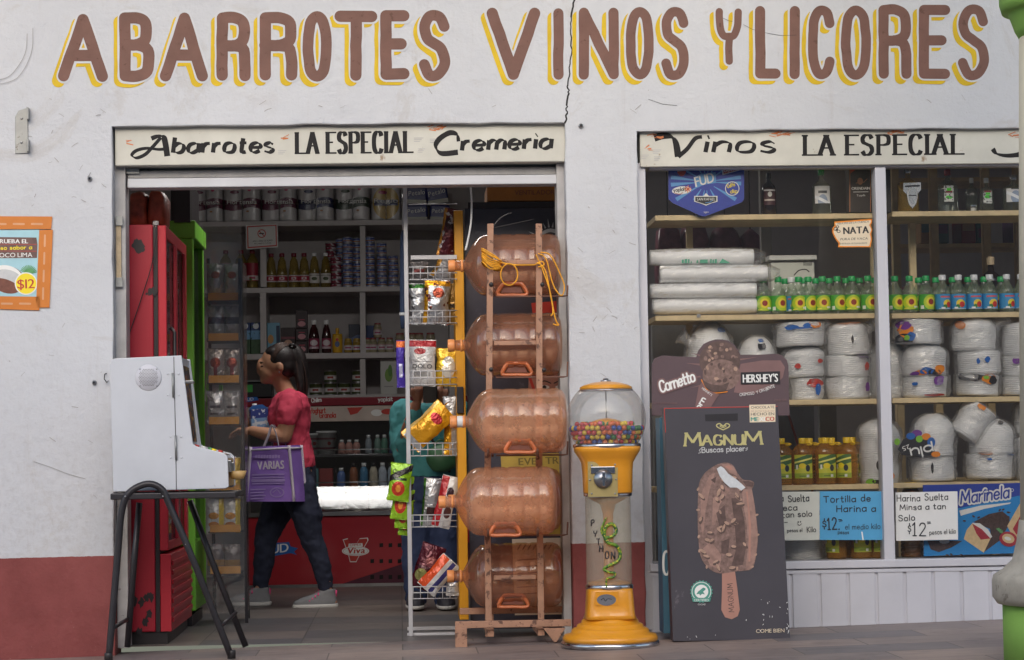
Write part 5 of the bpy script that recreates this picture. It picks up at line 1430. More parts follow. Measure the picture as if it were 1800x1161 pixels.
# snake and lettering on the tube
def ontube(px, py, extra=.003):
    w_ = P(px, py, YG - 40 * k); dx = w_.x - gb.x; rr = 40 * k + extra
    return (w_.x, YG - math.sqrt(max(rr * rr - dx * dx, 1e-6)), w_.z)
M_SNAKE = printed('snake_print', lin(104, 140, 36), [('blot', 70, .5, lin(34, 90, 40)), ('blot', 120, .6, lin(220, 200, 60))])
SN = [(240, 590), (226, 622), (222, 645), (236, 668), (266, 664), (280, 640), (262, 616), (238, 628), (232, 660), (246, 690), (278, 702), (295, 728), (288, 762), (250, 782), (230, 796), (250, 808), (274, 812), (268, 828), (242, 834), (240, 868)]
sp_ = catmull([(960 + x / 2.27, 650 + y / 2.27) for x, y in SN], 5)
n_ = len(sp_)
b = MB(); b.tube([ontube(x, y, .004 + .004 * (i / n_)) for i, (x, y) in enumerate(sp_)], [.003 + .0045 * math.sin(math.pi * (i / n_) ** .8) for i in range(n_)], 8); b.build('snake_decal', M_SNAKE, tb)
b = MB()
for ch, x, y, h_, rot in (('P', 183, 626, 24, .2), ('Y', 192, 668, 24, .1), ('T', 203, 700, 24, .0), ('H', 214, 728, 26, .05), ('O', 236, 754, 28, 0), ('N', 260, 756, 28, 0)):
    for pl_ in glyph(ch):
        pts = [(960 + (x + q[0] * h_ * .8) / 2.27, 650 + (y - q[1] * h_ - rot * q[0] * h_) / 2.27) for q in pl_]
        if len(pts) == 2: pts = [(lerp(pts[0][0], pts[1][0], t_), lerp(pts[0][1], pts[1][1], t_)) for t_ in (0, .5, 1)]
        b.tube([ontube(a_, c_, .002) for a_, c_ in pts], .0026, 6)
b.build('lettering', M_PBLACK, tb)
# gumballs
GC = [('red', lin(200, 40, 44)), ('orange', lin(236, 112, 40)), ('yellow', lin(240, 204, 50)), ('green', lin(50, 130, 70)), ('blue', lin(50, 80, 170)), ('pink', lin(220, 100, 130))]
gms = [mat('gumball_' + n_, c_, .25, var=.04, coat=.5) for n_, c_ in GC]
gr2 = .0108
bb = MB(); bb.ball((0, 0, 0), gr2, 12, 8)
gproto = [bb.build('gumball', m_, None, world=False) for m_ in gms]
gused = [False] * 6
Rg = gr_ * k - gr2 - .002
row = 0; z = gzp(780) + .004; gcz = gzp(gcy)
top = gzp(748)
spots = []
while z < top:
    rr = math.sqrt(max(Rg * Rg - (z - gcz) ** 2, 0))
    n_ = int(2 * math.pi * rr / (2 * gr2 * 1.03))
    for i in range(n_):
        a = 2 * math.pi * (i + .5 * (row % 2)) / n_
        if math.sin(a) < .12: spots.append((gb.x + rr * math.cos(a), YG + rr * math.sin(a), z + random.uniform(-.002, .002)))
    row += 1; z += gr2 * 1.74
for i in range(26):
    a, q = random.uniform(math.pi, 2 * math.pi), random.uniform(.55, .86)
    spots.append((gb.x + Rg * q * math.cos(a), YG + Rg * q * math.sin(a), z + random.uniform(-.004, .001)))
for s_ in spots:
    i = random.choices(range(6), (4, 5, 3, 3, 3, 2))[0]
    o = gproto[i] if not gused[i] else gproto[i].copy()
    if gused[i]: COL.objects.link(o)
    gused[i] = True
    o.location = s_
    tag(o, f'{GC[i][0]} gumball among the mixed gumballs in the clear globe', 'gumball', 'gumballs in the vending globe')
b = MB()
for i in range(120):
    a, q, zz = random.uniform(0, 2 * math.pi), random.uniform(.1, .84), random.uniform(gzp(778), top - .008)
    rr = math.sqrt(max(Rg * Rg - (zz - gcz) ** 2, 0)) * q
    b.ball((gb.x + rr * math.cos(a), YG + rr * math.sin(a), zz), gr2, 8, 6, mi=i % 6)
tag(b.build('gumball_heap', gms), 'inner mass of mixed gumballs heaped behind the outer ones', 'gumballs', kind='stuff')

# -------- water bottle rack
M_RACKP = mat('rack_salmon', lin(172, 130, 106), 0.6, .1, var=.2, scale=12, wear=lin(104, 74, 62), wear_t=.57, wear_s=26)
M_RUST = mat('rust_rod', lin(120, 84, 70), .6, .3, var=.3)
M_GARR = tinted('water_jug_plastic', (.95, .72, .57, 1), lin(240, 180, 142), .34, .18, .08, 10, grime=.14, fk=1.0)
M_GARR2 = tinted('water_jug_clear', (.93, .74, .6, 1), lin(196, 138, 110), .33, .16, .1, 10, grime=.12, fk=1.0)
M_GARRH = tinted('jug_handle', (1, .55, .3, 1), lin(216, 124, 78), .85, .3, .1)
M_CAPO = mat('jug_cap', lin(240, 158, 96), .45, var=.06)
YK = -.05
rk = thing('bottle_rack', 'salmon painted iron rack holding orange water bottles on their sides', 'rack', P(905, 1137, YK))
def barpx(name, x0, y0, x1, y1, Y, w_, m=M_RACKP, dy=None, par=None):
    b = MB(); b.bar(P(x0, y0, Y), P(x1, y1, Y if dy is None else dy), w_, w_); return b.build(name, m, par or rk, bevel=.0015)
for a, c in ((862, 857), (947, 949)):
    barpx('post', a, 394, (a + c) / 2, 690, YK, .027); 
    barpx('post', (a + c) / 2, 691, c - 2, 940, YK + .002, .028); barpx('post', c, 935, c + 2, 1092, YK, .027)
for y in (462, 604, 1016): 
    b = MB(); a, c = P(868, y, YK), P(942, y, YK); b.box(a.x, c.x, YK - .009, YK + .009, a.z - .010, a.z + .010); b.build('crossbar', M_RACKP, rk, bevel=.003)
for y, up in ((521, 502), (663, 636), (800, 776), (941, 918)):
    pxtube([(872, y + 1, YK), (990, y, YK), (997, y - 1, -.03), (998, up, -.03)], .004, sm=0).build('hook_rod', M_RUST, rk)
    for x in (866, 948): pxtube([(x, y, YK), (x, y + 2, YK + .28)], .005, sm=0).build('support_arm', M_RUST, rk)
    for x in (858, 945): pxtube([(x, y, YK), (x, y + 2, YK - .27), (x, y - 10, YK - .30)], .005, sm=0).build('support_arm', M_RUST, rk) if y > 700 else None
for x, y in ((863, 501), (953, 501), (863, 650), (956, 651), (857, 780), (945, 780), (857, 929), (946, 929)):
    p = P(x, y, YK); b = MB(); b.ball((p.x, YK - .018, p.z), (.010, .006, .010), 10, 6); b.build('bolt', M_BLKCAP, rk)
b = MB(); box_px(b, 800, 1091, 1004, 1103, -.27, -.24, Yref=-.26); b.build('base_bar', M_RACKP, rk, bevel=.002)
b = MB(); box_px(b, 808, 1068, 1000, 1079, .18, .21); b.build('base_bar', M_RACKP, rk, bevel=.002)
for x in (862, 951):
    a = P(x, 1090, -.24); b = MB(); b.box(a.x - .014, a.x + .014, -.2399, .1799, .05, .075); b.build('base_rail', M_RACKP, rk)
b = MB(); box_px(b, 800, 1103.5, 821, 1139, -.275, -.235, Yref=-.26); b.build('foot', M_RACKP, rk, bevel=.002)
b = MB(); box_px(b, 853, 1080, 868, 1120, .15, .18); b.build('foot', M_RACKP, rk, bevel=.002)
tri = [(954, 1104), (994, 1104), (978, 1129), (974, 1129)]
b = MB(); b.prism([(P(x, y, -.26).x, P(x, y, -.26).z) for x, y in tri], -.27, -.24); b.build('foot', M_RACKP, rk, bevel=.002)

def water_bottle(capx, endx, y0, y1, Y, label, handle=None, band=False, top=False):
    """five gallon bottle lying on its side, cap to the left"""
    kk = mpp(Y); cyp = (y0 + y1) / 2; r = (y1 - y0) / 2
    a = P(capx, cyp, Y); L = (endx - capx)
    t_ = thing('water_bottle', label, 'water bottle', (a.x, Y, a.z - r * kk), 'orange water bottles on the salmon rack')
    s_ = L / 205.0
    B0 = [(9, 11), (9.2, 29), (13, 31), (22, 36), (34, 43), (44, 51), (50.5, 59), (53.2, 68)]
    body = [(q[0] / 54 * r, q[1] * s_) for q in B0]
    x = 74
    while x < 176:      # moulded rings
        body += [(r, x * s_), (r, (x + 14) * s_), (r * .98, (x + 17) * s_), (r * .98, (x + 21) * s_), (r, (x + 24) * s_)]
        x += 27
    body += [(r * .99, 190 * s_), (r * .94, 198 * s_), (r * .8, 203.5 * s_), (r * .5, 205 * s_)]
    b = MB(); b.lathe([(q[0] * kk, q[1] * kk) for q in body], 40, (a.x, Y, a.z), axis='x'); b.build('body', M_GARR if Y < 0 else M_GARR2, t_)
    b = MB(); b.lathe([(10.5 * kk, 0), (11 * kk, 1.5 * kk), (11 * kk, 10.5 * kk), (10 * kk, 12 * kk)], 24, (a.x, Y, a.z), axis='x')
    b.lathe([(10 * kk, 22 * kk), (11.2 * kk, 23 * kk), (11.2 * kk, 25 * kk), (10 * kk, 26 * kk)], 24, (a.x, Y, a.z), axis='x'); b.build('cap', M_CAPO, t_)
    if band:
        b = MB(); b.lathe([(10.2 * kk, 12.5 * kk), (10.2 * kk, 22 * kk)], 24, (a.x, Y, a.z), axis='x', caps=False); b.build('seal_band', M_LABW, t_)
    if handle:
        hx, hy = handle; Yh = Y - math.sqrt(max(r * r - (hy - cyp) ** 2, 1)) * kk
        pts = [(hx - 25, hy + 10), (hx - 17, hy - 7), (hx - 12, hy - 9), (hx + 12, hy - 9), (hx + 18, hy - 7), (hx + 26, hy + 10), (hx, hy + 11)]
        sh = Sheet(Yh + .006); sh.poly([(hx - 19, hy + 7), (hx - 13, hy - 6), (hx + 13, hy - 6), (hx + 19, hy + 7)], 0); sh.build('handle_recess', M_PBROWN, t_)
        b = MB(); b.tube(catmull([tuple(P(x, y, Yh - .003)) for x, y in pts], 4, True), .0115, 8, closed=True, squash=.7); b.build('handle', M_GARRH, t_)
    return t_
YBK, YFR = .125, -.21
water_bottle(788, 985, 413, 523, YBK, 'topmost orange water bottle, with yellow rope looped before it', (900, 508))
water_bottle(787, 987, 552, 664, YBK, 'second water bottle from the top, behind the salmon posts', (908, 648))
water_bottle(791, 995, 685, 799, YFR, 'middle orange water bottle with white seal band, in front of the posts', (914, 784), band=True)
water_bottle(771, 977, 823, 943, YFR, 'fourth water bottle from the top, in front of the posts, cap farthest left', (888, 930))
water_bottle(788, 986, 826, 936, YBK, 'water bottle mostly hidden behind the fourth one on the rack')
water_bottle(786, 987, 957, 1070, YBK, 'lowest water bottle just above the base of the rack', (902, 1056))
# rope
M_ROPE = mat('yellow_rope', lin(226, 160, 40, 1.1), .7, var=.2, scale=40)
rp = thing('rope', 'yellow-orange rope coiled round the left post of the bottle rack', 'rope', P(862, 480, YK))
b = MB()
for i in range(9):
    dx, dy = random.uniform(-3, 3), i * 3.6
    b.tube(catmull([tuple(P(x, y, Y)) for x, y, Y in ((848 + dx * .5, 437 + dy * .8, YK - .03), (862 + dx, 444 + dy, YK - .045), (879 + dx, 455 + dy * .6, YK - .03), (876, 462 + dy * .5, YK + .02), (852, 446 + dy * .8, YK + .025))], 4, True), .003, 6, closed=True)
b.build('coil', M_ROPE, rp)
b = MB(); b.tube(catmull([tuple(P(895 + 15 * math.cos(a), 483 + 19 * math.sin(a), YK - .03)) for a in (q * .57 for q in range(11))], 3, True), .003, 6, closed=True); b.build('loop', M_ROPE, rp)
rp = thing('rope', 'yellow-orange rope strands hanging from the right post of the bottle rack', 'rope', P(950, 500, YK))
for pts in ([(942, 448), (952, 470), (966, 510), (976, 560), (982, 572), (972, 570)], [(946, 446), (960, 456), (972, 500), (986, 520), (992, 508), (988, 490), (968, 450), (950, 444)], [(944, 462), (958, 475), (968, 520), (972, 548), (968, 556)], [(940, 466), (952, 460), (956, 466), (946, 470)], [(872, 460), (905, 466), (940, 466)]):
    b = MB(); b.tube(catmull([tuple(P(x, y, YK - .028)) for x, y in pts], 5), .003, 6); b.build('strand', M_ROPE, rp)

# -------- ice cream boards
M_CORN = mat('card_plum', lin(86, 68, 74, 1.1), .5, var=.1, scale=5)
M_CORNL = mat('card_plum_light', lin(122, 92, 92, 1.1), .5, var=.12, scale=10)
M_CHOCB = mat('chocolate_board', lin(132, 106, 99), .5, var=.4, scale=60)
M_CHOCD = mat('chocolate_dark', lin(94, 74, 70), .5, var=.3, scale=40)
M_NUT = mat('nut_print', lin(178, 146, 128), .5, var=.3, scale=50)
M_BOXBLUE = mat('card_blue', lin(66, 110, 132), .5, var=.12, scale=6, wear=lin(190, 190, 190), wear_t=.74)
YCn = -.30
cor = thing('ice_cream_board', 'plum cardboard ice cream cone display with rounded top on a blue box', 'advert board', FH(1270, 1112))
co_ = [(1146, 731), (1146, 640), (1150, 631), (1164, 625), (1190, 627), (1224, 628), (1228, 616), (1237, 605), (1247, 600), (1258, 597), (1270, 597), (1280, 599), (1292, 607), (1302, 624), (1330, 624), (1363, 622), (1375, 625), (1383, 633), (1386, 643), (1388, 731)]
b = MB(); b.prism([(P(x, y, YCn).x, P(x, y, YCn).z) for x, y in co_], YCn, YCn + .012); b.build('header_card', [M_CORN], cor, bevel=.001)
b = MB(); box_px(b, 1163, 733, 1366, 1112, YCn + .001, YCn + .16); b.v = [(x, y, max(z, zs(x))) for x, y, z in b.v]; b.build('display_box', M_BOXBLUE, cor, bevel=.002)
sh = Sheet(YCn - .0008); sh.STEP = .00004
sh.poly([(1290, 690), (1302, 640), (1340, 634), (1372, 634), (1380, 646), (1376, 664), (1356, 682), (1320, 694)], 1)
for i in range(13):
    a = R(-165 + i * 27); sh.poly([(1265 + 36 * math.cos(a - .05), 650 + 34 * math.sin(a - .05)), (1265 + (62 + 8 * (i % 3)) * math.cos(a), 650 + 44 * math.sin(a)), (1265 + 36 * math.cos(a + .05), 650 + 34 * math.sin(a + .05))], 1)
sh.disc(1265, 634, 36, 34, 3); sh.disc(1268, 660, 33, 28, 2)
for i in range(46):
    a, q = random.uniform(0, 6.28), math.sqrt(random.random())
    x, y = 1265 + 31 * q * math.cos(a), 640 + 36 * q * math.sin(a)
    sh.disc(x, y, random.uniform(2.2, 5), random.uniform(1.8, 3.6), random.choice((2, 4, 3, 2)), 9, rot=random.uniform(0, 3))
sh.poly([(1233, 668), (1240, 682), (1256, 690), (1276, 688), (1282, 672), (1268, 678), (1250, 676)], 3); sh.line([(1233, 668), (1240, 683), (1256, 691), (1278, 689)], 1.6, 5, 4)
sh.poly([(1228, 680), (1234, 672), (1241, 685), (1264, 694), (1258, 702), (1240, 731), (1219, 731)], 1); sh.hand('Corn', (1224, 729), (1240, 702), 9, ('round', 2.4), 6)
sh.text("HERSHEY'S", (1233, 684), (1250, 697), 4, 6)
for dw, mi in ((5.5, 1), (0, 6)): sh.hand('Cornetto', (1162, 690), (1222, 670), 19, ('round', 3.2 + dw), mi, slant=.12, gap=.12)
sh.poly([(1302, 655), (1371, 653), (1371, 675), (1302, 676)], 7); sh.text("HERSHEY'S", (1306, 673), (1367, 671.5), 14, 6, heavy=.5)
sh.text('CREMOSO', (1300, 697), (1326, 694), 5.4, 6); sh.text('Y CRUJIENTE', (1330, 693), (1362, 681), 5.4, 6); sh.text('CINE SER', (1361, 706), (1383, 705), 3.5, 1)
sh.line([(1149, 709), (1190, 709)], .8, 1)
sh.build('print', [M_CORN, M_CORNL, M_CHOCB, M_CHOCD, M_NUT, M_PORANGE, M_PWHITE, M_PBLACK], cor)
b = MB(); q = [(P(x, y, YCn).x, P(x, y, YCn).z) for x, y in ((1165, 940), (1166, 1000))]
sh = Sheet(YCn - .0005); sh.hand('C', (1166, 1010), (1176, 1010), 40, ('round', 4), 0); sh.build('print', [M_PWHITE], cor)

M_MAGB = mat('card_charcoal', lin(70, 68, 76), .42, var=.10, scale=3, wear=lin(110, 104, 112), wear_t=.70, wear_s=5)
M_GOLD = mat('gold_print', lin(206, 198, 140), .35, .35, var=.12, scale=16)
M_TAN = mat('print_tan', lin(176, 130, 116), .5, var=.08)
M_CARAM = mat('print_caramel', lin(156, 124, 114), .5, var=.25, scale=30)
M_VANILLA = mat('print_vanilla', lin(206, 210, 214), .5, var=.1, scale=60)
M_TEAL = mat('print_teal', lin(80, 150, 136), .5, var=.08)
YM = -.47
mag = thing('ice_cream_box', 'tall charcoal cardboard box printed with a giant bitten almond ice cream bar', 'advert box', FH(1286, 1128))
mq = [(1183, 1128), (1167, 717), (1367, 713), (1389, 1124)]
b = MB(); b.prism([(P(x, y, YM).x, P(x, y, YM).z) for x, y in mq], YM, YM + .085); b.build('carton', M_MAGB, mag, bevel=.002)
sh = Sheet(YM - .0008); sh.STEP = .00003
M = lambda x, y: (1180 + x / 3.414, 800 + y / 3.414)
sh.poly([(1239, 729), (1297, 727), (1297, 740), (1240, 741)], 1)
sh.line([(1168, 718.5), (1366, 714.5)], 1.4, 8); sh.line([(1167.5, 718), (1170, 760)], 1.2, 8)
sh.poly([(1317, 712), (1363, 711), (1363, 742), (1318, 743)], 2); sh.text('CHOCOLATE', (1320, 719), (1361, 718), 4.4, 1); sh.text('DE ALTA CALIDAD', (1320, 724.5), (1361, 724), 2.6, 5); sh.text('HECHO EN', (1320, 731), (1361, 730), 4.8, 1)
sh.text('ME', (1320, 741), (1333, 740.7), 7, 6, heavy=.4); sh.text('XI', (1335, 740.6), (1344, 740.5), 7, 4, heavy=.4); sh.text('CO', (1346, 740.4), (1361, 740), 7, 8, heavy=.4)
for s_ in (-1, 1):
    sh.line([(1271, 756), (1271 + s_ * 10, 751), (1271 + s_ * 11, 747), (1271 + s_ * 6, 745), (1271 + s_ * 1, 749)], 2, 0, 5); sh.line([(1271, 752), (1271 + s_ * 5, 750), (1271 + s_ * 4, 748), (1271, 750)], 1.4, 0, 4)
GN = ('nib', 4.4, 1.7, R(8))
sh.hand('M', (1204, 784), (1232, 783.3), 22, GN, 0, serif=.09); sh.hand('AGNU', (1235, 783), (1306, 781.6), 17, GN, 0, serif=.07, gap=.2); sh.hand('M', (1309, 781.5), (1339, 781), 22, GN, 0, serif=.09)
sh.hand('Buscas placer', (1234, 796), (1309, 793), 9, ('round', 1.5), 3, gap=.2)
sh.line([(1232, 789), (1229, 792), (1232, 796), (1228, 797)], 1.2, 3); sh.line([(1311, 789), (1314, 787), (1313, 791), (1311, 792)], 1.2, 3)
bar_ = [(160, 250), (168, 165), (205, 105), (262, 64), (300, 50), (335, 46), (372, 64), (398, 110), (430, 148), (470, 152), (496, 165), (490, 195), (484, 215), (500, 300), (514, 420), (520, 480), (515, 560), (502, 640), (480, 685), (430, 696), (380, 700), (310, 712), (250, 698), (195, 648), (168, 570), (158, 400)]
bar_ = catmull(bar_, 3, True)
sh.poly([M(304, 700), M(382, 700), M(396, 800), M(411, 930), M(398, 968), M(362, 986), M(322, 974), M(300, 930), M(304, 800)], 9)
sh.hand('MAGNUM', M(376, 942), M(366, 772), 9, ('round', 1.2), 11, gap=.25)
sh.poly([M(*q) for q in bar_], 10)
sh.poly([M(*q) for q in [(425, 205), (484, 208), (500, 300), (514, 420), (518, 480), (512, 560), (500, 640), (470, 690), (445, 690), (455, 600), (458, 480), (448, 380), (430, 300)]], 12)
sh.poly([M(*q) for q in [(448, 220), (458, 220), (478, 420), (474, 640), (462, 640), (466, 480), (460, 330)]], 9)
# broad lighter and darker ripples of the coating
for q in ([(176, 240), (230, 120), (262, 110), (232, 200), (206, 330), (190, 500), (176, 420)], [(250, 260), (330, 190), (350, 210), (290, 300), (262, 420), (244, 420)], [(190, 560), (240, 520), (300, 600), (290, 690), (230, 660)]): sh.poly([M(*p_) for p_ in q], 12)
for q in ([(360, 260), (410, 260), (440, 400), (448, 560), (430, 660), (360, 670), (390, 560), (380, 420)], [(270, 350), (320, 300), (330, 420), (300, 480)], [(236, 150), (270, 130), (262, 170)], [(300, 520), (350, 500), (340, 600), (300, 590)]): sh.poly([M(*p_) for p_ in q], 11)
random.seed(21)
for i in range(34):
    x, y = random.uniform(172, 440), random.uniform(130, 680)
    if (x - 310) ** 2 / 150 ** 2 + (y - 400) ** 2 / 320 ** 2 < 1:
        rot = random.uniform(-1.4, 1.2); sh.disc(*M(x + 5, y + 9), random.uniform(5, 8), 3.0, 11, 9, rot); sh.disc(*M(x, y), random.uniform(4, 7.5), random.uniform(1.8, 3), 5, 9, rot)
for x, y in ((160, 205), (160, 330), (164, 490), (168, 575), (212, 672), (512, 360), (518, 480), (505, 600), (484, 672), (395, 682)): sh.disc(*M(x, y), 3.4, 2, 5, 9, random.uniform(-1.5, 0))
sh.poly([M(*q) for q in [(272, 82), (296, 68), (316, 80), (340, 112), (392, 148), (424, 176), (444, 196), (420, 214), (392, 196), (352, 196), (318, 166), (290, 128)]], 13)
sh.poly([M(*q) for q in [(300, 58), (338, 50), (372, 70), (392, 104), (396, 128), (352, 108), (322, 78)]], 12); sh.poly([M(*q) for q in [(318, 66), (350, 62), (372, 86), (350, 92)]], 9); sh.poly([M(*q) for q in [(428, 158), (462, 156), (494, 170), (488, 190), (448, 186)]], 11)
sc_ = M(180, 820)
st_ = []
for i in range(40): st_.append((sc_[0] + (20.5 if i % 2 else 18) * math.cos(i * math.pi / 20), sc_[1] + (20.5 if i % 2 else 18) * math.sin(i * math.pi / 20)))
sh.poly(st_, 6); sh.ring(sc_[0], sc_[1], 17, 17, 1, 4); sh.disc(sc_[0], sc_[1], 12, 12, 4)
sh.poly([(sc_[0] + x, sc_[1] + y) for x, y in [(-9, 5), (-6, 0), (-2, -3), (3, -7), (7, -6), (7, -3), (3, 0), (6, 5), (1, 4), (-2, 7), (-4, 4)]], 6)
sh.poly([(sc_[0] - 17, sc_[1] + 11), (sc_[0] + 17, sc_[1] + 11), (sc_[0] + 15, sc_[1] + 18), (sc_[0] - 15, sc_[1] + 18)], 6); sh.text('CERTIFIED', (sc_[0] - 13, sc_[1] + 17), (sc_[0] + 13, sc_[1] + 17), 4, 4); sh.text('CACAO', (sc_[0] - 6, sc_[1] + 24), (sc_[0] + 7, sc_[1] + 24), 3, 4)
sh.text('COME BIEN', M(508, 1068), M(678, 1064), 6.5, 2)
for i in range(26):
    x, y = random.choice(((random.uniform(430, 700), random.uniform(860, 1120)), (random.uniform(10, 700), random.uniform(1080, 1125)), (random.uniform(690, 705), random.uniform(880, 1110))))
    p_ = M(x, y); sh.line([p_, (p_[0] + random.uniform(-1.5, 1.5), p_[1] + random.uniform(-3, 3))], random.uniform(.5, 1.5), 4)
sh.build('print', [M_GOLD, M_PBLACK, M_PCREAM, M_PGREY, M_PWHITE, M_NUT, M_TEAL, M_PBLACK, M_PRED, M_TAN, M_CHOCB, M_CHOCD, M_CARAM, M_VANILLA], mag)
# ================================================================== INSIDE THE SHOP
random.seed(11)
M_SHW = mat('shelf_white', lin(196, 192, 192), .6, var=.08, scale=6)
M_SHBK = mat('shelf_back', lin(188, 182, 182), .7, var=.1, scale=4)
YS = 5.3
su = thing('wall_shelving', 'white built-in shelves lining the back wall of the shop', 'shelving', P(530, 700, YS))
zS = {}
for nme, y0, y1 in (('a', 388, 397), ('b', 505, 514), ('c', 621, 631), ('d', 695, 703)):
    b = MB(); box_px(b, 330, y0, 800, y1, YS, YS + .42, Yref=YS); b.build('shelf', M_SHW, su, bevel=.003); zS[nme] = P(560, y0, YS).z
for x0, x1 in ((457.5, 468), (633, 642.5), (790, 800)):
    for y0, y1 in ((397.5, 504.5), (514.5, 620.5), (631.5, 694.5)):
        b = MB(); box_px(b, x0, y0, x1, y1, YS + .003, YS + .4, Yref=YS); b.build('upright', M_SHW, su)
b = MB(); box_px(b, 330, 330, 800, 703, YS + .425, YS + .44, Yref=YS); b.build('back_panel', M_SHBK, su)
def at_shelf(px, row, Y): return Vector((P(px, 600, Y).x, Y, zS[row]))

# -------- toilet paper packs on the top shelf
M_PACKFILM = film('pack_film', gloss=.05, rough=.15, bump=.8, bscale=24, haze=.02)
def paper_pack(x0, x1, col, word, label, cat='toilet paper', disc=None):
    Y = YS + .02
    k = mpp(Y); w_ = (x1 - x0) * k; c = at_shelf((x0 + x1) / 2, 'a', Y)
    t_ = thing('toilet_roll_pack', label, cat, c, 'toilet paper packs on the top shelf')
    m_ = printed('pack_print', lin(214, 212, 214), [('wave', .085, .15, .012, 26, col), ('disc', -w_ * .2, .2, .03, .012, scl(col, 1.3)), ('disc', w_ * .2, .215, .012, .01, lin(220, 80, 130)), ('disc', w_ * .15, .07, .01, .006, lin(190, 140, 90)), ('rect', -.002, .002, 0, .3, lin(180, 178, 180))] if disc is None else disc, rough=.3)
    b = MB()
    for tier in range(2):
        for i in range(2): b.loft([((-w_ * .25 + i * w_ * .5, .06, z + tier * .122), w_ * q, w_ * .24) for z, q in ((.003, .235), (.014, .249), (.108, .249), (.121, .235))], 24, p=2.9)
    b.build('rolls', m_, t_, world=False)
    b = MB(); b.loft([((0, .06, z), w_ * .5 * q, w_ * .255 * q) for z, q in ((0, .93), (.02, 1), (.23, 1), (.255, .9))], 28, p=4); b.build('wrap', M_PACKFILM, t_, world=False)
    vs, fs, wid = font_text(word)
    b = MB(); sx = w_ * .8 / wid; b.add([(-w_ * .4 + x * sx, -w_ * .27 + .045 - .004 * 0, .118 + y * .03) for x, y in vs], fs); b.v = [(x, .06 - w_ * .262, z) for x, y, z in b.v]
    b.build('lettering', M_PWHITE, t_, world=False)
    return t_
PL, NV, DG = lin(104, 36, 70), lin(34, 44, 92), lin(36, 60, 44)
paper_pack(333, 394, PL, 'Hortensia', 'first toilet paper pack with plum band, next to the dark crate, top shelf')
paper_pack(395, 460, PL, 'Hortensia', 'second plum-banded toilet paper pack, in the middle of the three')
paper_pack(462, 524, PL, 'Hortensia', 'third plum-banded toilet paper pack, beside the navy one')
paper_pack(526, 590, NV, 'Hortensia', 'toilet paper pack with navy blue band on the top shelf')
paper_pack(592, 653, DG, 'Hortensia', 'toilet paper pack with dark green band on the top shelf')
paper_pack(655, 708, lin(196, 160, 70), 'Regio', 'yellowish toilet paper pack with round front, right of the green-banded one', disc=[('disc', 0, .12, .09, .11, lin(206, 176, 96)), ('disc', -.02, .19, .03, .012, lin(180, 40, 90)), ('rect', -.08, .08, .1, .14, lin(60, 70, 110))])
M_PETB = mat('napkin_blue', lin(44, 52, 110), .35, var=.1, bump=.3, bscale=20)
for i, (x0, x1, y0, y1, rot, tx) in enumerate(((712, 752, 360, 389, 0, 'lower left of four navy napkin packs on the top shelf'), (714, 750, 328, 359, .04, 'upper left of four navy napkin packs on the top shelf'), (755, 790, 360, 389, .05, 'lower right of four navy napkin packs on the top shelf'), (752, 790, 326, 359, -.15, 'upper right tilted one of four navy napkin packs'))):
    Y = YS + .03; k = mpp(Y); c = P((x0 + x1) / 2, y1, Y); w_, h_ = (x1 - x0) * k, (y1 - y0) * k
    t_ = thing('napkin_pack', tx, 'napkin pack', c, 'navy napkin packs on the top shelf'); t_.rotation_euler = (0, rot, 0)
    b = MB(); b.box(-w_ / 2, w_ / 2, 0, .14, .002, h_); b.build('packet', M_PETB, t_, world=False, bevel=.012)
    b = MB(); b.box(-w_ / 2 + .004, w_ / 2 - .004, -.002, .002, .004, h_ * .25); b.build('base_band', M_PAPERG, t_, world=False)
    vs, fs, wid = font_text('Petalo'); b = MB(); sx = w_ * .8 / wid; b.add([(-w_ * .4 + x * sx, -.003, h_ * .45 + y * h_ * .26 + x * .004) for x, y in vs], fs); b.build('lettering', M_PWHITE, t_, world=False)

# -------- shelf b: oil bottles and cans
M_OILP = tinted('pale_oil', (.9, .82, .5, 1), lin(150, 128, 60), .45, .15, .1)
M_CAPM = mat('cap_maroon', lin(120, 30, 50), .4)
M_LABM = printed('oil_front_label', lin(150, 40, 60), [('rect', -.05, .05, .055, .085, lin(214, 206, 206)), ('rect', -.02, .02, .062, .078, lin(160, 50, 80)), ('disc', -.01, .06, .01, .008, lin(70, 110, 50))])
M_LAB123 = printed('number_label', lin(206, 196, 200), [('rect', -.05, .05, .048, .078, lin(170, 50, 74)), ('rect', -.016, .016, .055, .071, lin(225, 220, 220)), ('rect', -.008, .008, .058, .068, lin(150, 40, 70))])
M_LABOLV = printed('olive_label', lin(210, 208, 204), [('disc', 0, .06, .018, .012, lin(70, 84, 50)), ('rect', -.05, .05, .08, .084, lin(120, 120, 110))])
OB = {'plum': bottle_proto('oil_bottle', 'x', 'bottle', .038, .26, .018, .024, M_OILP, M_CAPM, M_LABM, .05, .17), 'num': bottle_proto('oil_bottle', 'x', 'bottle', .036, .235, .018, .024, M_OILP, M_CAPM, M_LAB123, .04, .085), 'white': bottle_proto('oil_bottle', 'x', 'bottle', .034, .235, .016, .022, M_OILP, M_CAPW, M_LABOLV, .03, .095)}
GO = 'cooking oil bottles on the back shelf'
for i, (px, k_) in enumerate(((425, 'plum'), (445, 'plum'), (478, 'num'), (497, 'num'), (518, 'num'), (536, 'num'), (554, 'white'), (574, 'white'))):
    use(OB[k_], at_shelf(px, 'b', YS + .06), (f'{("left", "right")[i % 2]} one of two oil bottles with large plum labels, back shelf' if k_ == 'plum' else f'{ORD[i - 2]} oil bottle with maroon cap and number label, back shelf' if k_ == 'num' else f'{("left", "right")[i % 2]} one of two white-capped oil bottles beside the can stacks'), GO)
use(OB['plum'], at_shelf(398, 'b', YS + .06), 'oil bottle rising behind the clear snack sleeve, back shelf', GO)
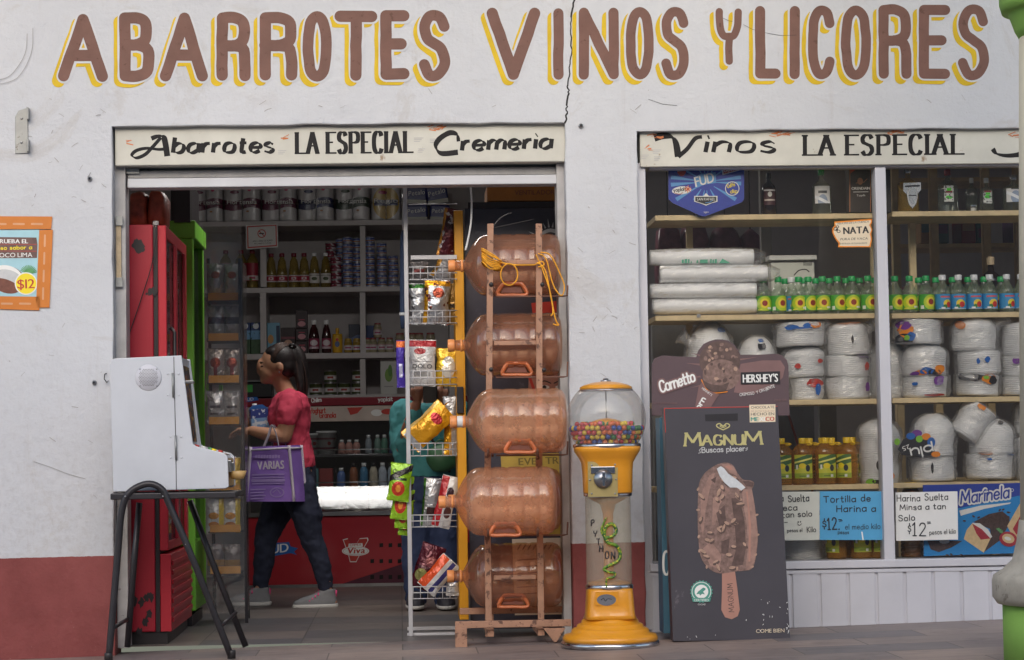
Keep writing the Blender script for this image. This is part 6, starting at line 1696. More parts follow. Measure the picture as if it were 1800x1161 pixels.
M_TIN = mat('tin_metal', lin(190, 190, 194), .3, .9, var=.1)
def can_proto(name, r, h, lab):
    b = MB(); b.lathe([(r * .97, 0, 0), (r, .002, 0), (r, .005, 1), (r * .985, .0055, 1), (r * .985, h - .0055, 0), (r, h - .005, 0), (r, h - .001, 0), (r * .95, h - .001, 0), (r * .94, h - .003, 0)], 18)
    o = b.build(name, [M_TIN, lab], None, world=False)
    return o
M_TUNA = printed('tuna_label', lin(120, 140, 190), [('blot', 40, .53, lin(196, 200, 210)), ('rect', -.05, .05, .012, .02, lin(150, 100, 70)), ('rect', -.01, .03, .024, .034, lin(60, 80, 150))])
M_MARCAN = printed('maroon_can_label', lin(130, 40, 64), [('blot', 36, .56, lin(200, 190, 196)), ('rect', -.05, .05, .02, .03, lin(90, 24, 44))])
cp = {'tuna': can_proto('food_can', .0345, .0425, M_TUNA), 'maroon': can_proto('food_can', .037, .052, M_MARCAN)}
cused = set()
def stack(px, row, kind, n, h, where, Y=YS + .07, group='food cans stacked on the back shelf'):
    for i in range(n):
        o = cp[kind] if kind not in cused else cp[kind].copy()
        if kind in cused: COL.objects.link(o)
        cused.add(kind)
        c = at_shelf(px, row, Y); o.location = (c.x + random.uniform(-.002, .002), c.y, c.z + i * h + .0005); o.rotation_euler = (0, 0, random.uniform(-.6, .6))
        pos_ = 'bottom' if i == 0 else 'topmost' if i == n - 1 else ORD[i] + ' from bottom'
        tag(o, f'{pos_} can in {where}', 'food can', group)
stack(592, 'b', 'maroon', 4, .052, 'the maroon stack beside the white-capped oil bottles')
stack(583, 'b', 'maroon', 6, .052, 'the taller maroon stack standing behind', YS + .17)
stack(613, 'b', 'tuna', 8, .0425, 'the blue stack right of the maroon cans')
stack(601, 'b', 'tuna', 8, .0425, 'the half hidden blue stack behind the maroon cans', YS + .19)
stack(630, 'b', 'tuna', 8, .0425, 'the blue stack half behind the middle upright', YS + .12)
stack(652, 'b', 'tuna', 8, .0425, 'the blue stack right of the middle upright')
stack(673, 'b', 'tuna', 7, .0425, 'the blue stack second right of the upright')
stack(693, 'b', 'tuna', 5, .0425, 'the short blue stack at the right end')

# -------- shelf c: cartons, sauces, jars
def small_box(x0, x1, h_px, row, label, m_, name='carton', cat='carton', depth=.06, Y=None, band=None):
    Y = Y or YS + .05; k = mpp(Y); c = at_shelf((x0 + x1) / 2, row, Y); w_, h_ = (x1 - x0) * k, h_px * k
    t_ = thing(name, label, cat, c)
    b = MB(); b.box(-w_ / 2, w_ / 2, 0, depth, .001, h_); b.build('box_body', m_, t_, world=False, bevel=.003)
    if band:
        b = MB(); b.box(-w_ / 2 + .003, w_ / 2 - .003, -.002, -.0004, h_ * band[1], h_ * band[2]); b.build('print', band[0], t_, world=False)
    return t_
M_MILKB = printed('milk_print', lin(46, 66, 120), [('rect', -.1, .1, 0, .1, lin(60, 90, 60)), ('rect', -.1, .1, .1, .16, lin(110, 160, 200)), ('disc', 0, .19, .02, .02, lin(220, 225, 230)), ('blot', 40, .6, lin(36, 70, 40))])
for i, x in enumerate((423, 442)): small_box(x - 1, x + 17, 56, 'c', f'{("left", "right")[i]} one of two blue milk cartons on the back shelf', M_MILKB)
small_box(470, 492, 55, 'c', 'light blue cereal carton on the back shelf above the woman', printed('cereal_print', lin(120, 170, 196), [('disc', -.02, .1, .02, .03, lin(200, 150, 90)), ('rect', .018, .04, .04, .19, lin(40, 60, 90))]))
M_COFFEE = printed('coffee_print', lin(50, 34, 38), [('disc', 0, .06, .03, .035, lin(190, 150, 130)), ('rect', -.1, .1, .1, .115, lin(120, 60, 70))])
small_box(494, 519, 46, 'c', 'dark coffee carton with pale cup print on the back shelf', M_COFFEE)
for i, (y, h_) in enumerate(((0, 22), (22.3, 22), (44.6, 32))):
    t_ = small_box(520, 541, h_, 'c', f'{("lowest", "middle", "top")[i]} carton in the stack of dark pink-print cartons', printed('pudding_print', lin(48, 30, 36), [('disc', 0, .03, .026, .018, lin(200, 140, 150)), ('rect', -.02, .02, .055, .06, lin(190, 60, 90))])); t_.location.z += y * mpp(YS); t_['group'] = 'dark pink-print cartons in a stack'
M_KETCH = tinted('dark_sauce', (.3, .08, .08, 1), lin(60, 22, 26), .85, .15, .05)
M_MUST = mat('mustard_plastic', lin(214, 166, 40), .4, var=.06)
M_LABK = printed('sauce_label', lin(150, 60, 90), [('disc', 0, .07, .025, .02, lin(216, 206, 210)), ('rect', -.03, .03, .03, .045, lin(200, 180, 190))])
for i, (px, sc_) in enumerate(((552, 1), (574, .96))):
    use(bottle_proto('sauce_bottle', 'x', 'bottle', .036 if i == 0 else .032, .225, .017, .03, M_KETCH, M_CAPW, M_LABK, .03, .1), at_shelf(px, 'c', YS + .06), f'{("bigger", "slimmer")[i]} white-capped dark sauce bottle on the back shelf', 'dark sauce bottles')
use(bottle_proto('mustard_bottle', 'x', 'bottle', .034, .17, .012, .03, M_MUST, M_MUST, printed('mustard_label', lin(214, 170, 50), [('disc', 0, .06, .016, .02, lin(90, 110, 150)), ('disc', 0, .09, .01, .01, lin(190, 50, 60))]), .03, .11), at_shelf(593, 'c', YS + .06), 'yellow squeeze mustard bottle on the back shelf', 'mustard')
M_JARG = tinted('jar_glass', (.9, .88, .8, 1), lin(190, 180, 150), .7, .15, .05)
M_JARMU = tinted('mustard_jar', (.9, .8, .4, 1), lin(180, 150, 70), .75, .15, .05)
M_GOLDLID = mat('gold_lid', lin(190, 160, 80), .35, .6)
M_REDLID = mat('red_lid', lin(140, 40, 50), .4)
M_LABJ = printed('jar_label', lin(206, 200, 204), [('rect', -.02, .02, .03, .04, lin(150, 50, 100)), ('rect', -.03, .03, .05, .053, lin(160, 60, 60))])
jm = bottle_proto('mustard_jar', 'x', 'jar', .028, .098, .024, .014, M_JARMU, M_GOLDLID, M_LABJ, .02, .05, neck=.024)
jy = bottle_proto('mayonnaise_jar', 'x', 'jar', .028, .1, .022, .014, M_JARG, M_REDLID, M_LABJ, .02, .055, neck=.022)
jb = bottle_proto('mayonnaise_jar', 'x', 'jar', .034, .13, .028, .018, M_JARG, M_REDLID, M_LABJ, .03, .07, neck=.028)
for i, px in enumerate((612, 627)): use(jm, at_shelf(px, 'c', YS + .06), f'{("left", "right")[i]} one of two mustard jars with gold lids', 'mustard jars')
for i, px in enumerate((645, 656, 671, 685)): use(jy, at_shelf(px, 'c', YS + .06), f'{ORD[i]} red-lidded mayonnaise jar from the middle upright', 'mayonnaise jars on the back shelf')
use(jy, at_shelf(664, 'c', YS + .08) + Vector((0, 0, .101)), 'red-lidded mayonnaise jar standing on top of the others', 'mayonnaise jars on the back shelf')
for i, px in enumerate((703, 724, 737, 757)): use(jb, at_shelf(px, 'c', YS + .06), f'{ORD[i]} bigger mayonnaise jar at the right of the back shelf', 'big mayonnaise jars')
small_box(613, 633, 52, 'c', 'dark blue pouch standing left of the middle upright', printed('pouch_print', lin(40, 46, 66), [('wave', .06, .12, .01, 60, lin(90, 110, 150))]), Y=YS + .2)
small_box(644, 658, 50, 'c', 'blue carton behind the mayonnaise jars', mat('deep_blue_card', lin(50, 70, 120), .5), Y=YS + .22)
# -------- lowest shelf: jars stacked, white bag, radio, papers
M_JARD = printed('pickle_label', lin(200, 196, 196), [('rect', -.05, .05, 0, .02, lin(60, 70, 40)), ('rect', -.05, .05, .05, .08, lin(70, 80, 44)), ('rect', -.02, .02, .028, .042, lin(150, 50, 50))])
pj = can_proto('pickle_can', .043, .082, M_JARD)
used_ = False
for i, (px, lv, tx) in enumerate(((554, 0, 'first from the woman'), (580, 0, 'second, under another can'), (604, 0, 'third, bluish one'), (628, 0, 'fourth, beside the upright'), (580, 1, 'upper one on the second'), (629, 1, 'upper one next to the upright'))):
    o = pj if not used_ else pj.copy()
    if used_: COL.objects.link(o)
    used_ = True
    c = at_shelf(px, 'd', YS + .07); o.location = (c.x, c.y, c.z + lv * .083 + .0005)
    tag(o, f'pickle can on the lowest back shelf, {tx}', 'food can', 'pickle cans on the lowest back shelf')
t_ = small_box(668, 697, 62, 'd', 'white rice bag with green leaf print on the lowest shelf', printed('rice_print', lin(196, 198, 194), [('disc', 0, .13, .026, .045, lin(120, 160, 70)), ('disc', .01, .16, .014, .04, lin(90, 140, 60)), ('rect', -.03, .03, .05, .056, lin(150, 150, 150))]), name='rice_bag', cat='bag')
M_RAD = mat('radio_black', lin(40, 40, 44), .4)
t_ = thing('shop_scale', 'small black scale with green display left of the woman', 'scale', at_shelf(447, 'd', YS - .25))
b = MB(); box_px(b, 424, 672, 478, 699, YS - .3, YS - .05, Yref=YS - .3); b.build('housing', M_RAD, t_, bevel=.006)
b = MB(); box_px(b, 426, 677, 444, 690, YS - .305, YS - .301, Yref=YS - .3); b.build('display', mat('green_display', lin(70, 170, 80), .4), t_)
b = MB(); box_px(b, 424, 669, 478, 671.5, YS - .32, YS - .05, Yref=YS - .3); b.build('pan', M_STEEL, t_)

# -------- no smoking notice
t_ = thing('notice', 'white no-smoking notice with red border hanging from the shelf', 'notice', P(460, 438, YS - .02))
sh = Sheet(YS - .02); sh.poly([(432, 396), (488, 393), (489, 435), (433, 439)], 0); sh.poly([(434, 398), (486, 395.5), (487, 433), (435, 437)], 1); sh.poly([(436, 400), (484, 397.5), (485, 431), (437, 434.5)], 0)
sh.ring(460, 411, 7.5, 7.5, 1.6, 1); sh.line([(455, 406), (465, 416)], 1.5, 1); sh.poly([(455, 410), (464, 410), (464, 412), (455, 412)], 2); sh.text('AREA LIBRE DE HUMO', (444, 426), (479, 424.5), 3, 2); sh.text('PROHIBIDO FUMAR', (447, 430), (477, 428.5), 2.2, 2)
sh.build('sheet', [M_PAPERW, M_PRED, M_PBLACK], t_)

# -------- dairy cooler
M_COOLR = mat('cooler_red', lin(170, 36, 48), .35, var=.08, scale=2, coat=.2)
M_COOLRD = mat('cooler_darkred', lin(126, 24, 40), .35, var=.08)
M_COOLP = mat('cooler_plum', lin(80, 24, 48), .4)
M_COOLIN = mat('cooler_inside', lin(120, 124, 126), .5, var=.06)
M_COOLGL = film('cooler_glass', (.96, .98, .98, 1), gloss=.08, rough=.05, bump=.06, bscale=5, haze=.02)
YCo = 4.55
co = thing('dairy_cooler', 'red dairy display cooler with sloping glass front and white logo', 'cooler', FH(570, 1033))
xa, xb = P(428, 900, YCo).x, P(830, 900, YCo).x
zp = lambda py: P(580, py, YCo).z
b = MB(); b.box(xa, xb, YCo, YCo + .7, zp(1028), zp(908)); b.build('base_panel', M_COOLR, co, bevel=.006)
b = MB(); b.box(xa, xb, YCo - .012, YCo + .05, zp(907), zp(900)); b.build('trim_rail', M_STEEL, co)
b = MB(); b.box(xa, xb, YCo - .006, YCo + .02, zp(1032), zp(1027)); b.build('trim_rail', M_STEEL, co)
b = MB(); b.box(xa + .1, xb - .1, YCo + .05, YCo + .6, 0.004, zp(1031)); b.build('plinth', M_BLKIRON, co)
b = MB(); b.box(xa, xb, YCo + .70, YCo + .74, zp(1028), zp(697)); b.build('back_panel', M_COOLIN, co)
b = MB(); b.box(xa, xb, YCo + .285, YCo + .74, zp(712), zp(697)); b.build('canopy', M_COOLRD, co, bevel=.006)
b = MB(); b.box(xa, xb, YCo + .275, YCo + .3, zp(740), zp(713)); hd = b.build('header_card', mat('header_cream', lin(196, 180, 170), .5, var=.1), co)
sh = Sheet(YCo + .274); sh.hand('Yoghurt', (545, 727), (572, 726), 9, ('round', 1.6), 0); sh.hand('Granola', (562, 735), (590, 734), 9, ('round', 1.6), 0); sh.poly([(610, 717), (638, 716), (628, 727), (616, 730)], 0); sh.disc(662, 726, 10, 6, 1); sh.disc(682, 724, 12, 5, 0)
sh.build('print', [M_PRED, M_PWHITE], hd)
sh = Sheet(YCo + .284); sh.hand('Chilim', (548, 708), (565, 706), 7, ('round', 1.3), 0); sh.hand('yoplait', (665, 706), (690, 705), 7, ('round', 1.3), 0); sh.poly([(428, 699), (452, 698), (455, 704), (430, 708)], 1); sh.text('FUD', (431, 706), (446, 704), 5, 0); sh.build('canopy_print', [M_PWHITE, M_PBLUE], co)
# sloping glass: leans back towards the canopy, curls out at the foot
gp = [(YCo - .008, zp(904)), (YCo - .002, zp(895)), (YCo + .0195, zp(880)), (YCo + .0541, zp(856)), (YCo + .165, zp(800)), (YCo + .29, zp(741))]
b = MB(); b.add([(x, y, z) for x in (xa + .01, xb - .01) for y, z in gp], [(i, i + 1, i + 7, i + 6) for i in range(5)], 0, False); b.build('front_glass', M_COOLGL, co)
for x in (P(545, 800, YCo).x, P(700, 800, YCo).x):
    pass
for y, d0 in ((800, .27), (858, .12)):
    b = MB(); b.box(xa + .02, xb - .02, YCo + d0, YCo + .69, zp(y + 3), zp(y)); b.build('cooler_shelf', M_COOLIN, co)
    b = MB()
    for dy in (0, 9): 
        q = zp(y - dy); b.tube([(xa + .02, YCo + d0 - .004, q), (xb - .02, YCo + d0 - .004, q)], .004, 6)
    b.build('shelf_rail', M_STEEL, co)
sh = Sheet(YCo - .0006)
sh.poly([(600, 1027), (712, 990), (830, 952), (830, 1027)], 0)
for r_, (x0, y0) in enumerate(((667, 959), (651, 987), (651, 1015))):
    for i in range(8 if r_ else 7): sh.poly([(x0 + i * 16, y0 - 3.5), (x0 + 6.5 + i * 16, y0 - 4), (x0 + 6.5 + i * 16, y0 + 3), (x0 + i * 16, y0 + 3.5)], 1)
V = [(604, 950), (612, 948), (621, 966), (632, 948), (645, 947), (646, 951), (632, 975), (626, 987), (616, 987), (613, 975)]
sh.poly([(x + (x - 624) * .08, y + (y - 967) * .08) for x, y in V], 2); sh.poly(V, 3)
sh.disc(625, 969, 24, 8.5, 2); sh.disc(625, 969, 22, 7, 3); sh.disc(625, 969, 21.5, 6.6, 2); sh.text('Viva', (610, 973.5), (641, 972.5), 10, 3, slant=.15, heavy=.5); sh.poly([(613, 956), (637, 955), (638, 961), (612, 962)], 2); sh.text('CHIMEX', (615, 960.5), (635, 959.5), 4, 3)
sh.poly([(462, 956), (508, 953), (511, 961), (524, 964), (517, 970), (522, 976), (512, 973), (509, 973), (480, 978), (462, 976)], 4); sh.text('FUD', (466, 975), (507, 970), 15, 2, slant=.1, heavy=.4)
sh.build('print', [M_COOLP, M_BLACKINK, M_PWHITE, M_PRED, M_PBLUE], co)
# goods in the cooler
def coolbottle(px, ybase, Y, h_px, w_px, col, capm, label, name='yoghurt_bottle', group='drink bottles in the dairy cooler'):
    k = mpp(Y); h_, r = h_px * k, w_px * k / 2; zb = zp(ybase)
    p = P(px, ybase, Y); t_ = thing(name, label, 'bottle', (p.x, Y, zb), group)
    b = MB(); b.lathe([(r * .9, 0), (r, .006), (r, h_ * .3), (r * .93, h_ * .45), (r, h_ * .6), (r * .8, h_ * .75), (r * .5, h_ * .84)], 16); b.build('body', mat('bottle_plastic', col, .35, var=.25, scale=30), t_, world=False)
    b = MB(); b.lathe([(r * .55, h_ * .84), (r * .55, h_), (r * .5, h_)], 12); b.build('cap', capm, t_, world=False)
cols = [(90, 120, 180), (150, 90, 60), (70, 130, 170), (200, 190, 170), (190, 200, 214), (176, 190, 200), (180, 170, 160), (120, 60, 70)]
for i, px in enumerate((600, 622, 640, 657, 673, 689, 705, 720)): coolbottle(px, 858, YCo + .18, 42 if i else 34, 15, lin(*cols[i]), (M_CAPW, M_BLKCAP)[i % 2], f'{ORD[i]} drink bottle from the left on the lower cooler rail')
for i, px in enumerate((601, 614, 627)): coolbottle(px, 800, YCo + .32, 26, 13, lin(190, 140, 130), M_CAPW, f'{ORD[i]} small pink yoghurt pot on the upper cooler rail', 'yoghurt_pot', 'pink yoghurt pots in the cooler')
for i, px in enumerate((648, 664, 676, 690)): coolbottle(px, 800, YCo + .32, 34 if i != 3 else 42, 12, lin(*((150, 160, 170), (120, 150, 140), (90, 140, 120), (70, 80, 130))[i]), M_CAPW, f'{ORD[i]} drink bottle right of the pink pots on the upper cooler rail')
M_TUB = printed('tub_print', lin(198, 198, 200), [('rect', -.2, .2, .03, .05, lin(150, 80, 100)), ('rect', -.2, .2, .1, .112, lin(160, 110, 120)), ('disc', .02, .075, .012, .012, lin(170, 60, 60))])
for i, (px, w_, h_) in enumerate(((548, 28, 38), (574, 34, 42))):
    k = mpp(YCo + .38); p = P(px, 800, YCo + .38); b = MB(); b.lathe([(w_ * .45 * k, 0), (w_ * .5 * k, h_ * .9 * k), (w_ * .53 * k, h_ * .9 * k), (w_ * .53 * k, h_ * k)], 20)
    o = b.build('yoghurt_tub', M_TUB, None, world=False); o.location = (p.x, YCo + .38, zp(800)); tag(o, f'{("smaller", "bigger")[i]} white yoghurt tub on the upper cooler rail behind the woman', 'tub', 'white yoghurt tubs')
for i, (px, w_, mi) in enumerate(((505, 60, 0), (548, 30, 1), (572, 26, 2))):
    p = P(px, 858, YCo + .2); k = mpp(YCo + .2); b = MB(); b.box(p.x - w_ * k / 2, p.x + w_ * k / 2, YCo + .2, YCo + .4, zp(857), zp(824)); t_ = thing('dairy_carton', f'{("wide plum", "narrow teal", "narrow red-brown")[i]} carton on the lower cooler rail behind the woman', 'carton', (p.x, YCo + .2, zp(857))); b.build('box_body', M_DKBOX[(1, 2, 3)[i]], t_, bevel=.004)
M_SILVPK = mat('silver_pack', lin(196, 200, 204), .3, .1, var=.15, bump=.8, bscale=18)  # silvery packs added in place of the white reflection along the cooler foot
for i, (x0, x1) in enumerate(((566, 606), (608, 648), (650, 692), (694, 735))):
    a, c = P(x0, 898, YCo + .12), P(x1, 898, YCo + .12); zb = zp(899)
    b = MB(); b.loft([(((a.x + c.x) / 2, YCo + .2, zb + z), (c.x - a.x) * e, .11) for z, e in ((.002, .5), (.03, .56), (.075, .55), (.1, .5), (.112, .42))], 20, p=4); b.v = [(x, y, z + .012 * noise.noise((x * 20, y * 20, i))) for x, y, z in b.v]
    tag(b.build('reflection_pack', M_SILVPK), f'{ORD[i]} silvery white pack added as the gleam low in the cooler', 'added pack', 'silvery packs in the cooler foot')
for i, px in enumerate((520, 545)):
    coolbottle(px, 899, YCo + .14, 36, 18, lin(84, 48, 56), M_BLKCAP, f'{("left", "right")[i]} one of two dark jars on the cooler floor behind the woman', 'dark_jar', 'dark jars in the cooler')

# -------- tall coolers along the left wall
M_FRR = mat('fridge_red', lin(164, 26, 46), .4, var=.08, scale=3, wear=lin(70, 40, 44), wear_t=.80, wear_s=5)
M_FRRB = mat('fridge_red_bright', lin(182, 40, 54), .35, var=.06, scale=3)
M_FRDK = mat('fridge_dark', lin(36, 30, 34), .4)
M_GRN = mat('fridge_green', lin(120, 192, 60), .4, var=.06)
M_FRGL = film('fridge_glass', (.9, .92, .92, 1), gloss=.1, rough=.03, bump=0, haze=.02)
YF0, YF1 = .26, 1.25
xl, xr = P(214, 900, YF0).x, P(300, 900, YF0).x
ztop = P(260, 395, YF0).z
fr = thing('drinks_fridge', 'tall red drinks fridge with scraped paint just inside the door', 'fridge', ((xl + xr) / 2, YF0, .004))
b = MB(); b.box(xl, P(272, 900, YF0).x, YF0, YF1, .06, ztop); b.build('cabinet', M_FRR, fr, bevel=.006)
b = MB(); b.box(P(272, 900, YF0).x + .001, P(280, 900, YF0).x, YF0 + .01, YF1, .06, ztop - .01); b.build('door_gasket', M_FRDK, fr)
b = MB(); b.box(P(280, 900, YF0).x + .001, xr - .012, YF0 + .004, YF0 + .035, .42, ztop - .004); b.box(P(280, 900, YF0).x + .001, xr - .012, YF1 - .035, YF1 - .004, .42, ztop - .004); b.box(P(280, 900, YF0).x + .001, xr - .0125, YF0 + .0355, YF1 - .036, .42, .46); b.box(P(280, 900, YF0).x + .001, xr - .0125, YF0 + .0355, YF1 - .036, ztop - .06, ztop - .004); dr = b.build('door', M_FRRB, fr, bevel=.004)
b = MB(); b.box(xr - .022, xr - .018, YF0 + .036, YF1 - .036, .461, ztop - .061); b.build('pane', M_FRGL, dr)
for yy in (.62, 1.06):
    b = MB(); b.box(xr - .017, xr - .003, yy, yy + .07, .461, ztop - .061); b.build('mullion', M_FRRB, dr, bevel=.003)
b = MB(); b.tube([(xr - .002, YF0 + .06, 1.0), (xr + .018, YF0 + .06, 1.02), (xr + .018, YF0 + .06, 1.4), (xr - .002, YF0 + .06, 1.42)], .008, 8); b.build('handle', M_FRDK, dr)
b = MB(); b.box(P(280, 900, YF0).x + .002, xr, YF0 + .002, YF1, .06, .405)
for i in range(7): b.box(xr + .0005, xr + .008, YF0 + .03, YF1 - .03, .10 + i * .042, .122 + i * .042)
b.build('bottom_grille', M_FRRB, fr, bevel=.003)
b = MB(); b.box(xl + .01, xr - .02, YF0 + .02, YF1 - .02, .004, .059); b.build('plinth', M_FRDK, fr)
b = MB()
for i in range(5): b.tube([(xr - .03, YF0 + .08 + i * .001, .6 + i * .3), (xr - .03, YF0 + .0801 + i * .001, .61 + i * .3)], .005, 8)
b.build('lamp_row', M_STEEL, fr)
sh = Sheet(YF0 - .001)
for cx_, cy_, r_ in ((242, 432, 13), (238, 430, 8), (250, 436, 7), (264, 514, 7), (271, 512, 8), (258, 517, 3)):
    sh.poly([(cx_ + r_ * .8 * math.cos(a) * random.uniform(.6, 1.2), cy_ + r_ * math.sin(a) * random.uniform(.6, 1.2)) for a in (q * .45 for q in range(14))], 0)
for x, y in ((236, 1058), (248, 1060), (258, 1050), (262, 1078), (256, 1095), (246, 1110), (266, 1048)):
    sh.poly([(x + 6 * math.cos(a) * random.uniform(.4, 1.2), y + 11 * math.sin(a) * random.uniform(.3, 1.2)) for a in (q * .45 for q in range(14))], 0)
sh.build('scraped_stain', M_FRDK, fr)
for i in range(5):      # bottles showing through the fridge door
    for j in range(6):
        p = Vector((xr - .07, YF0 + .12 + j * .14, .48 + i * .30))
        if i == 0 and j == 0: fb = bottle_proto('cola_bottle', 'x', 'bottle', .033, .23, .014, .02, M_KETCH, M_CAPW, M_LABK, .08, .13)
        use(fb, p, f'dark drink bottle, {ORD[j]} from the door on the {ORD[i]} level inside the red fridge', 'bottles in the red fridge')
b = MB(); b.tube(catmull([tuple(P(x, y, YF0 - .02)) for x, y in ((276, 398), (268, 460), (250, 520), (228, 585), (216, 622))], 5), .0025, 6); tag(b.build('power_cable', M_BLKCAP), 'thin dark cable running diagonally across the red fridge side', 'cable')
# green fridge behind it
YG0, YG1 = 1.32, 1.95
gx = P(362, 900, YG1).x
g0 = P(300, 900, YG0).x
fg = thing('green_fridge', 'lime green framed drinks fridge standing behind the red one', 'fridge', (gx - .3, YG0, .004))
zg = P(310, 420, YG0).z
b = MB(); b.box(gx - .6, gx - .08, YG0, YG1, .06, zg); b.build('cabinet', M_FRDK, fg)
b = MB(); b.box(gx - .079, gx, YG1 - .05, YG1, .08, zg); b.box(gx - .079, gx, YG0, YG0 + .04, .08, zg); b.box(gx - .079, gx - .001, YG0 + .041, YG1 - .051, .08, .42); b.build('door', M_GRN, fg, bevel=.006)
b = MB(); b.box(gx - .03, gx - .026, YG0 + .041, YG1 - .051, .421, zg); b.build('pane', M_FRGL, fg)
b = MB(); b.box(gx - .6, gx + .012, YG0, YG1 + .01, zg + .001, zg + .09); b.build('header', M_GRN, fg, bevel=.006)
b = MB(); b.box(gx - .58, gx - .02, YG0 + .02, YG1 - .02, .004, .059); b.build('plinth', M_FRDK, fg)
pts = [P(x, y, YG1 - .02) for x, y in ((366, 656), (388, 656), (388, 738), (366, 738))]
b = MB()
for i in range(4): b.bar(pts[i], pts[(i + 1) % 4], .02, .02)
b.build('handle_frame', M_GRN, fg, bevel=.003)
# goods on top of the red fridge
M_ORBAG = mat('orange_bag', lin(150, 62, 44), .45, var=.5, scale=22, bump=.9, bscale=16)
for i, (x0, x1, y0) in enumerate(((226, 262, 330), (258, 296, 328))):
    a, c = P(x0, 392, YF0 + .2), P(x1, 392, YF0 + .2); k = mpp(YF0 + .2)
    b = MB(); b.loft([(((a.x + c.x) / 2, YF0 + .25, ztop + z), (c.x - a.x) * e, .12 * e * 2) for z, e in ((.002, .42), (.02, .52), (.08, .53), (.13, .5), (.158, .42), (.17, .3))], 22, p=3.4); b.v = [(x + .014 * noise.noise((z * 22, x * 9, i)), y, z + .014 * noise.noise((x * 22, z * 18, i)) * (z > ztop + .02)) for x, y, z in b.v]
    tag(b.build('snack_sack', M_ORBAG), f'{("left", "right")[i]} one of two orange snack sacks on top of the red fridge', 'snack sack', 'orange sacks on the red fridge')
t_ = thing('dark_crate', 'dark plum crate on top of the green fridge, under the lintel', 'crate', P(318, 391, 1.4))
b = MB(); box_px(b, 300, 322, 336, 391, 1.36, 1.8); b.build('box_body', M_FRDK, t_, bevel=.004)
b = MB(); box_px(b, 306, 330, 334, 391.2, 1.3, 1.358); b.build('panel', M_FRDK, t_)

# -------- snack bags
def snack_bag(x0, x1, y0, y1, Y, label, shapes, base, tilt=0.0, name='snack_bag', group='snack bags', metal=.35, text=None):
    k = mpp(Y); w_, h_ = (x1 - x0) * k, (y1 - y0) * k
    c = P((x0 + x1) / 2, (y0 + y1) / 2, Y); sd = random.uniform(0, 99)
    t_ = thing(name, label, 'snack bag', (c.x - math.sin(tilt) * h_ / 2, Y, c.z - math.cos(tilt) * h_ / 2), group); t_.rotation_euler = (0, tilt, 0)
    m_ = printed('bag_print', base, [tuple([s[0]] + [q * (w_ if j % 2 == 0 else h_) for j, q in enumerate(s[1:-1])] + [s[-1]]) if s[0] == 'disc' else (s[0], s[1] * w_, s[2] * w_, s[3] * h_, s[4] * h_, s[-1]) if s[0] == 'rect' else s for s in shapes], rough=.22, metal=metal, bump=.9, bscale=24)
    nx, nz = 12, 18
    def th(u, v):      # half thickness
        return min(w_, h_) * .23 * (max(0, math.sin(math.pi * u)) ** .6) * (max(0, math.sin(math.pi * (.06 + .88 * v))) ** .8) * (1 + .3 * noise.noise((u * 3 + sd, v * 4, 0)))
    def pos(u, v, s): 
        pinch = 1 - .10 * math.sin(math.pi * v)
        return (w_ * (u - .5) * (1.04 - .1 * math.sin(math.pi * v)) + .004 * noise.noise((v * 5, sd, 1)), s * th(u, v), h_ * v + .004 * noise.noise((u * 5, sd, 3)))
    b = MB()
    for s in (-1, 1):
        b.add([pos(i / nx, j / nz, s) for j in range(nz + 1) for i in range(nx + 1)], [(j * (nx + 1) + i, j * (nx + 1) + i + 1, (j + 1) * (nx + 1) + i + 1, (j + 1) * (nx + 1) + i) for j in range(nz) for i in range(nx)], 0, True)
    b.build('packet', m_, t_, world=False)
    for z0, z1 in ((-.004, .008), (h_ - .008, h_ + .004)):
        b = MB(); b.box(-w_ * .5, w_ * .5, -.0015, .0015, z0, z1); b.build('crimp', m_, t_, world=False)
    if text:
        st, z, hh, mm = text; vs, fs, wid = font_text(st); sx = w_ * .72 / wid; b = MB()
        b.add([(-w_ * .36 + x * sx, -th(.5 + (-w_ * .36 + x * sx) / w_, z + y * hh) - .0035, h_ * (z + y * hh)) for x, y in vs], fs); b.build('lettering', mm, t_, world=False)
    return t_
SILV, GOLDB, REDB, YELB, GRNB, WHTB = lin(176, 178, 182), lin(222, 160, 36), lin(170, 36, 44), lin(226, 180, 50), lin(140, 186, 40), lin(206, 206, 206)
# clear-sleeved snack stand beside the fridges
YT = 1.5
zt = lambda py: P(395, py, YT).z
sn = thing('snack_stand', 'tall snack stand in a clear plastic sleeve with dark posts', 'display stand', P(395, 1095, YT))
for x, Y in ((421, YT), (366, YT + .3), (424, YT + .32)):
    b = MB(); a, c = P(x, 455, Y), P(x + 7, 1096, Y); c.z = .004; b.bar(a, (a.x + .02, Y, c.z), .016, .016); b.build('post', M_BLKIRON, sn)
xa_, xb_ = P(360, 700, YT).x, P(424, 700, YT).x
b = MB(); b.box(xa_, xb_ + .01, YT - .012, YT - .010, .05, zt(398)); b.box(xb_ + .0105, xb_ + .012, YT - .012, YT + .3, .05, zt(460)); b.build('clear_sleeve', film('sleeve_film', (.95, .95, .95, 1), gloss=.1, rough=.1, bump=.5, bscale=7, haze=.03), sn)
LV = (527, 598, 672, 745, 865, 935, 1008)
for i, y in enumerate(LV):
    b = MB(); b.box(xa_ + .01, xb_ - .01, YT + .02, YT + .26, zt(y + 2), zt(y)); b.build('tray', M_BLKIRON, sn)
    b = MB(); b.box(xa_ + .02, xb_ - .012, YT + .008, YT + .018, zt(y + 1), zt(y - 12)); b.build('price_strip', mat('strip_orange', lin(214, 150, 50), .5, var=.15), sn)
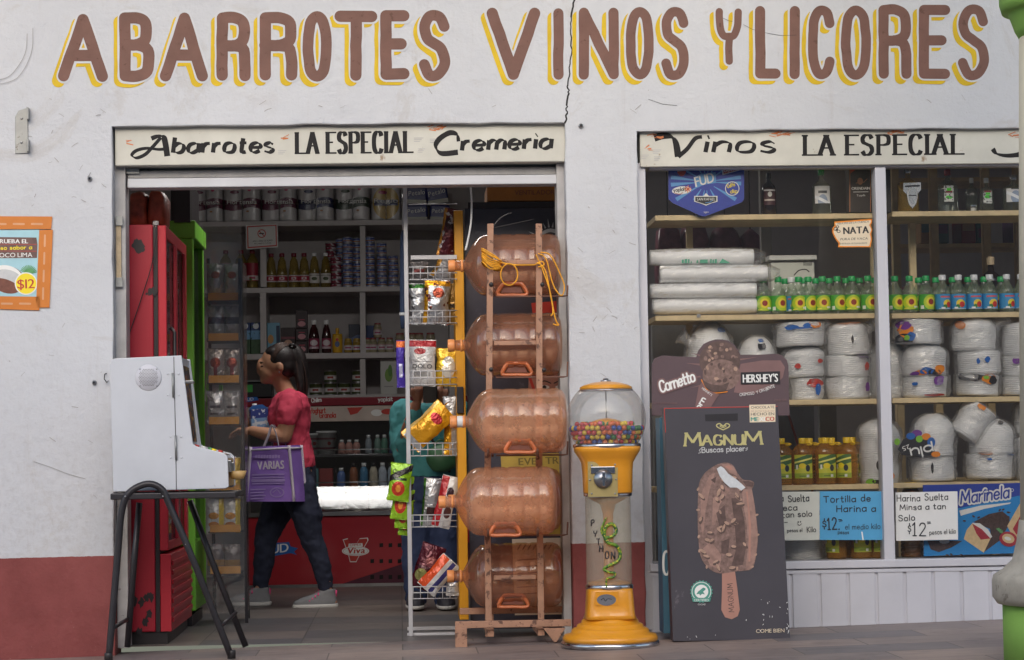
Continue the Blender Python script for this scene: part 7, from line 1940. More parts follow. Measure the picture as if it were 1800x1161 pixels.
for i, y in enumerate(LV):
    for j in range(2):
        x0 = 364 + j * 29; base = [SILV, SILV, lin(190, 180, 176), lin(196, 196, 200), WHTB, WHTB, lin(120, 110, 110)][i]
        sp_ = [[('disc', 0, .7, .25, .1, lin(160, 80, 50)), ('rect', -.5, .5, 0, .2, lin(70, 50, 60))], [('rect', -.5, .5, .5, .7, lin(70, 70, 90))], [('disc', 0, .6, .3, .15, lin(150, 60, 40)), ('rect', -.1, .1, 0, .5, lin(150, 50, 60))], [('rect', -.3, .3, .3, .36, lin(110, 110, 120)), ('rect', -.3, .3, .5, .58, lin(110, 110, 120))],
               [('rect', -.5, .5, .8, 1, lin(200, 90, 60)), ('disc', 0, .5, .3, .15, lin(214, 150, 60)), ('rect', .2, .5, 0, 1, lin(226, 190, 60))], [('disc', -.1, .5, .3, .1, lin(214, 150, 60)), ('disc', -.1, .25, .3, .08, lin(200, 130, 60)), ('rect', .2, .5, 0, 1, lin(226, 200, 70))], [('rect', -.5, .5, .3, .5, lin(160, 120, 60))]][i]
        snack_bag(x0, x0 + 30, y - (62, 58, 58, 56, 60, 58, 50)[i], y + 2, YT + .12, f'{("left", "right")[j]} snack bag on the {ORD[i]} tray from the top inside the clear sleeve', sp_, base, group='snack bags in the clear sleeve stand', metal=.5 if i < 4 else .1)

# -------- wire snack rack behind the bottle rack
M_WIRE = mat('wire_white', lin(190, 190, 194), .4, .2, var=.1)
M_YPANEL = mat('panel_yellow', lin(222, 156, 34), .4, var=.06, scale=4)
YR0, YR1 = .47, .82
rr_ = thing('snack_rack', 'white wire snack rack with a yellow side panel in the doorway', 'rack', P(760, 1118, YR0))
b = MB(); box_px(b, 713.5, 330, 721, 1120, YR0, YR0 + .022, Yref=YR0); b.build('post', M_WIRE, rr_, bevel=.002)
b = MB(); box_px(b, 803, 370, 819, 1090, YR0 + .03, YR1, Yref=YR0 + .03); b.build('side_panel', M_YPANEL, rr_, bevel=.003)
for y, Y in ((1106, YR0 + .25), (1117, YR0 + .02)):
    b = MB(); box_px(b, 716, y - 4, 803, y + 2, Y, Y + .02, Yref=Y); b.build('base_bar', M_WIRE, rr_, bevel=.001)
b = MB(); box_px(b, 722, 449, 803, 456, YR0 + .01, YR0 + .02); b.build('shelf_bar', M_WIRE, rr_)
BAS = [(470, 492), (547, 569), (653, 677), (780, 802), (906, 927), (1032, 1053)]
for y0, y1 in BAS + [(360, 363)]:
    b = MB()
    for y in ((y0, (y0 + y1) / 2, y1) if y1 - y0 > 5 else (y0,)): b.tube([tuple(P(719, y, YR0 + .06)), tuple(P(719, y, YR0 + .005)), tuple(P(803, y - 1, YR0 + .005)), tuple(P(803, y - 1, YR0 + .06))], .0026, 6)
    if y1 - y0 > 5:
        for x in range(726, 803, 13): b.tube([tuple(P(x, y0, YR0 + .004)), tuple(P(x, y1, YR0 + .004))], .002, 5)
        for x in range(722, 803, 16): b.tube([tuple(P(x, y1, YR0 + .004)), tuple(P(x, y1, YR0 + .24))], .002, 5)
    b.build('basket' if y1 - y0 > 5 else 'top_wire', M_WIRE, rr_)
YBg = YR0 + .12
def rb(*a, **kw): return snack_bag(*a, group='snack bags in the wire rack', **kw)
rb(774, 806, 368, 452, YBg, 'tall dark red snack bag leaning at the top of the wire rack', [('disc', 0, .7, .35, .14, lin(60, 30, 34)), ('rect', -.5, -.34, 0, 1, lin(190, 130, 50)), ('blot', 30, .6, lin(190, 186, 190))], lin(90, 34, 44), tilt=.2)
rb(722, 752, 462, 492, YBg + .03, 'small grey snack bag lying in the uppermost wire basket', [('rect', -.3, .3, .4, .6, lin(130, 60, 60))], lin(120, 116, 118))
rb(762, 800, 458, 494, YBg, 'silver bag end lying in the uppermost wire basket beside the bottle cap', [('rect', -.5, -.3, 0, 1, lin(180, 130, 50))], lin(150, 150, 154), tilt=.5)
rb(719, 752, 500, 570, YBg + .02, 'silver snack bag with green top edge in the second wire basket', [('rect', -.5, .5, .9, 1, lin(60, 120, 50)), ('blot', 26, .58, lin(110, 110, 114))], SILV, metal=.6)
rb(745, 790, 494, 570, YBg - .02, 'shiny silver and gold-edged snack bag in the second wire basket', [('rect', -.5, -.34, 0, 1, GOLDB), ('rect', -.5, .5, .88, 1, GOLDB), ('disc', .05, .72, .22, .12, lin(150, 70, 50)), ('blot', 26, .6, lin(110, 60, 50))], SILV, tilt=.06, metal=.7)
rb(786, 806, 500, 570, YBg + .02, 'dark gold snack bag at the right of the second wire basket', [('rect', -.3, .3, .4, .5, lin(60, 50, 40))], lin(140, 104, 40))
rb(719, 766, 599, 678, YBg - .02, 'white snack bag with red top in the third wire basket', [('rect', -.5, .5, .86, 1, REDB), ('disc', -.1, .76, .22, .07, lin(150, 30, 40)), ('rect', -.3, .35, .52, .535, lin(110, 110, 110)), ('rect', -.3, .3, .2, .3, lin(150, 150, 150))], WHTB, tilt=.03, metal=.1, text=('DOLO', .38, .09, M_PBLACK))
rb(766, 806, 614, 678, YBg + .02, 'yellow and white snack bag in the third wire basket', [('disc', .05, .5, .3, .3, lin(214, 210, 200)), ('blot', 22, .58, lin(214, 180, 60))], YELB, tilt=.05)
rb(730, 776, 706, 792, YBg - .02, 'golden yellow crisp bag lying tilted in the fourth wire basket', [('disc', .0, .72, .26, .1, REDB), ('rect', -.5, .5, 0, .12, SILV), ('rect', -.5, -.38, 0, 1, lin(236, 200, 120))], GOLDB, tilt=.85)
rb(780, 806, 698, 800, YBg + .04, 'silver and gold crisp bag against the yellow panel, fourth basket', [('rect', -.5, .0, 0, .5, GOLDB), ('blot', 20, .6, GOLDB)], SILV, metal=.6)
rb(742, 772, 842, 925, YBg, 'silver snack bag with green edge in the fifth wire basket', [('rect', -.5, -.36, 0, 1, lin(70, 120, 50)), ('rect', -.2, .4, .2, .4, lin(80, 60, 60))], SILV, tilt=.1, metal=.6)
rb(768, 800, 838, 927, YBg - .02, 'white and red snack bag leaning in the fifth wire basket', [('rect', -.5, -.1, 0, 1, REDB), ('disc', .1, .7, .2, .1, lin(60, 40, 50)), ('disc', .2, .3, .2, .12, lin(90, 60, 60))], WHTB, tilt=.25, metal=.1)
rb(730, 772, 958, 1036, YBg, 'maroon snack bag leaning in the lowest wire basket', [('disc', .1, .65, .25, .1, lin(140, 80, 80)), ('disc', -.15, .3, .25, .14, lin(150, 150, 90)), ('rect', -.5, .5, .45, .5, lin(60, 20, 30))], lin(84, 24, 40), tilt=.35)
rb(752, 790, 978, 1044, YBg - .03, 'orange, red and white snack bag leaning in the lowest basket', [('rect', -.5, -.1, 0, 1, lin(220, 84, 40)), ('rect', .1, .3, 0, 1, lin(60, 60, 120))], WHTB, tilt=.75, metal=.1)
rb(784, 806, 1010, 1046, YBg, 'small pale snack bag beside the yellow panel in the lowest basket', [('rect', -.5, .5, .6, .8, lin(60, 90, 150))], WHTB)
for i, (x0, x1, y0, y1, Y) in enumerate(((684, 722, 816, 880, YR0 - .02), (690, 724, 838, 912, YR0 + .02), (697, 726, 862, 928, YR0 + .05), (703, 726, 880, 940, YR0 + .08))):
    snack_bag(x0, x1, y0, y1, Y, f'{("frontmost", "second", "third", "rearmost")[i]} of four lime green crisp bags clipped to the rack post', [('disc', -.05, .32, .30, .2, lin(190, 60, 40)), ('disc', -.05, .32, .12, .1, lin(230, 150, 60)), ('line', -.6, 1, .11, .14, lin(40, 34, 34)), ('rect', -.3, .3, .55, .62, lin(40, 60, 40))], GRNB, tilt=.12, group='green crisp bags hung on the post', metal=.15, text=('Doritos', .74, .1, M_PBLACK) if i == 0 else None)
snack_bag(697, 712, 600, 680, YR0 + .03, 'purple and orange snack strip clipped left of the rack post', [('rect', -.5, .5, .86, 1, lin(220, 110, 50)), ('rect', -.2, .2, .2, .5, lin(180, 180, 210))], lin(70, 50, 150), name='snack_strip', metal=.2)
M_NAVY = mat('navy_fabric', lin(38, 54, 84), .8, var=.15)
b = MB(); b.tube([tuple(P(709, y, YR0 + .1)) for y in (405, 415, 430, 500, 560, 578)], [.006, .014, .016, .017, .016, .012], 12); t_ = thing('folded_parasol', 'dark blue rolled parasol hanging left of the wire rack', 'parasol', P(709, 578, YR0 + .1)); b.build('rolled_canopy', M_NAVY, t_)
b = MB(); b.tube([tuple(P(708, 420, YR0 + .1)), tuple(P(708, 340, YR0 + .1))], .004, 6); b.build('shaft', M_STEEL, t_)
b = MB(); b.lathe([(.019, -.006), (.02, 0), (.019, .008)], 14, tuple(P(709, 553, YR0 + .1))); b.build('tie_band', M_SILVPK, t_)
b = MB(); b.tube(catmull([tuple(P(x, y, .35)) for x, y in ((826, 322), (829, 350), (828, 390), (822, 425), (818, 440))], 5), .0048, 8); tag(b.build('white_cable', M_CAPW), 'white cable hanging beside the yellow rack panel', 'cable')
b = MB(); box_px(b, 803, 680, 815, 727, YR0 + .012, YR0 + .028, Yref=YR0 + .012); t_ = thing('price_holder', 'grey clip frame fixed to the yellow panel', 'clip frame', P(809, 727, YR0)); b.build('frame', M_BLKIRON, t_, bevel=.003)

# -------- dark board with posters behind the bottle rack
YBd = .56
M_SLATE = mat('slate_board', lin(62, 62, 74), .4, var=.2, scale=4, wear=lin(90, 92, 104), wear_t=.6, wear_s=4)
bd_ = thing('notice_board', 'dark slate board behind the bottle rack pasted with faded posters', 'notice board', P(905, 1095, YBd))
b = MB(); box_px(b, 822, 366, 1010, 1105, YBd, YBd + .03); b.build('board', M_SLATE, bd_)
b = MB(); box_px(b, 822, 355, 1010, 365.5, YBd - .01, YBd + .03); b.build('top_rail', M_FRDK, bd_)
sh = Sheet(YBd - .002); sh.ring(968, 428, 24, 26, 6, 0)
for i in range(26):
    a = i * .2417; r1 = 44 if i % 2 else 38
    sh.poly([(968 + 26 * math.cos(a - .06), 428 + 28 * math.sin(a - .06)), (968 + r1 * math.cos(a), 428 + r1 * math.sin(a)), (968 + 26 * math.cos(a + .06), 428 + 28 * math.sin(a + .06))], 0)
sh.build('sun_emblem', M_PGREY, bd_)
sh = Sheet(YBd - .002); sh.poly([(934, 533), (1000, 528), (1000, 548), (936, 552)], 0); sh.poly([(934, 553), (1000, 549), (1000, 553), (935, 557)], 1); sh.build('red_poster', [M_PRED, M_PCREAM], bd_)
sh = Sheet(YBd - .002); sh.poly([(930, 655), (1000, 653), (1000, 700), (928, 700)], 0)
for x in (957, 985): sh.disc(x, 681, 9, 3.5, 1); sh.disc(x, 681, 3.5, 3.2, 2); sh.line([(x - 11, 674), (x, 670), (x + 11, 674)], 2, 2, 4)
sh.line([(930, 660), (940, 690)], 5, 3); sh.line([(936, 656), (948, 672)], 3, 3); sh.build('face_poster', [M_TAN, M_PWHITE, M_PBLACK, M_PRED], bd_)
sh = Sheet(YBd - .002); sh.poly([(880, 800), (1000, 796), (1000, 940), (888, 944)], 0); sh.text('EVES TRE', (912, 818), (992, 815), 12, 1, heavy=.5); sh.poly([(940, 850), (1000, 830), (1000, 900), (950, 920)], 2)
for i in range(5): sh.line([(900, 860 + i * 14), (940, 856 + i * 14)], 3, 1)
sh.build('yellow_poster', [mat('poster_ochre', lin(190, 160, 70), .6, var=.2), mat('poster_olive', lin(110, 96, 40), .6), M_TAN], bd_)
sh = Sheet(YBd - .002); sh.poly([(900, 948), (1000, 945), (1000, 1080), (905, 1082)], 0); sh.disc(980, 985, 14, 26, 1); sh.disc(982, 985, 9, 20, 2); [sh.line([(910 + q * 9, 966), (915 + q * 9, 958)], 2, 3) for q in range(7)]
for i in range(6): sh.line([(910, 985 + i * 12), (955, 982 + i * 12)], 2.4, 3)
sh.build('cream_poster', [M_PCREAM, M_GOLD, M_PRED, M_PBROWN], bd_)
M_CTN = mat('carton_amber', lin(170, 110, 50), .7, var=.12)
t_ = thing('carton', 'amber brown carton lying above the slate board under the lintel', 'carton', P(925, 354, YBd + .1))
b = MB(); box_px(b, 856, 326, 1000, 354, YBd, YBd + .3); b.build('box_body', M_CTN, t_, bevel=.004)
sh = Sheet(YBd - .0015); sh.text('VENTILADOR', (905, 343), (975, 342), 8, 0); sh.build('print', M_PBROWN, t_)
b = MB()
for i, (x1, y1) in enumerate(((900, 374), (938, 386), (890, 378))): b.tube(catmull([tuple(P(x, y, .2)) for x, y in ((864, 402), (lerp(864, x1, .5), y1 + 8), (x1, y1))], 5), .002, 5)
tag(b.build('black_wire', M_BLKCAP), 'thin black wires sticking out above the topmost bottle', 'wire')
# ================================================================== PEOPLE
TEX = bpy.data.textures.new('fold_noise', 'CLOUDS'); TEX.noise_scale, TEX.noise_depth = .055, 3
def remeshed(mb, name, mats, parent, voxel, smooth_it=6, world=True, fac=.5, fold=0):
    o = mb.build(name, mats, parent, world)
    r = o.modifiers.new('union', 'REMESH'); r.mode = 'VOXEL'; r.voxel_size = voxel; r.use_smooth_shade = True
    s_ = o.modifiers.new('soften', 'SMOOTH'); s_.iterations = smooth_it; s_.factor = fac
    if fold:
        d_ = o.modifiers.new('folds', 'DISPLACE'); d_.texture = TEX; d_.texture_coords = 'LOCAL'; d_.strength = fold; d_.mid_level = .5
    return o
def limb(mb, pts, rs, n=5, seg=14, squash=1.0):
    pr = catmull([tuple(p) + (r,) for p, r in zip(pts, rs)], n)
    mb.tube([q[:3] for q in pr], [max(q[3], .003) for q in pr], seg, squash=squash)
    mb.ball(pts[0], rs[0] * .98, 12, 8); mb.ball(pts[-1], rs[-1] * .98, 12, 8)
M_SKIN = mat('skin', lin(190, 140, 112), .5, var=.06, scale=6, sss=.1)
M_SKIN2 = mat('skin_brown', lin(140, 94, 74), .5, var=.08, scale=6, sss=.1)
M_HAIR = mat('dark_hair', lin(34, 27, 28), .5, var=.3, scale=30, bump=.5, bscale=60)
M_SHIRT = mat('coral_shirt', lin(214, 70, 98), .8, var=.08, scale=7, bump=.25, bscale=16)
M_JEANS = mat('dark_jeans', lin(38, 44, 66), .85, var=.18, scale=12, bump=.5, bscale=22)
M_SNEAK = mat('grey_sneaker', lin(130, 132, 138), .7, var=.1, scale=20, bump=.3, bscale=80)
M_SOLE = mat('white_sole', lin(206, 206, 206), .6, var=.05)
M_PINK = mat('pink_lace', lin(226, 80, 140), .6)
YW = 2.72
def W(px, py, dy=0.0):
    p = P(px, py, YW); return Vector((p.x, YW + dy, p.z))
kw_ = mpp(YW)
wo = thing('person', 'woman in coral t-shirt and dark jeans walking with purple bag and milk carton', 'person', (W(515, 1066).x, YW, .004))
# --- body, one continuous surface
b = MB()
b.ball(W(488, 638), (.092, .074, .102), 24, 18); b.ball(W(476, 655), (.064, .058, .066), 20, 14); b.ball(W(466, 668), (.030, .034, .026), 14, 10)
b.ball(W(459, 646), (.026, .042, .05), 14, 10); limb(b, [W(461, 640), W(459, 647), W(455.5, 654)], [.009, .011, .0145], 3, 10); b.ball(W(459, 655), (.012, .019, .009), 12, 8); b.ball(W(465, 671), (.018, .024, .015), 12, 8)
b.ball(W(461, 661.5), (.014, .022, .007), 12, 8); b.ball(W(462, 665.5), (.014, .020, .007), 12, 8)
b.ball(W(494, 646, -.074), (.018, .012, .03), 12, 10, rot=(0, -.2, 0))
limb(b, [W(491, 664), W(499, 682), W(508, 700)], [.052, .050, .06])
b.loft([(W(509, 690), .045, .06), (W(510, 702), .085, .15), (W(508, 722), .105, .165), (W(509, 750), .10, .145), (W(514, 780), .09, .125), (W(518, 806), .10, .145), (W(517, 835), .115, .155), (W(514, 858), .10, .15)], 24)
limb(b, [W(514, 708, -.155), W(508, 740, -.185), W(503, 768, -.195)], [.056, .050, .042]); limb(b, [W(503, 768, -.195), W(472, 764, -.19), W(446, 758, -.17)], [.043, .038, .027])
limb(b, [W(504, 708, .15), W(486, 738, .16), W(474, 762, .13)], [.054, .046, .040]); limb(b, [W(474, 762, .13), W(458, 756, .06), W(442, 748, 0)], [.040, .034, .026])
def hand(b, wrist, d, up, side, s_=1.0, curl=.5):
    """palm, four unequal bent fingers and a thumb from the side of the palm"""
    d, up = Vector(d).normalized(), Vector(up).normalized(); sd_ = d.cross(up).normalized()
    limb(b, [wrist, wrist + d * .035 * s_, wrist + d * .075 * s_], [.022 * s_, .027 * s_, .024 * s_], 3, 10, .8)
    for i, (ln, off) in enumerate(((.062, -.024), (.072, -.008), (.066, .008), (.050, .022))):
        q = wrist + d * .075 * s_ + sd_ * off * s_
        d1 = (d - up * curl * .5).normalized(); d2 = (d - up * curl * 1.6).normalized()
        limb(b, [q - d * .012, q + d1 * ln * .5 * s_, q + d1 * ln * .5 * s_ + d2 * ln * .5 * s_], [.0095 * s_, .0085 * s_, .0068 * s_], 3, 8)
    q = wrist + d * .03 * s_ - sd_ * .024 * s_ * side
    d1 = (d * .7 - sd_ * .8 * side).normalized(); limb(b, [q, q + d1 * .03 * s_, q + d1 * .03 * s_ + (d - up * .3).normalized() * .028 * s_], [.012 * s_, .010 * s_, .008 * s_], 3, 8)
hand(b, W(446, 758, -.17), (-1, .35, -.05), (0, .2, 1), 1, 1, .7)
hand(b, W(442, 748, 0), (-.8, -.5, .25), (.1, -1, .2), -1, 1, .9)
limb(b, [W(522, 852, -.085), W(538, 905, -.10), W(548, 948, -.10)], [.088, .07, .05]); limb(b, [W(548, 948, -.10), W(563, 985, -.10), W(575, 1036, -.10)], [.05, .046, .034])
limb(b, [W(508, 852, .08), W(482, 905, .09), W(466, 948, .09)], [.088, .072, .052]); limb(b, [W(466, 948, .09), W(462, 990, .09), W(455, 1038, .09)], [.052, .048, .034])
b.loft([(W(580, 1060, -.10), .05, .034), (W(576, 1040, -.10), .036, .034)], 14); limb(b, [W(578, 1056, -.10), W(548, 1060, -.10), W(528, 1061, -.10)], [.03, .028, .018])
limb(b, [W(458, 1056, .09), W(434, 1060, .09), W(414, 1061, .09)], [.03, .028, .018])
body = remeshed(b, 'body', M_SKIN, wo, .0075, 4)
# --- face details, hair
b = MB(); b.ball(W(461.5, 644.5, -.036), (.010, .008, .0042), 10, 8); b.ball(W(461, 637.5, -.034), (.013, .009, .0028), 10, 8, rot=(0, .1, 0)); b.build('eye_and_brow', M_HAIR, body)
b = MB(); b.ball(W(460, 661.8, -.008), (.0125, .019, .004), 10, 8); b.ball(W(460.8, 665, -.008), (.0125, .018, .0045), 10, 8); b.build('lips', mat('lips', lin(150, 84, 80), .45), body)
b = MB()
b.ball(W(494.5, 631.5), (.092, .081, .092), 24, 18); b.ball(W(486, 634, -.03), (.05, .048, .05), 14, 10); b.ball(W(503, 644), (.062, .077, .070), 20, 14); b.ball(W(480, 619), (.050, .066, .036), 16, 10, rot=(0, -.4, 0))
limb(b, [W(506, 618), W(518, 615), W(527, 632), W(530, 660), W(532, 688), W(529, 712)], [.028, .034, .039, .040, .031, .010], 6, 16, 1.0)
for i in range(7):
    a = random.uniform(-1, 1); limb(b, [W(522 + 5 * a, 640, .02 * a), W(532 + 4 * a, 680, .03 * a), W(528 + 6 * a, 712 + 8 * random.random(), .02 * a)], [.02, .02, .005], 4, 8)
hair = remeshed(b, 'hair', M_HAIR, wo, .007, 3)
b = MB(); b.tube([tuple(W(514 + 7 * math.cos(a), 617 + 11 * math.sin(a), .045 * math.sin(a * 1.0))) for a in (q * .628 for q in range(10))], .008, 8, closed=True); b.build('hair_tie', M_BLKCAP, hair)
b = MB(); tie = W(511, 617)
M_HAIRL = mat('hair_light', lin(72, 54, 48), .45, var=.2)
cc = W(496, 633)
for i in range(90):
    a = random.uniform(-1.75, 1.75); u0 = random.uniform(-.2, .5)
    pts_ = []
    for q in range(7):
        t_ = q / 6; th = lerp(math.pi * .78 - u0 * .6, math.pi * .30, t_)
        az = a * (1 - t_ * .85)
        d = Vector((math.cos(th), 0, math.sin(th))); d = Vector((d.x, math.sin(az) * max(d.z, .15) ** .5, d.z * math.cos(az) + (.0 if abs(az) < 1.2 else -.1)))
        d.normalize(); pts_.append((cc.x + d.x * .092, cc.y + d.y * .0845, cc.z + d.z * .0965))
    b.tube(pts_, [.0022] * 6 + [.001], 4)
for i in range(50):
    a = random.uniform(-1, 1); c = random.uniform(-1, 1)
    b.tube(catmull([tuple(W(514 + 4 * a, 614 + 3 * c, .02 * c)), tuple(W(526 + 9 * a, 640, .042 * c)), tuple(W(531 + 10 * a, 678, .045 * c)), tuple(W(529 + 8 * a, 708 + 14 * random.random(), .02 * c))], 4), .0022, 4)
b.build('hair_strand', M_HAIRL, hair)
b = MB(); b.ball(W(492.5, 656, -.088), (.004, .003, .006), 8, 6); b.build('earring', M_STEEL, body)
# --- clothes
b = MB()
b.loft([(W(509, 689), .062, .085), (W(511, 699), .094, .158), (W(509, 716), .116, .185), (W(506, 736), .124, .175), (W(509, 760), .112, .155), (W(514, 784), .106, .148), (W(517, 806), .116, .165), (W(515, 824), .124, .172)], 28)
for s_ in (-1, 1): limb(b, [W(512, 706, .145 * s_), W(510, 722, .172 * s_), W(507, 738, .186 * s_)], [.068, .068, .062])
sh_ = remeshed(b, 'shirt', M_SHIRT, wo, .008, 3, fold=.022)
b = MB()
b.loft([(W(517, 806), .108, .152), (W(517, 822), .119, .162), (W(516, 845), .126, .166), (W(515, 866), .118, .165)], 24)
limb(b, [W(524, 856, -.085), W(540, 905, -.10), W(549, 946, -.10), W(564, 985, -.10), W(573, 1030, -.10)], [.106, .086, .064, .056, .041]); limb(b, [W(508, 856, .08), W(482, 905, .09), W(466, 948, .09), W(462, 990, .09), W(456, 1032, .09)], [.106, .088, .066, .057, .042])
for y, x, dy in ((1026, 573, -.10), (1027, 457, .09)): b.ball(W(x, y, dy), (.045, .043, .014), 14, 8)
remeshed(b, 'jeans', M_JEANS, wo, .008, 2, fold=.026)
def shoe(dx, dy, name='sneaker'):
    t_ = MB(); q = lambda x, y: W(x + dx, y, dy)
    t_.loft([(q(554, 1064), .122, .046), (q(554, 1056), .120, .047), (q(560, 1049), .098, .043), (q(570, 1042), .062, .038), (q(577, 1034), .042, .036)], 24, p=2.4)
    t_.ball(q(530, 1058), (.045, .040, .020), 14, 10)
    o = remeshed(t_, name, M_SNEAK, wo, .006, 4)
    t_ = MB(); 
    t_.loft([(q(554, 1067.2), .120, .046), (q(554, 1065), .127, .050), (q(555, 1060), .124, .049)], 28, p=2.4)
    t_.build('sole', M_SOLE, o, bevel=.003)
    t_ = MB()
    for i in range(4): t_.tube([tuple(q(545 + i * 5, 1053 - i * 3.6) + Vector((0, -.046, -.004))), tuple(q(545 + i * 5, 1048 - i * 4)), tuple(q(549 + i * 5, 1050 - i * 4) + Vector((0, .04, 0)))], .0045, 6)
    t_.tube([tuple(q(590, 1047)), tuple(q(591, 1036))], .006, 6); t_.build('laces', M_PINK, o)
shoe(1, -.10); shoe(-118, .09)
# --- things she carries
mk = thing('milk_carton', 'blue milk carton with white cap held against her chest', 'milk carton', W(458, 755, -.04))
k = kw_
m_ = printed('held_milk_print', lin(120, 160, 206), [('rect', -.2, .2, .065, .2, lin(44, 60, 140)), ('blot', 50, .58, lin(206, 214, 224)), ('rect', -.03, .03, .03, .045, lin(210, 216, 226))])
b = MB(); b.box(-.05, .05, -.035, .035, 0, .115); b.build('carton', m_, mk, world=False, bevel=.003)
b = MB(); b.prism([(-.05, .1155), (.05, .1155), (.022, .138), (-.028, .138)], -.0345, .0345); b.build('top_fold', M_PBLUE, mk, world=False)
b = MB(); b.tube([(-.02, -.012, .128), (-.02, -.014, .146)], .013, 14); b.build('cap', M_CAPW, mk, world=False)
mk.location = W(458, 756, -.05); mk.rotation_euler = (0, -.08, .2)
M_PURP = mat('purple_bag', lin(142, 106, 196), .7, var=.1, scale=9, bump=.4, bscale=14)
M_TRIM = mat('bag_trim', lin(206, 198, 214), .7, var=.06)
M_LILAC = mat('bag_print', lin(164, 140, 206), .7, var=.1)
bag = thing('shopping_bag', 'purple reusable shopping bag with white trim hanging from her forearm', 'bag', W(484, 884, -.22))
Yb0, Yb1 = YW - .30, YW - .16
PB = lambda x, y, Y: tuple(P(x, y, Y))
F = [(433, 882), (441, 786), (508, 783), (517, 882)]; B_ = [(460, 880), (464, 790), (530, 785), (534, 880)]
b = MB()
fr4 = [Vector(PB(x, y, Yb0)) for x, y in F]
def quadgrid(b, q, nx, nz, amp, mi=0, sd=0):
    vs = []
    for j in range(nz + 1):
        for i in range(nx + 1):
            u, v = i / nx, j / nz
            p = (q[0].lerp(q[3], u)).lerp(q[1].lerp(q[2], u), v)
            n_ = noise.noise((p.x * 14, p.z * 12, sd)) * amp * math.sin(math.pi * (.1 + .8 * u))
            vs.append((p.x, p.y + n_ - .02 * math.sin(math.pi * u) * (1 - v) , p.z))
    b.add(vs, [(j * (nx + 1) + i, j * (nx + 1) + i + 1, (j + 1) * (nx + 1) + i + 1, (j + 1) * (nx + 1) + i) for j in range(nz) for i in range(nx)], mi, True)
bk = [Vector(PB(x + 4, y, Yb1)) for x, y in F]; bk = [Vector((q.x + .055, q.y, q.z)) for q in bk]
quadgrid(b, fr4, 14, 14, .012); quadgrid(b, [fr4[3], fr4[2], bk[2], bk[3]], 6, 14, .012, sd=4); quadgrid(b, bk, 10, 10, .01, sd=8); quadgrid(b, [fr4[0], fr4[1], bk[1], bk[0]], 4, 10, .01, sd=5); b.add([fr4[0], fr4[3], bk[3], bk[0]], [(0, 1, 2, 3)])
b.build('bag_body', M_PURP, bag)
b = MB()
for a, c in ((fr4[0], fr4[1]), (fr4[3], fr4[2]), (bk[3], bk[2])):
    n_ = 10; b.tube([a.lerp(c, i / n_) + Vector((0, -.006, 0)) for i in range(n_ + 1)], .0085, 6)
b.tube([fr4[1] + Vector((0, -.008, -.018)), fr4[2] + Vector((0, -.008, -.014))], .006, 6); b.tube([fr4[2] + Vector((.004, -.004, -.016)), bk[2] + Vector((.004, 0, -.016))], .006, 6)
b.build('trim', M_TRIM, bag)
for Y, q in ((YW - .27, [(462, 790), (472, 766), (478, 748), (486, 766), (490, 788)]), (YW - .14, [(478, 790), (480, 764), (482, 748), (492, 766), (506, 788)])):
    b = MB(); b.tube(catmull([PB(x, y, Y) for x, y in q], 5), .009, 8, squash=.35); b.build('strap', M_TRIM, bag)
sh = Sheet(Yb0 - .026)
[sh.poly([(448 + q * 5, 806), (448 + q * 5, 801 - q % 2), (452 + q * 5, 800), (452 + q * 5, 806)], 0) for q in range(9)]; sh.text('VARIAS', (453, 826), (499, 824), 14, 1, heavy=.6)
for i in range(4): sh.line([(444, 835 + i * 5.2), (499, 834 + i * 5.2)], 2.2 if i != 2 else 5, 0)
for i in range(4): sh.line([(441, 861 + i * 5.4), (466 - 3 * (i % 2), 860.5 + i * 5.4)], 2.4, 0)
sh.ring(487, 866, 13, 9, 2.5, 0); sh.line([(480, 866), (487, 861), (493, 868)], 1.6, 0, 4)
sh.build('print', [M_LILAC, M_TRIM], bag)

# --- second person, standing behind the wire rack, phone raised
M_TEALS = mat('teal_sweater', lin(70, 140, 146), .85, var=.1, scale=8, bump=.4, bscale=20)
M_JEANB = mat('blue_jeans', lin(52, 66, 104), .85, var=.2, scale=10, bump=.5, bscale=22)
YQ = 2.25
def Q(px, py, dy=0.0):
    p = P(px, py, YQ); return Vector((p.x, YQ + dy, p.z))
pe = thing('person', 'person in teal sweater and blue jeans behind the wire rack raising a phone', 'person', (Q(755, 1070).x, YQ, .004))
b = MB()
b.ball(Q(757, 664), (.074, .092, .10), 22, 16); b.ball(Q(756, 682, -.02), (.056, .066, .06), 18, 12); b.ball(Q(755, 672, -.095), (.014, .018, .018), 10, 8)
for s_ in (-1, 1): b.ball(Q(757 + 24 * s_, 668), (.012, .018, .028), 10, 8)
limb(b, [Q(757, 690), Q(757, 712)], [.05, .056])
b.loft([(Q(757, 704), .09, .07), (Q(757, 716), .16, .095), (Q(757, 745), .165, .11), (Q(757, 790), .145, .10), (Q(757, 830), .155, .11), (Q(757, 862), .155, .115)], 22)
limb(b, [Q(708, 722), Q(702, 762, -.02), Q(706, 800, -.05)], [.054, .046, .042]); limb(b, [Q(706, 800, -.05), Q(718, 752, -.16), Q(732, 712, -.20)], [.042, .036, .026])
limb(b, [Q(806, 722), Q(814, 762, -.02), Q(808, 800, -.05)], [.054, .046, .042]); limb(b, [Q(808, 800, -.05), Q(792, 756, -.16), Q(776, 714, -.20)], [.042, .036, .026])
hand(b, Q(732, 712, -.20), (.25, -.1, 1), (.6, -1, .1), 1, 1, .8); hand(b, Q(776, 714, -.20), (-.25, -.1, 1), (-.6, -1, .1), -1, 1, .8)
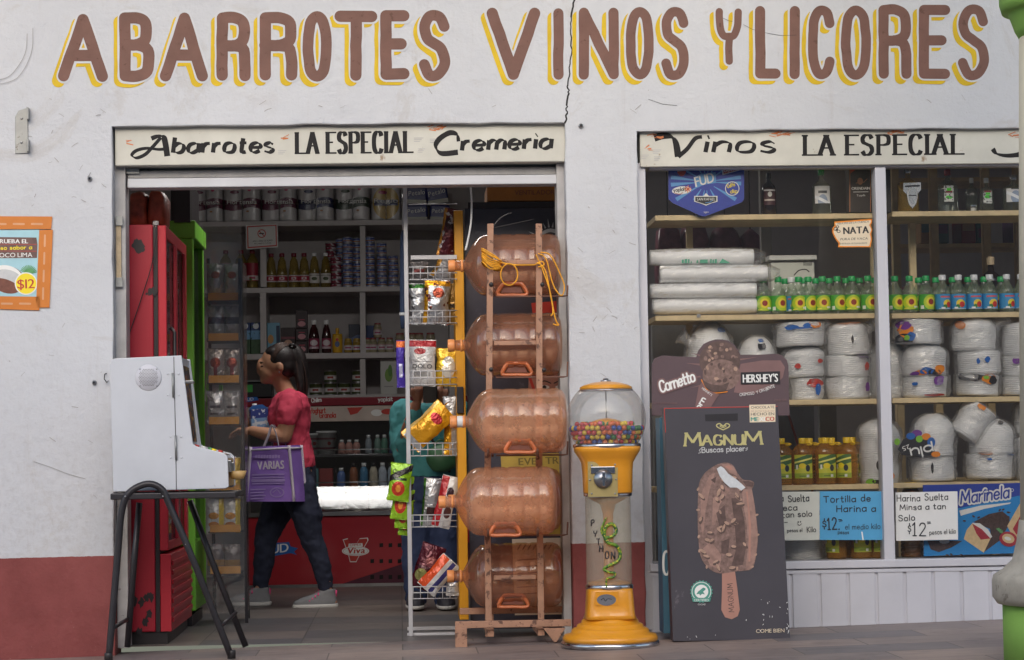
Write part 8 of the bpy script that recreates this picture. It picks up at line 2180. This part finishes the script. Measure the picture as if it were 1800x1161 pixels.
for s_ in (-1, 1):
    limb(b, [Q(757 + 26 * s_, 860), Q(757 + 26 * s_, 950), Q(757 + 25 * s_, 1050)], [.09, .062, .038]); limb(b, [Q(757 + 25 * s_, 1056), Q(757 + 28 * s_, 1062, -.12)], [.034, .026])
bq = remeshed(b, 'body', M_SKIN2, pe, .008, 4)
b = MB()
for s_ in (-1, 1): b.ball(Q(757 + 9 * s_, 665, -.088), (.010, .006, .005), 8, 6)
b.build('eye', M_HAIR, bq)
b = MB(); b.ball(Q(757, 656, .012), (.082, .098, .098), 22, 16); b.ball(Q(757, 680, .05), (.076, .055, .10), 18, 12); remeshed(b, 'hair', M_HAIR, pe, .009, 3)
b = MB()
b.loft([(Q(757, 708), .10, .085), (Q(757, 718), .175, .112), (Q(757, 745), .182, .128), (Q(757, 790), .165, .12), (Q(757, 826), .172, .13), (Q(757, 838), .172, .13)], 24)
for s_ in (-1, 1):
    limb(b, [Q(757 + 48 * s_, 722), Q(757 + 55 * s_, 762, -.02), Q(757 + 50 * s_, 800, -.05)], [.068, .058, .054]); limb(b, [Q(757 + 50 * s_, 800, -.05), Q(757 + 38 * s_, 758, -.145), Q(757 + 28 * s_, 728, -.185)], [.054, .046, .040])
remeshed(b, 'sweater', M_TEALS, pe, .009, 3, fold=.03)
b = MB(); b.tube(catmull([tuple(Q(x, y, d_)) for x, y, d_ in ((735, 712, -.115), (752, 760, -.14), (790, 830, -.135))], 5), .010, 8, squash=.5); b.build('bag_strap', M_BLKCAP, pe)
b = MB(); b.loft([(Q(757, 832), .162, .118), (Q(757, 850), .168, .124), (Q(757, 880), .162, .12)], 22)
for s_ in (-1, 1):
    limb(b, [Q(757 + 25 * s_, 866), Q(757 + 26 * s_, 950), Q(757 + 26 * s_, 1000), Q(757 + 25 * s_, 1050)], [.102, .08, .07, .062])
remeshed(b, 'jeans', M_JEANB, pe, .009, 2, fold=.028)
for s_ in (-1, 1):
    b = MB(); c = Q(757 + 27 * s_, 1066, -.05); b.loft([(c, .046, .125), (c + Vector((0, 0, .02)), .05, .13), (c + Vector((0, .02, .05)), .044, .10), (c + Vector((0, .05, .085)), .036, .06)], 20, p=2.4)
    o = b.build('shoe', mat('dark_shoe', lin(50, 50, 60), .6), pe)
    b = MB(); b.loft([(c + Vector((0, 0, -.006)), .050, .13), (c + Vector((0, 0, .012)), .053, .133)], 24, p=2.4); b.build('sole', M_SOLE, o)
ph = thing('phone', 'dark phone held up before the face of the person in teal', 'phone', Q(755, 690, -.25))
b = MB(); c = Q(755, 686, -.262); b.box(c.x - .038, c.x + .038, c.y - .005, c.y + .005, c.z - .075, c.z + .075); b.build('phone_body', M_BLKCAP, ph, bevel=.006)
b = MB(); b.tube([(c.x - .02, c.y - .0055, c.z + .055), (c.x - .02, c.y - .0075, c.z + .055)], .008, 12); b.build('camera_lens', M_STEEL, ph)
M_GBAG = mat('green_bag', lin(60, 104, 72), .5, var=.2, bump=.6, bscale=16)
gbg = thing('tote_bag', 'dark green bag hanging at the hip of the person in teal', 'bag', Q(778, 826, -.24))
b = MB(); c = Q(776, 806, -.21); b.ball(c, (.085, .06, .075), 20, 14); b.v = [(x, y, z + .01 * noise.noise((x * 22, z * 22, 3))) for x, y, z in b.v]; b.build('bag_body', M_GBAG, gbg)
b = MB(); b.tube(catmull([tuple(Q(x, y, -.19)) for x, y in ((760, 792), (766, 778), (778, 775), (790, 792))], 4), .006, 6); b.build('handle', M_GBAG, gbg)
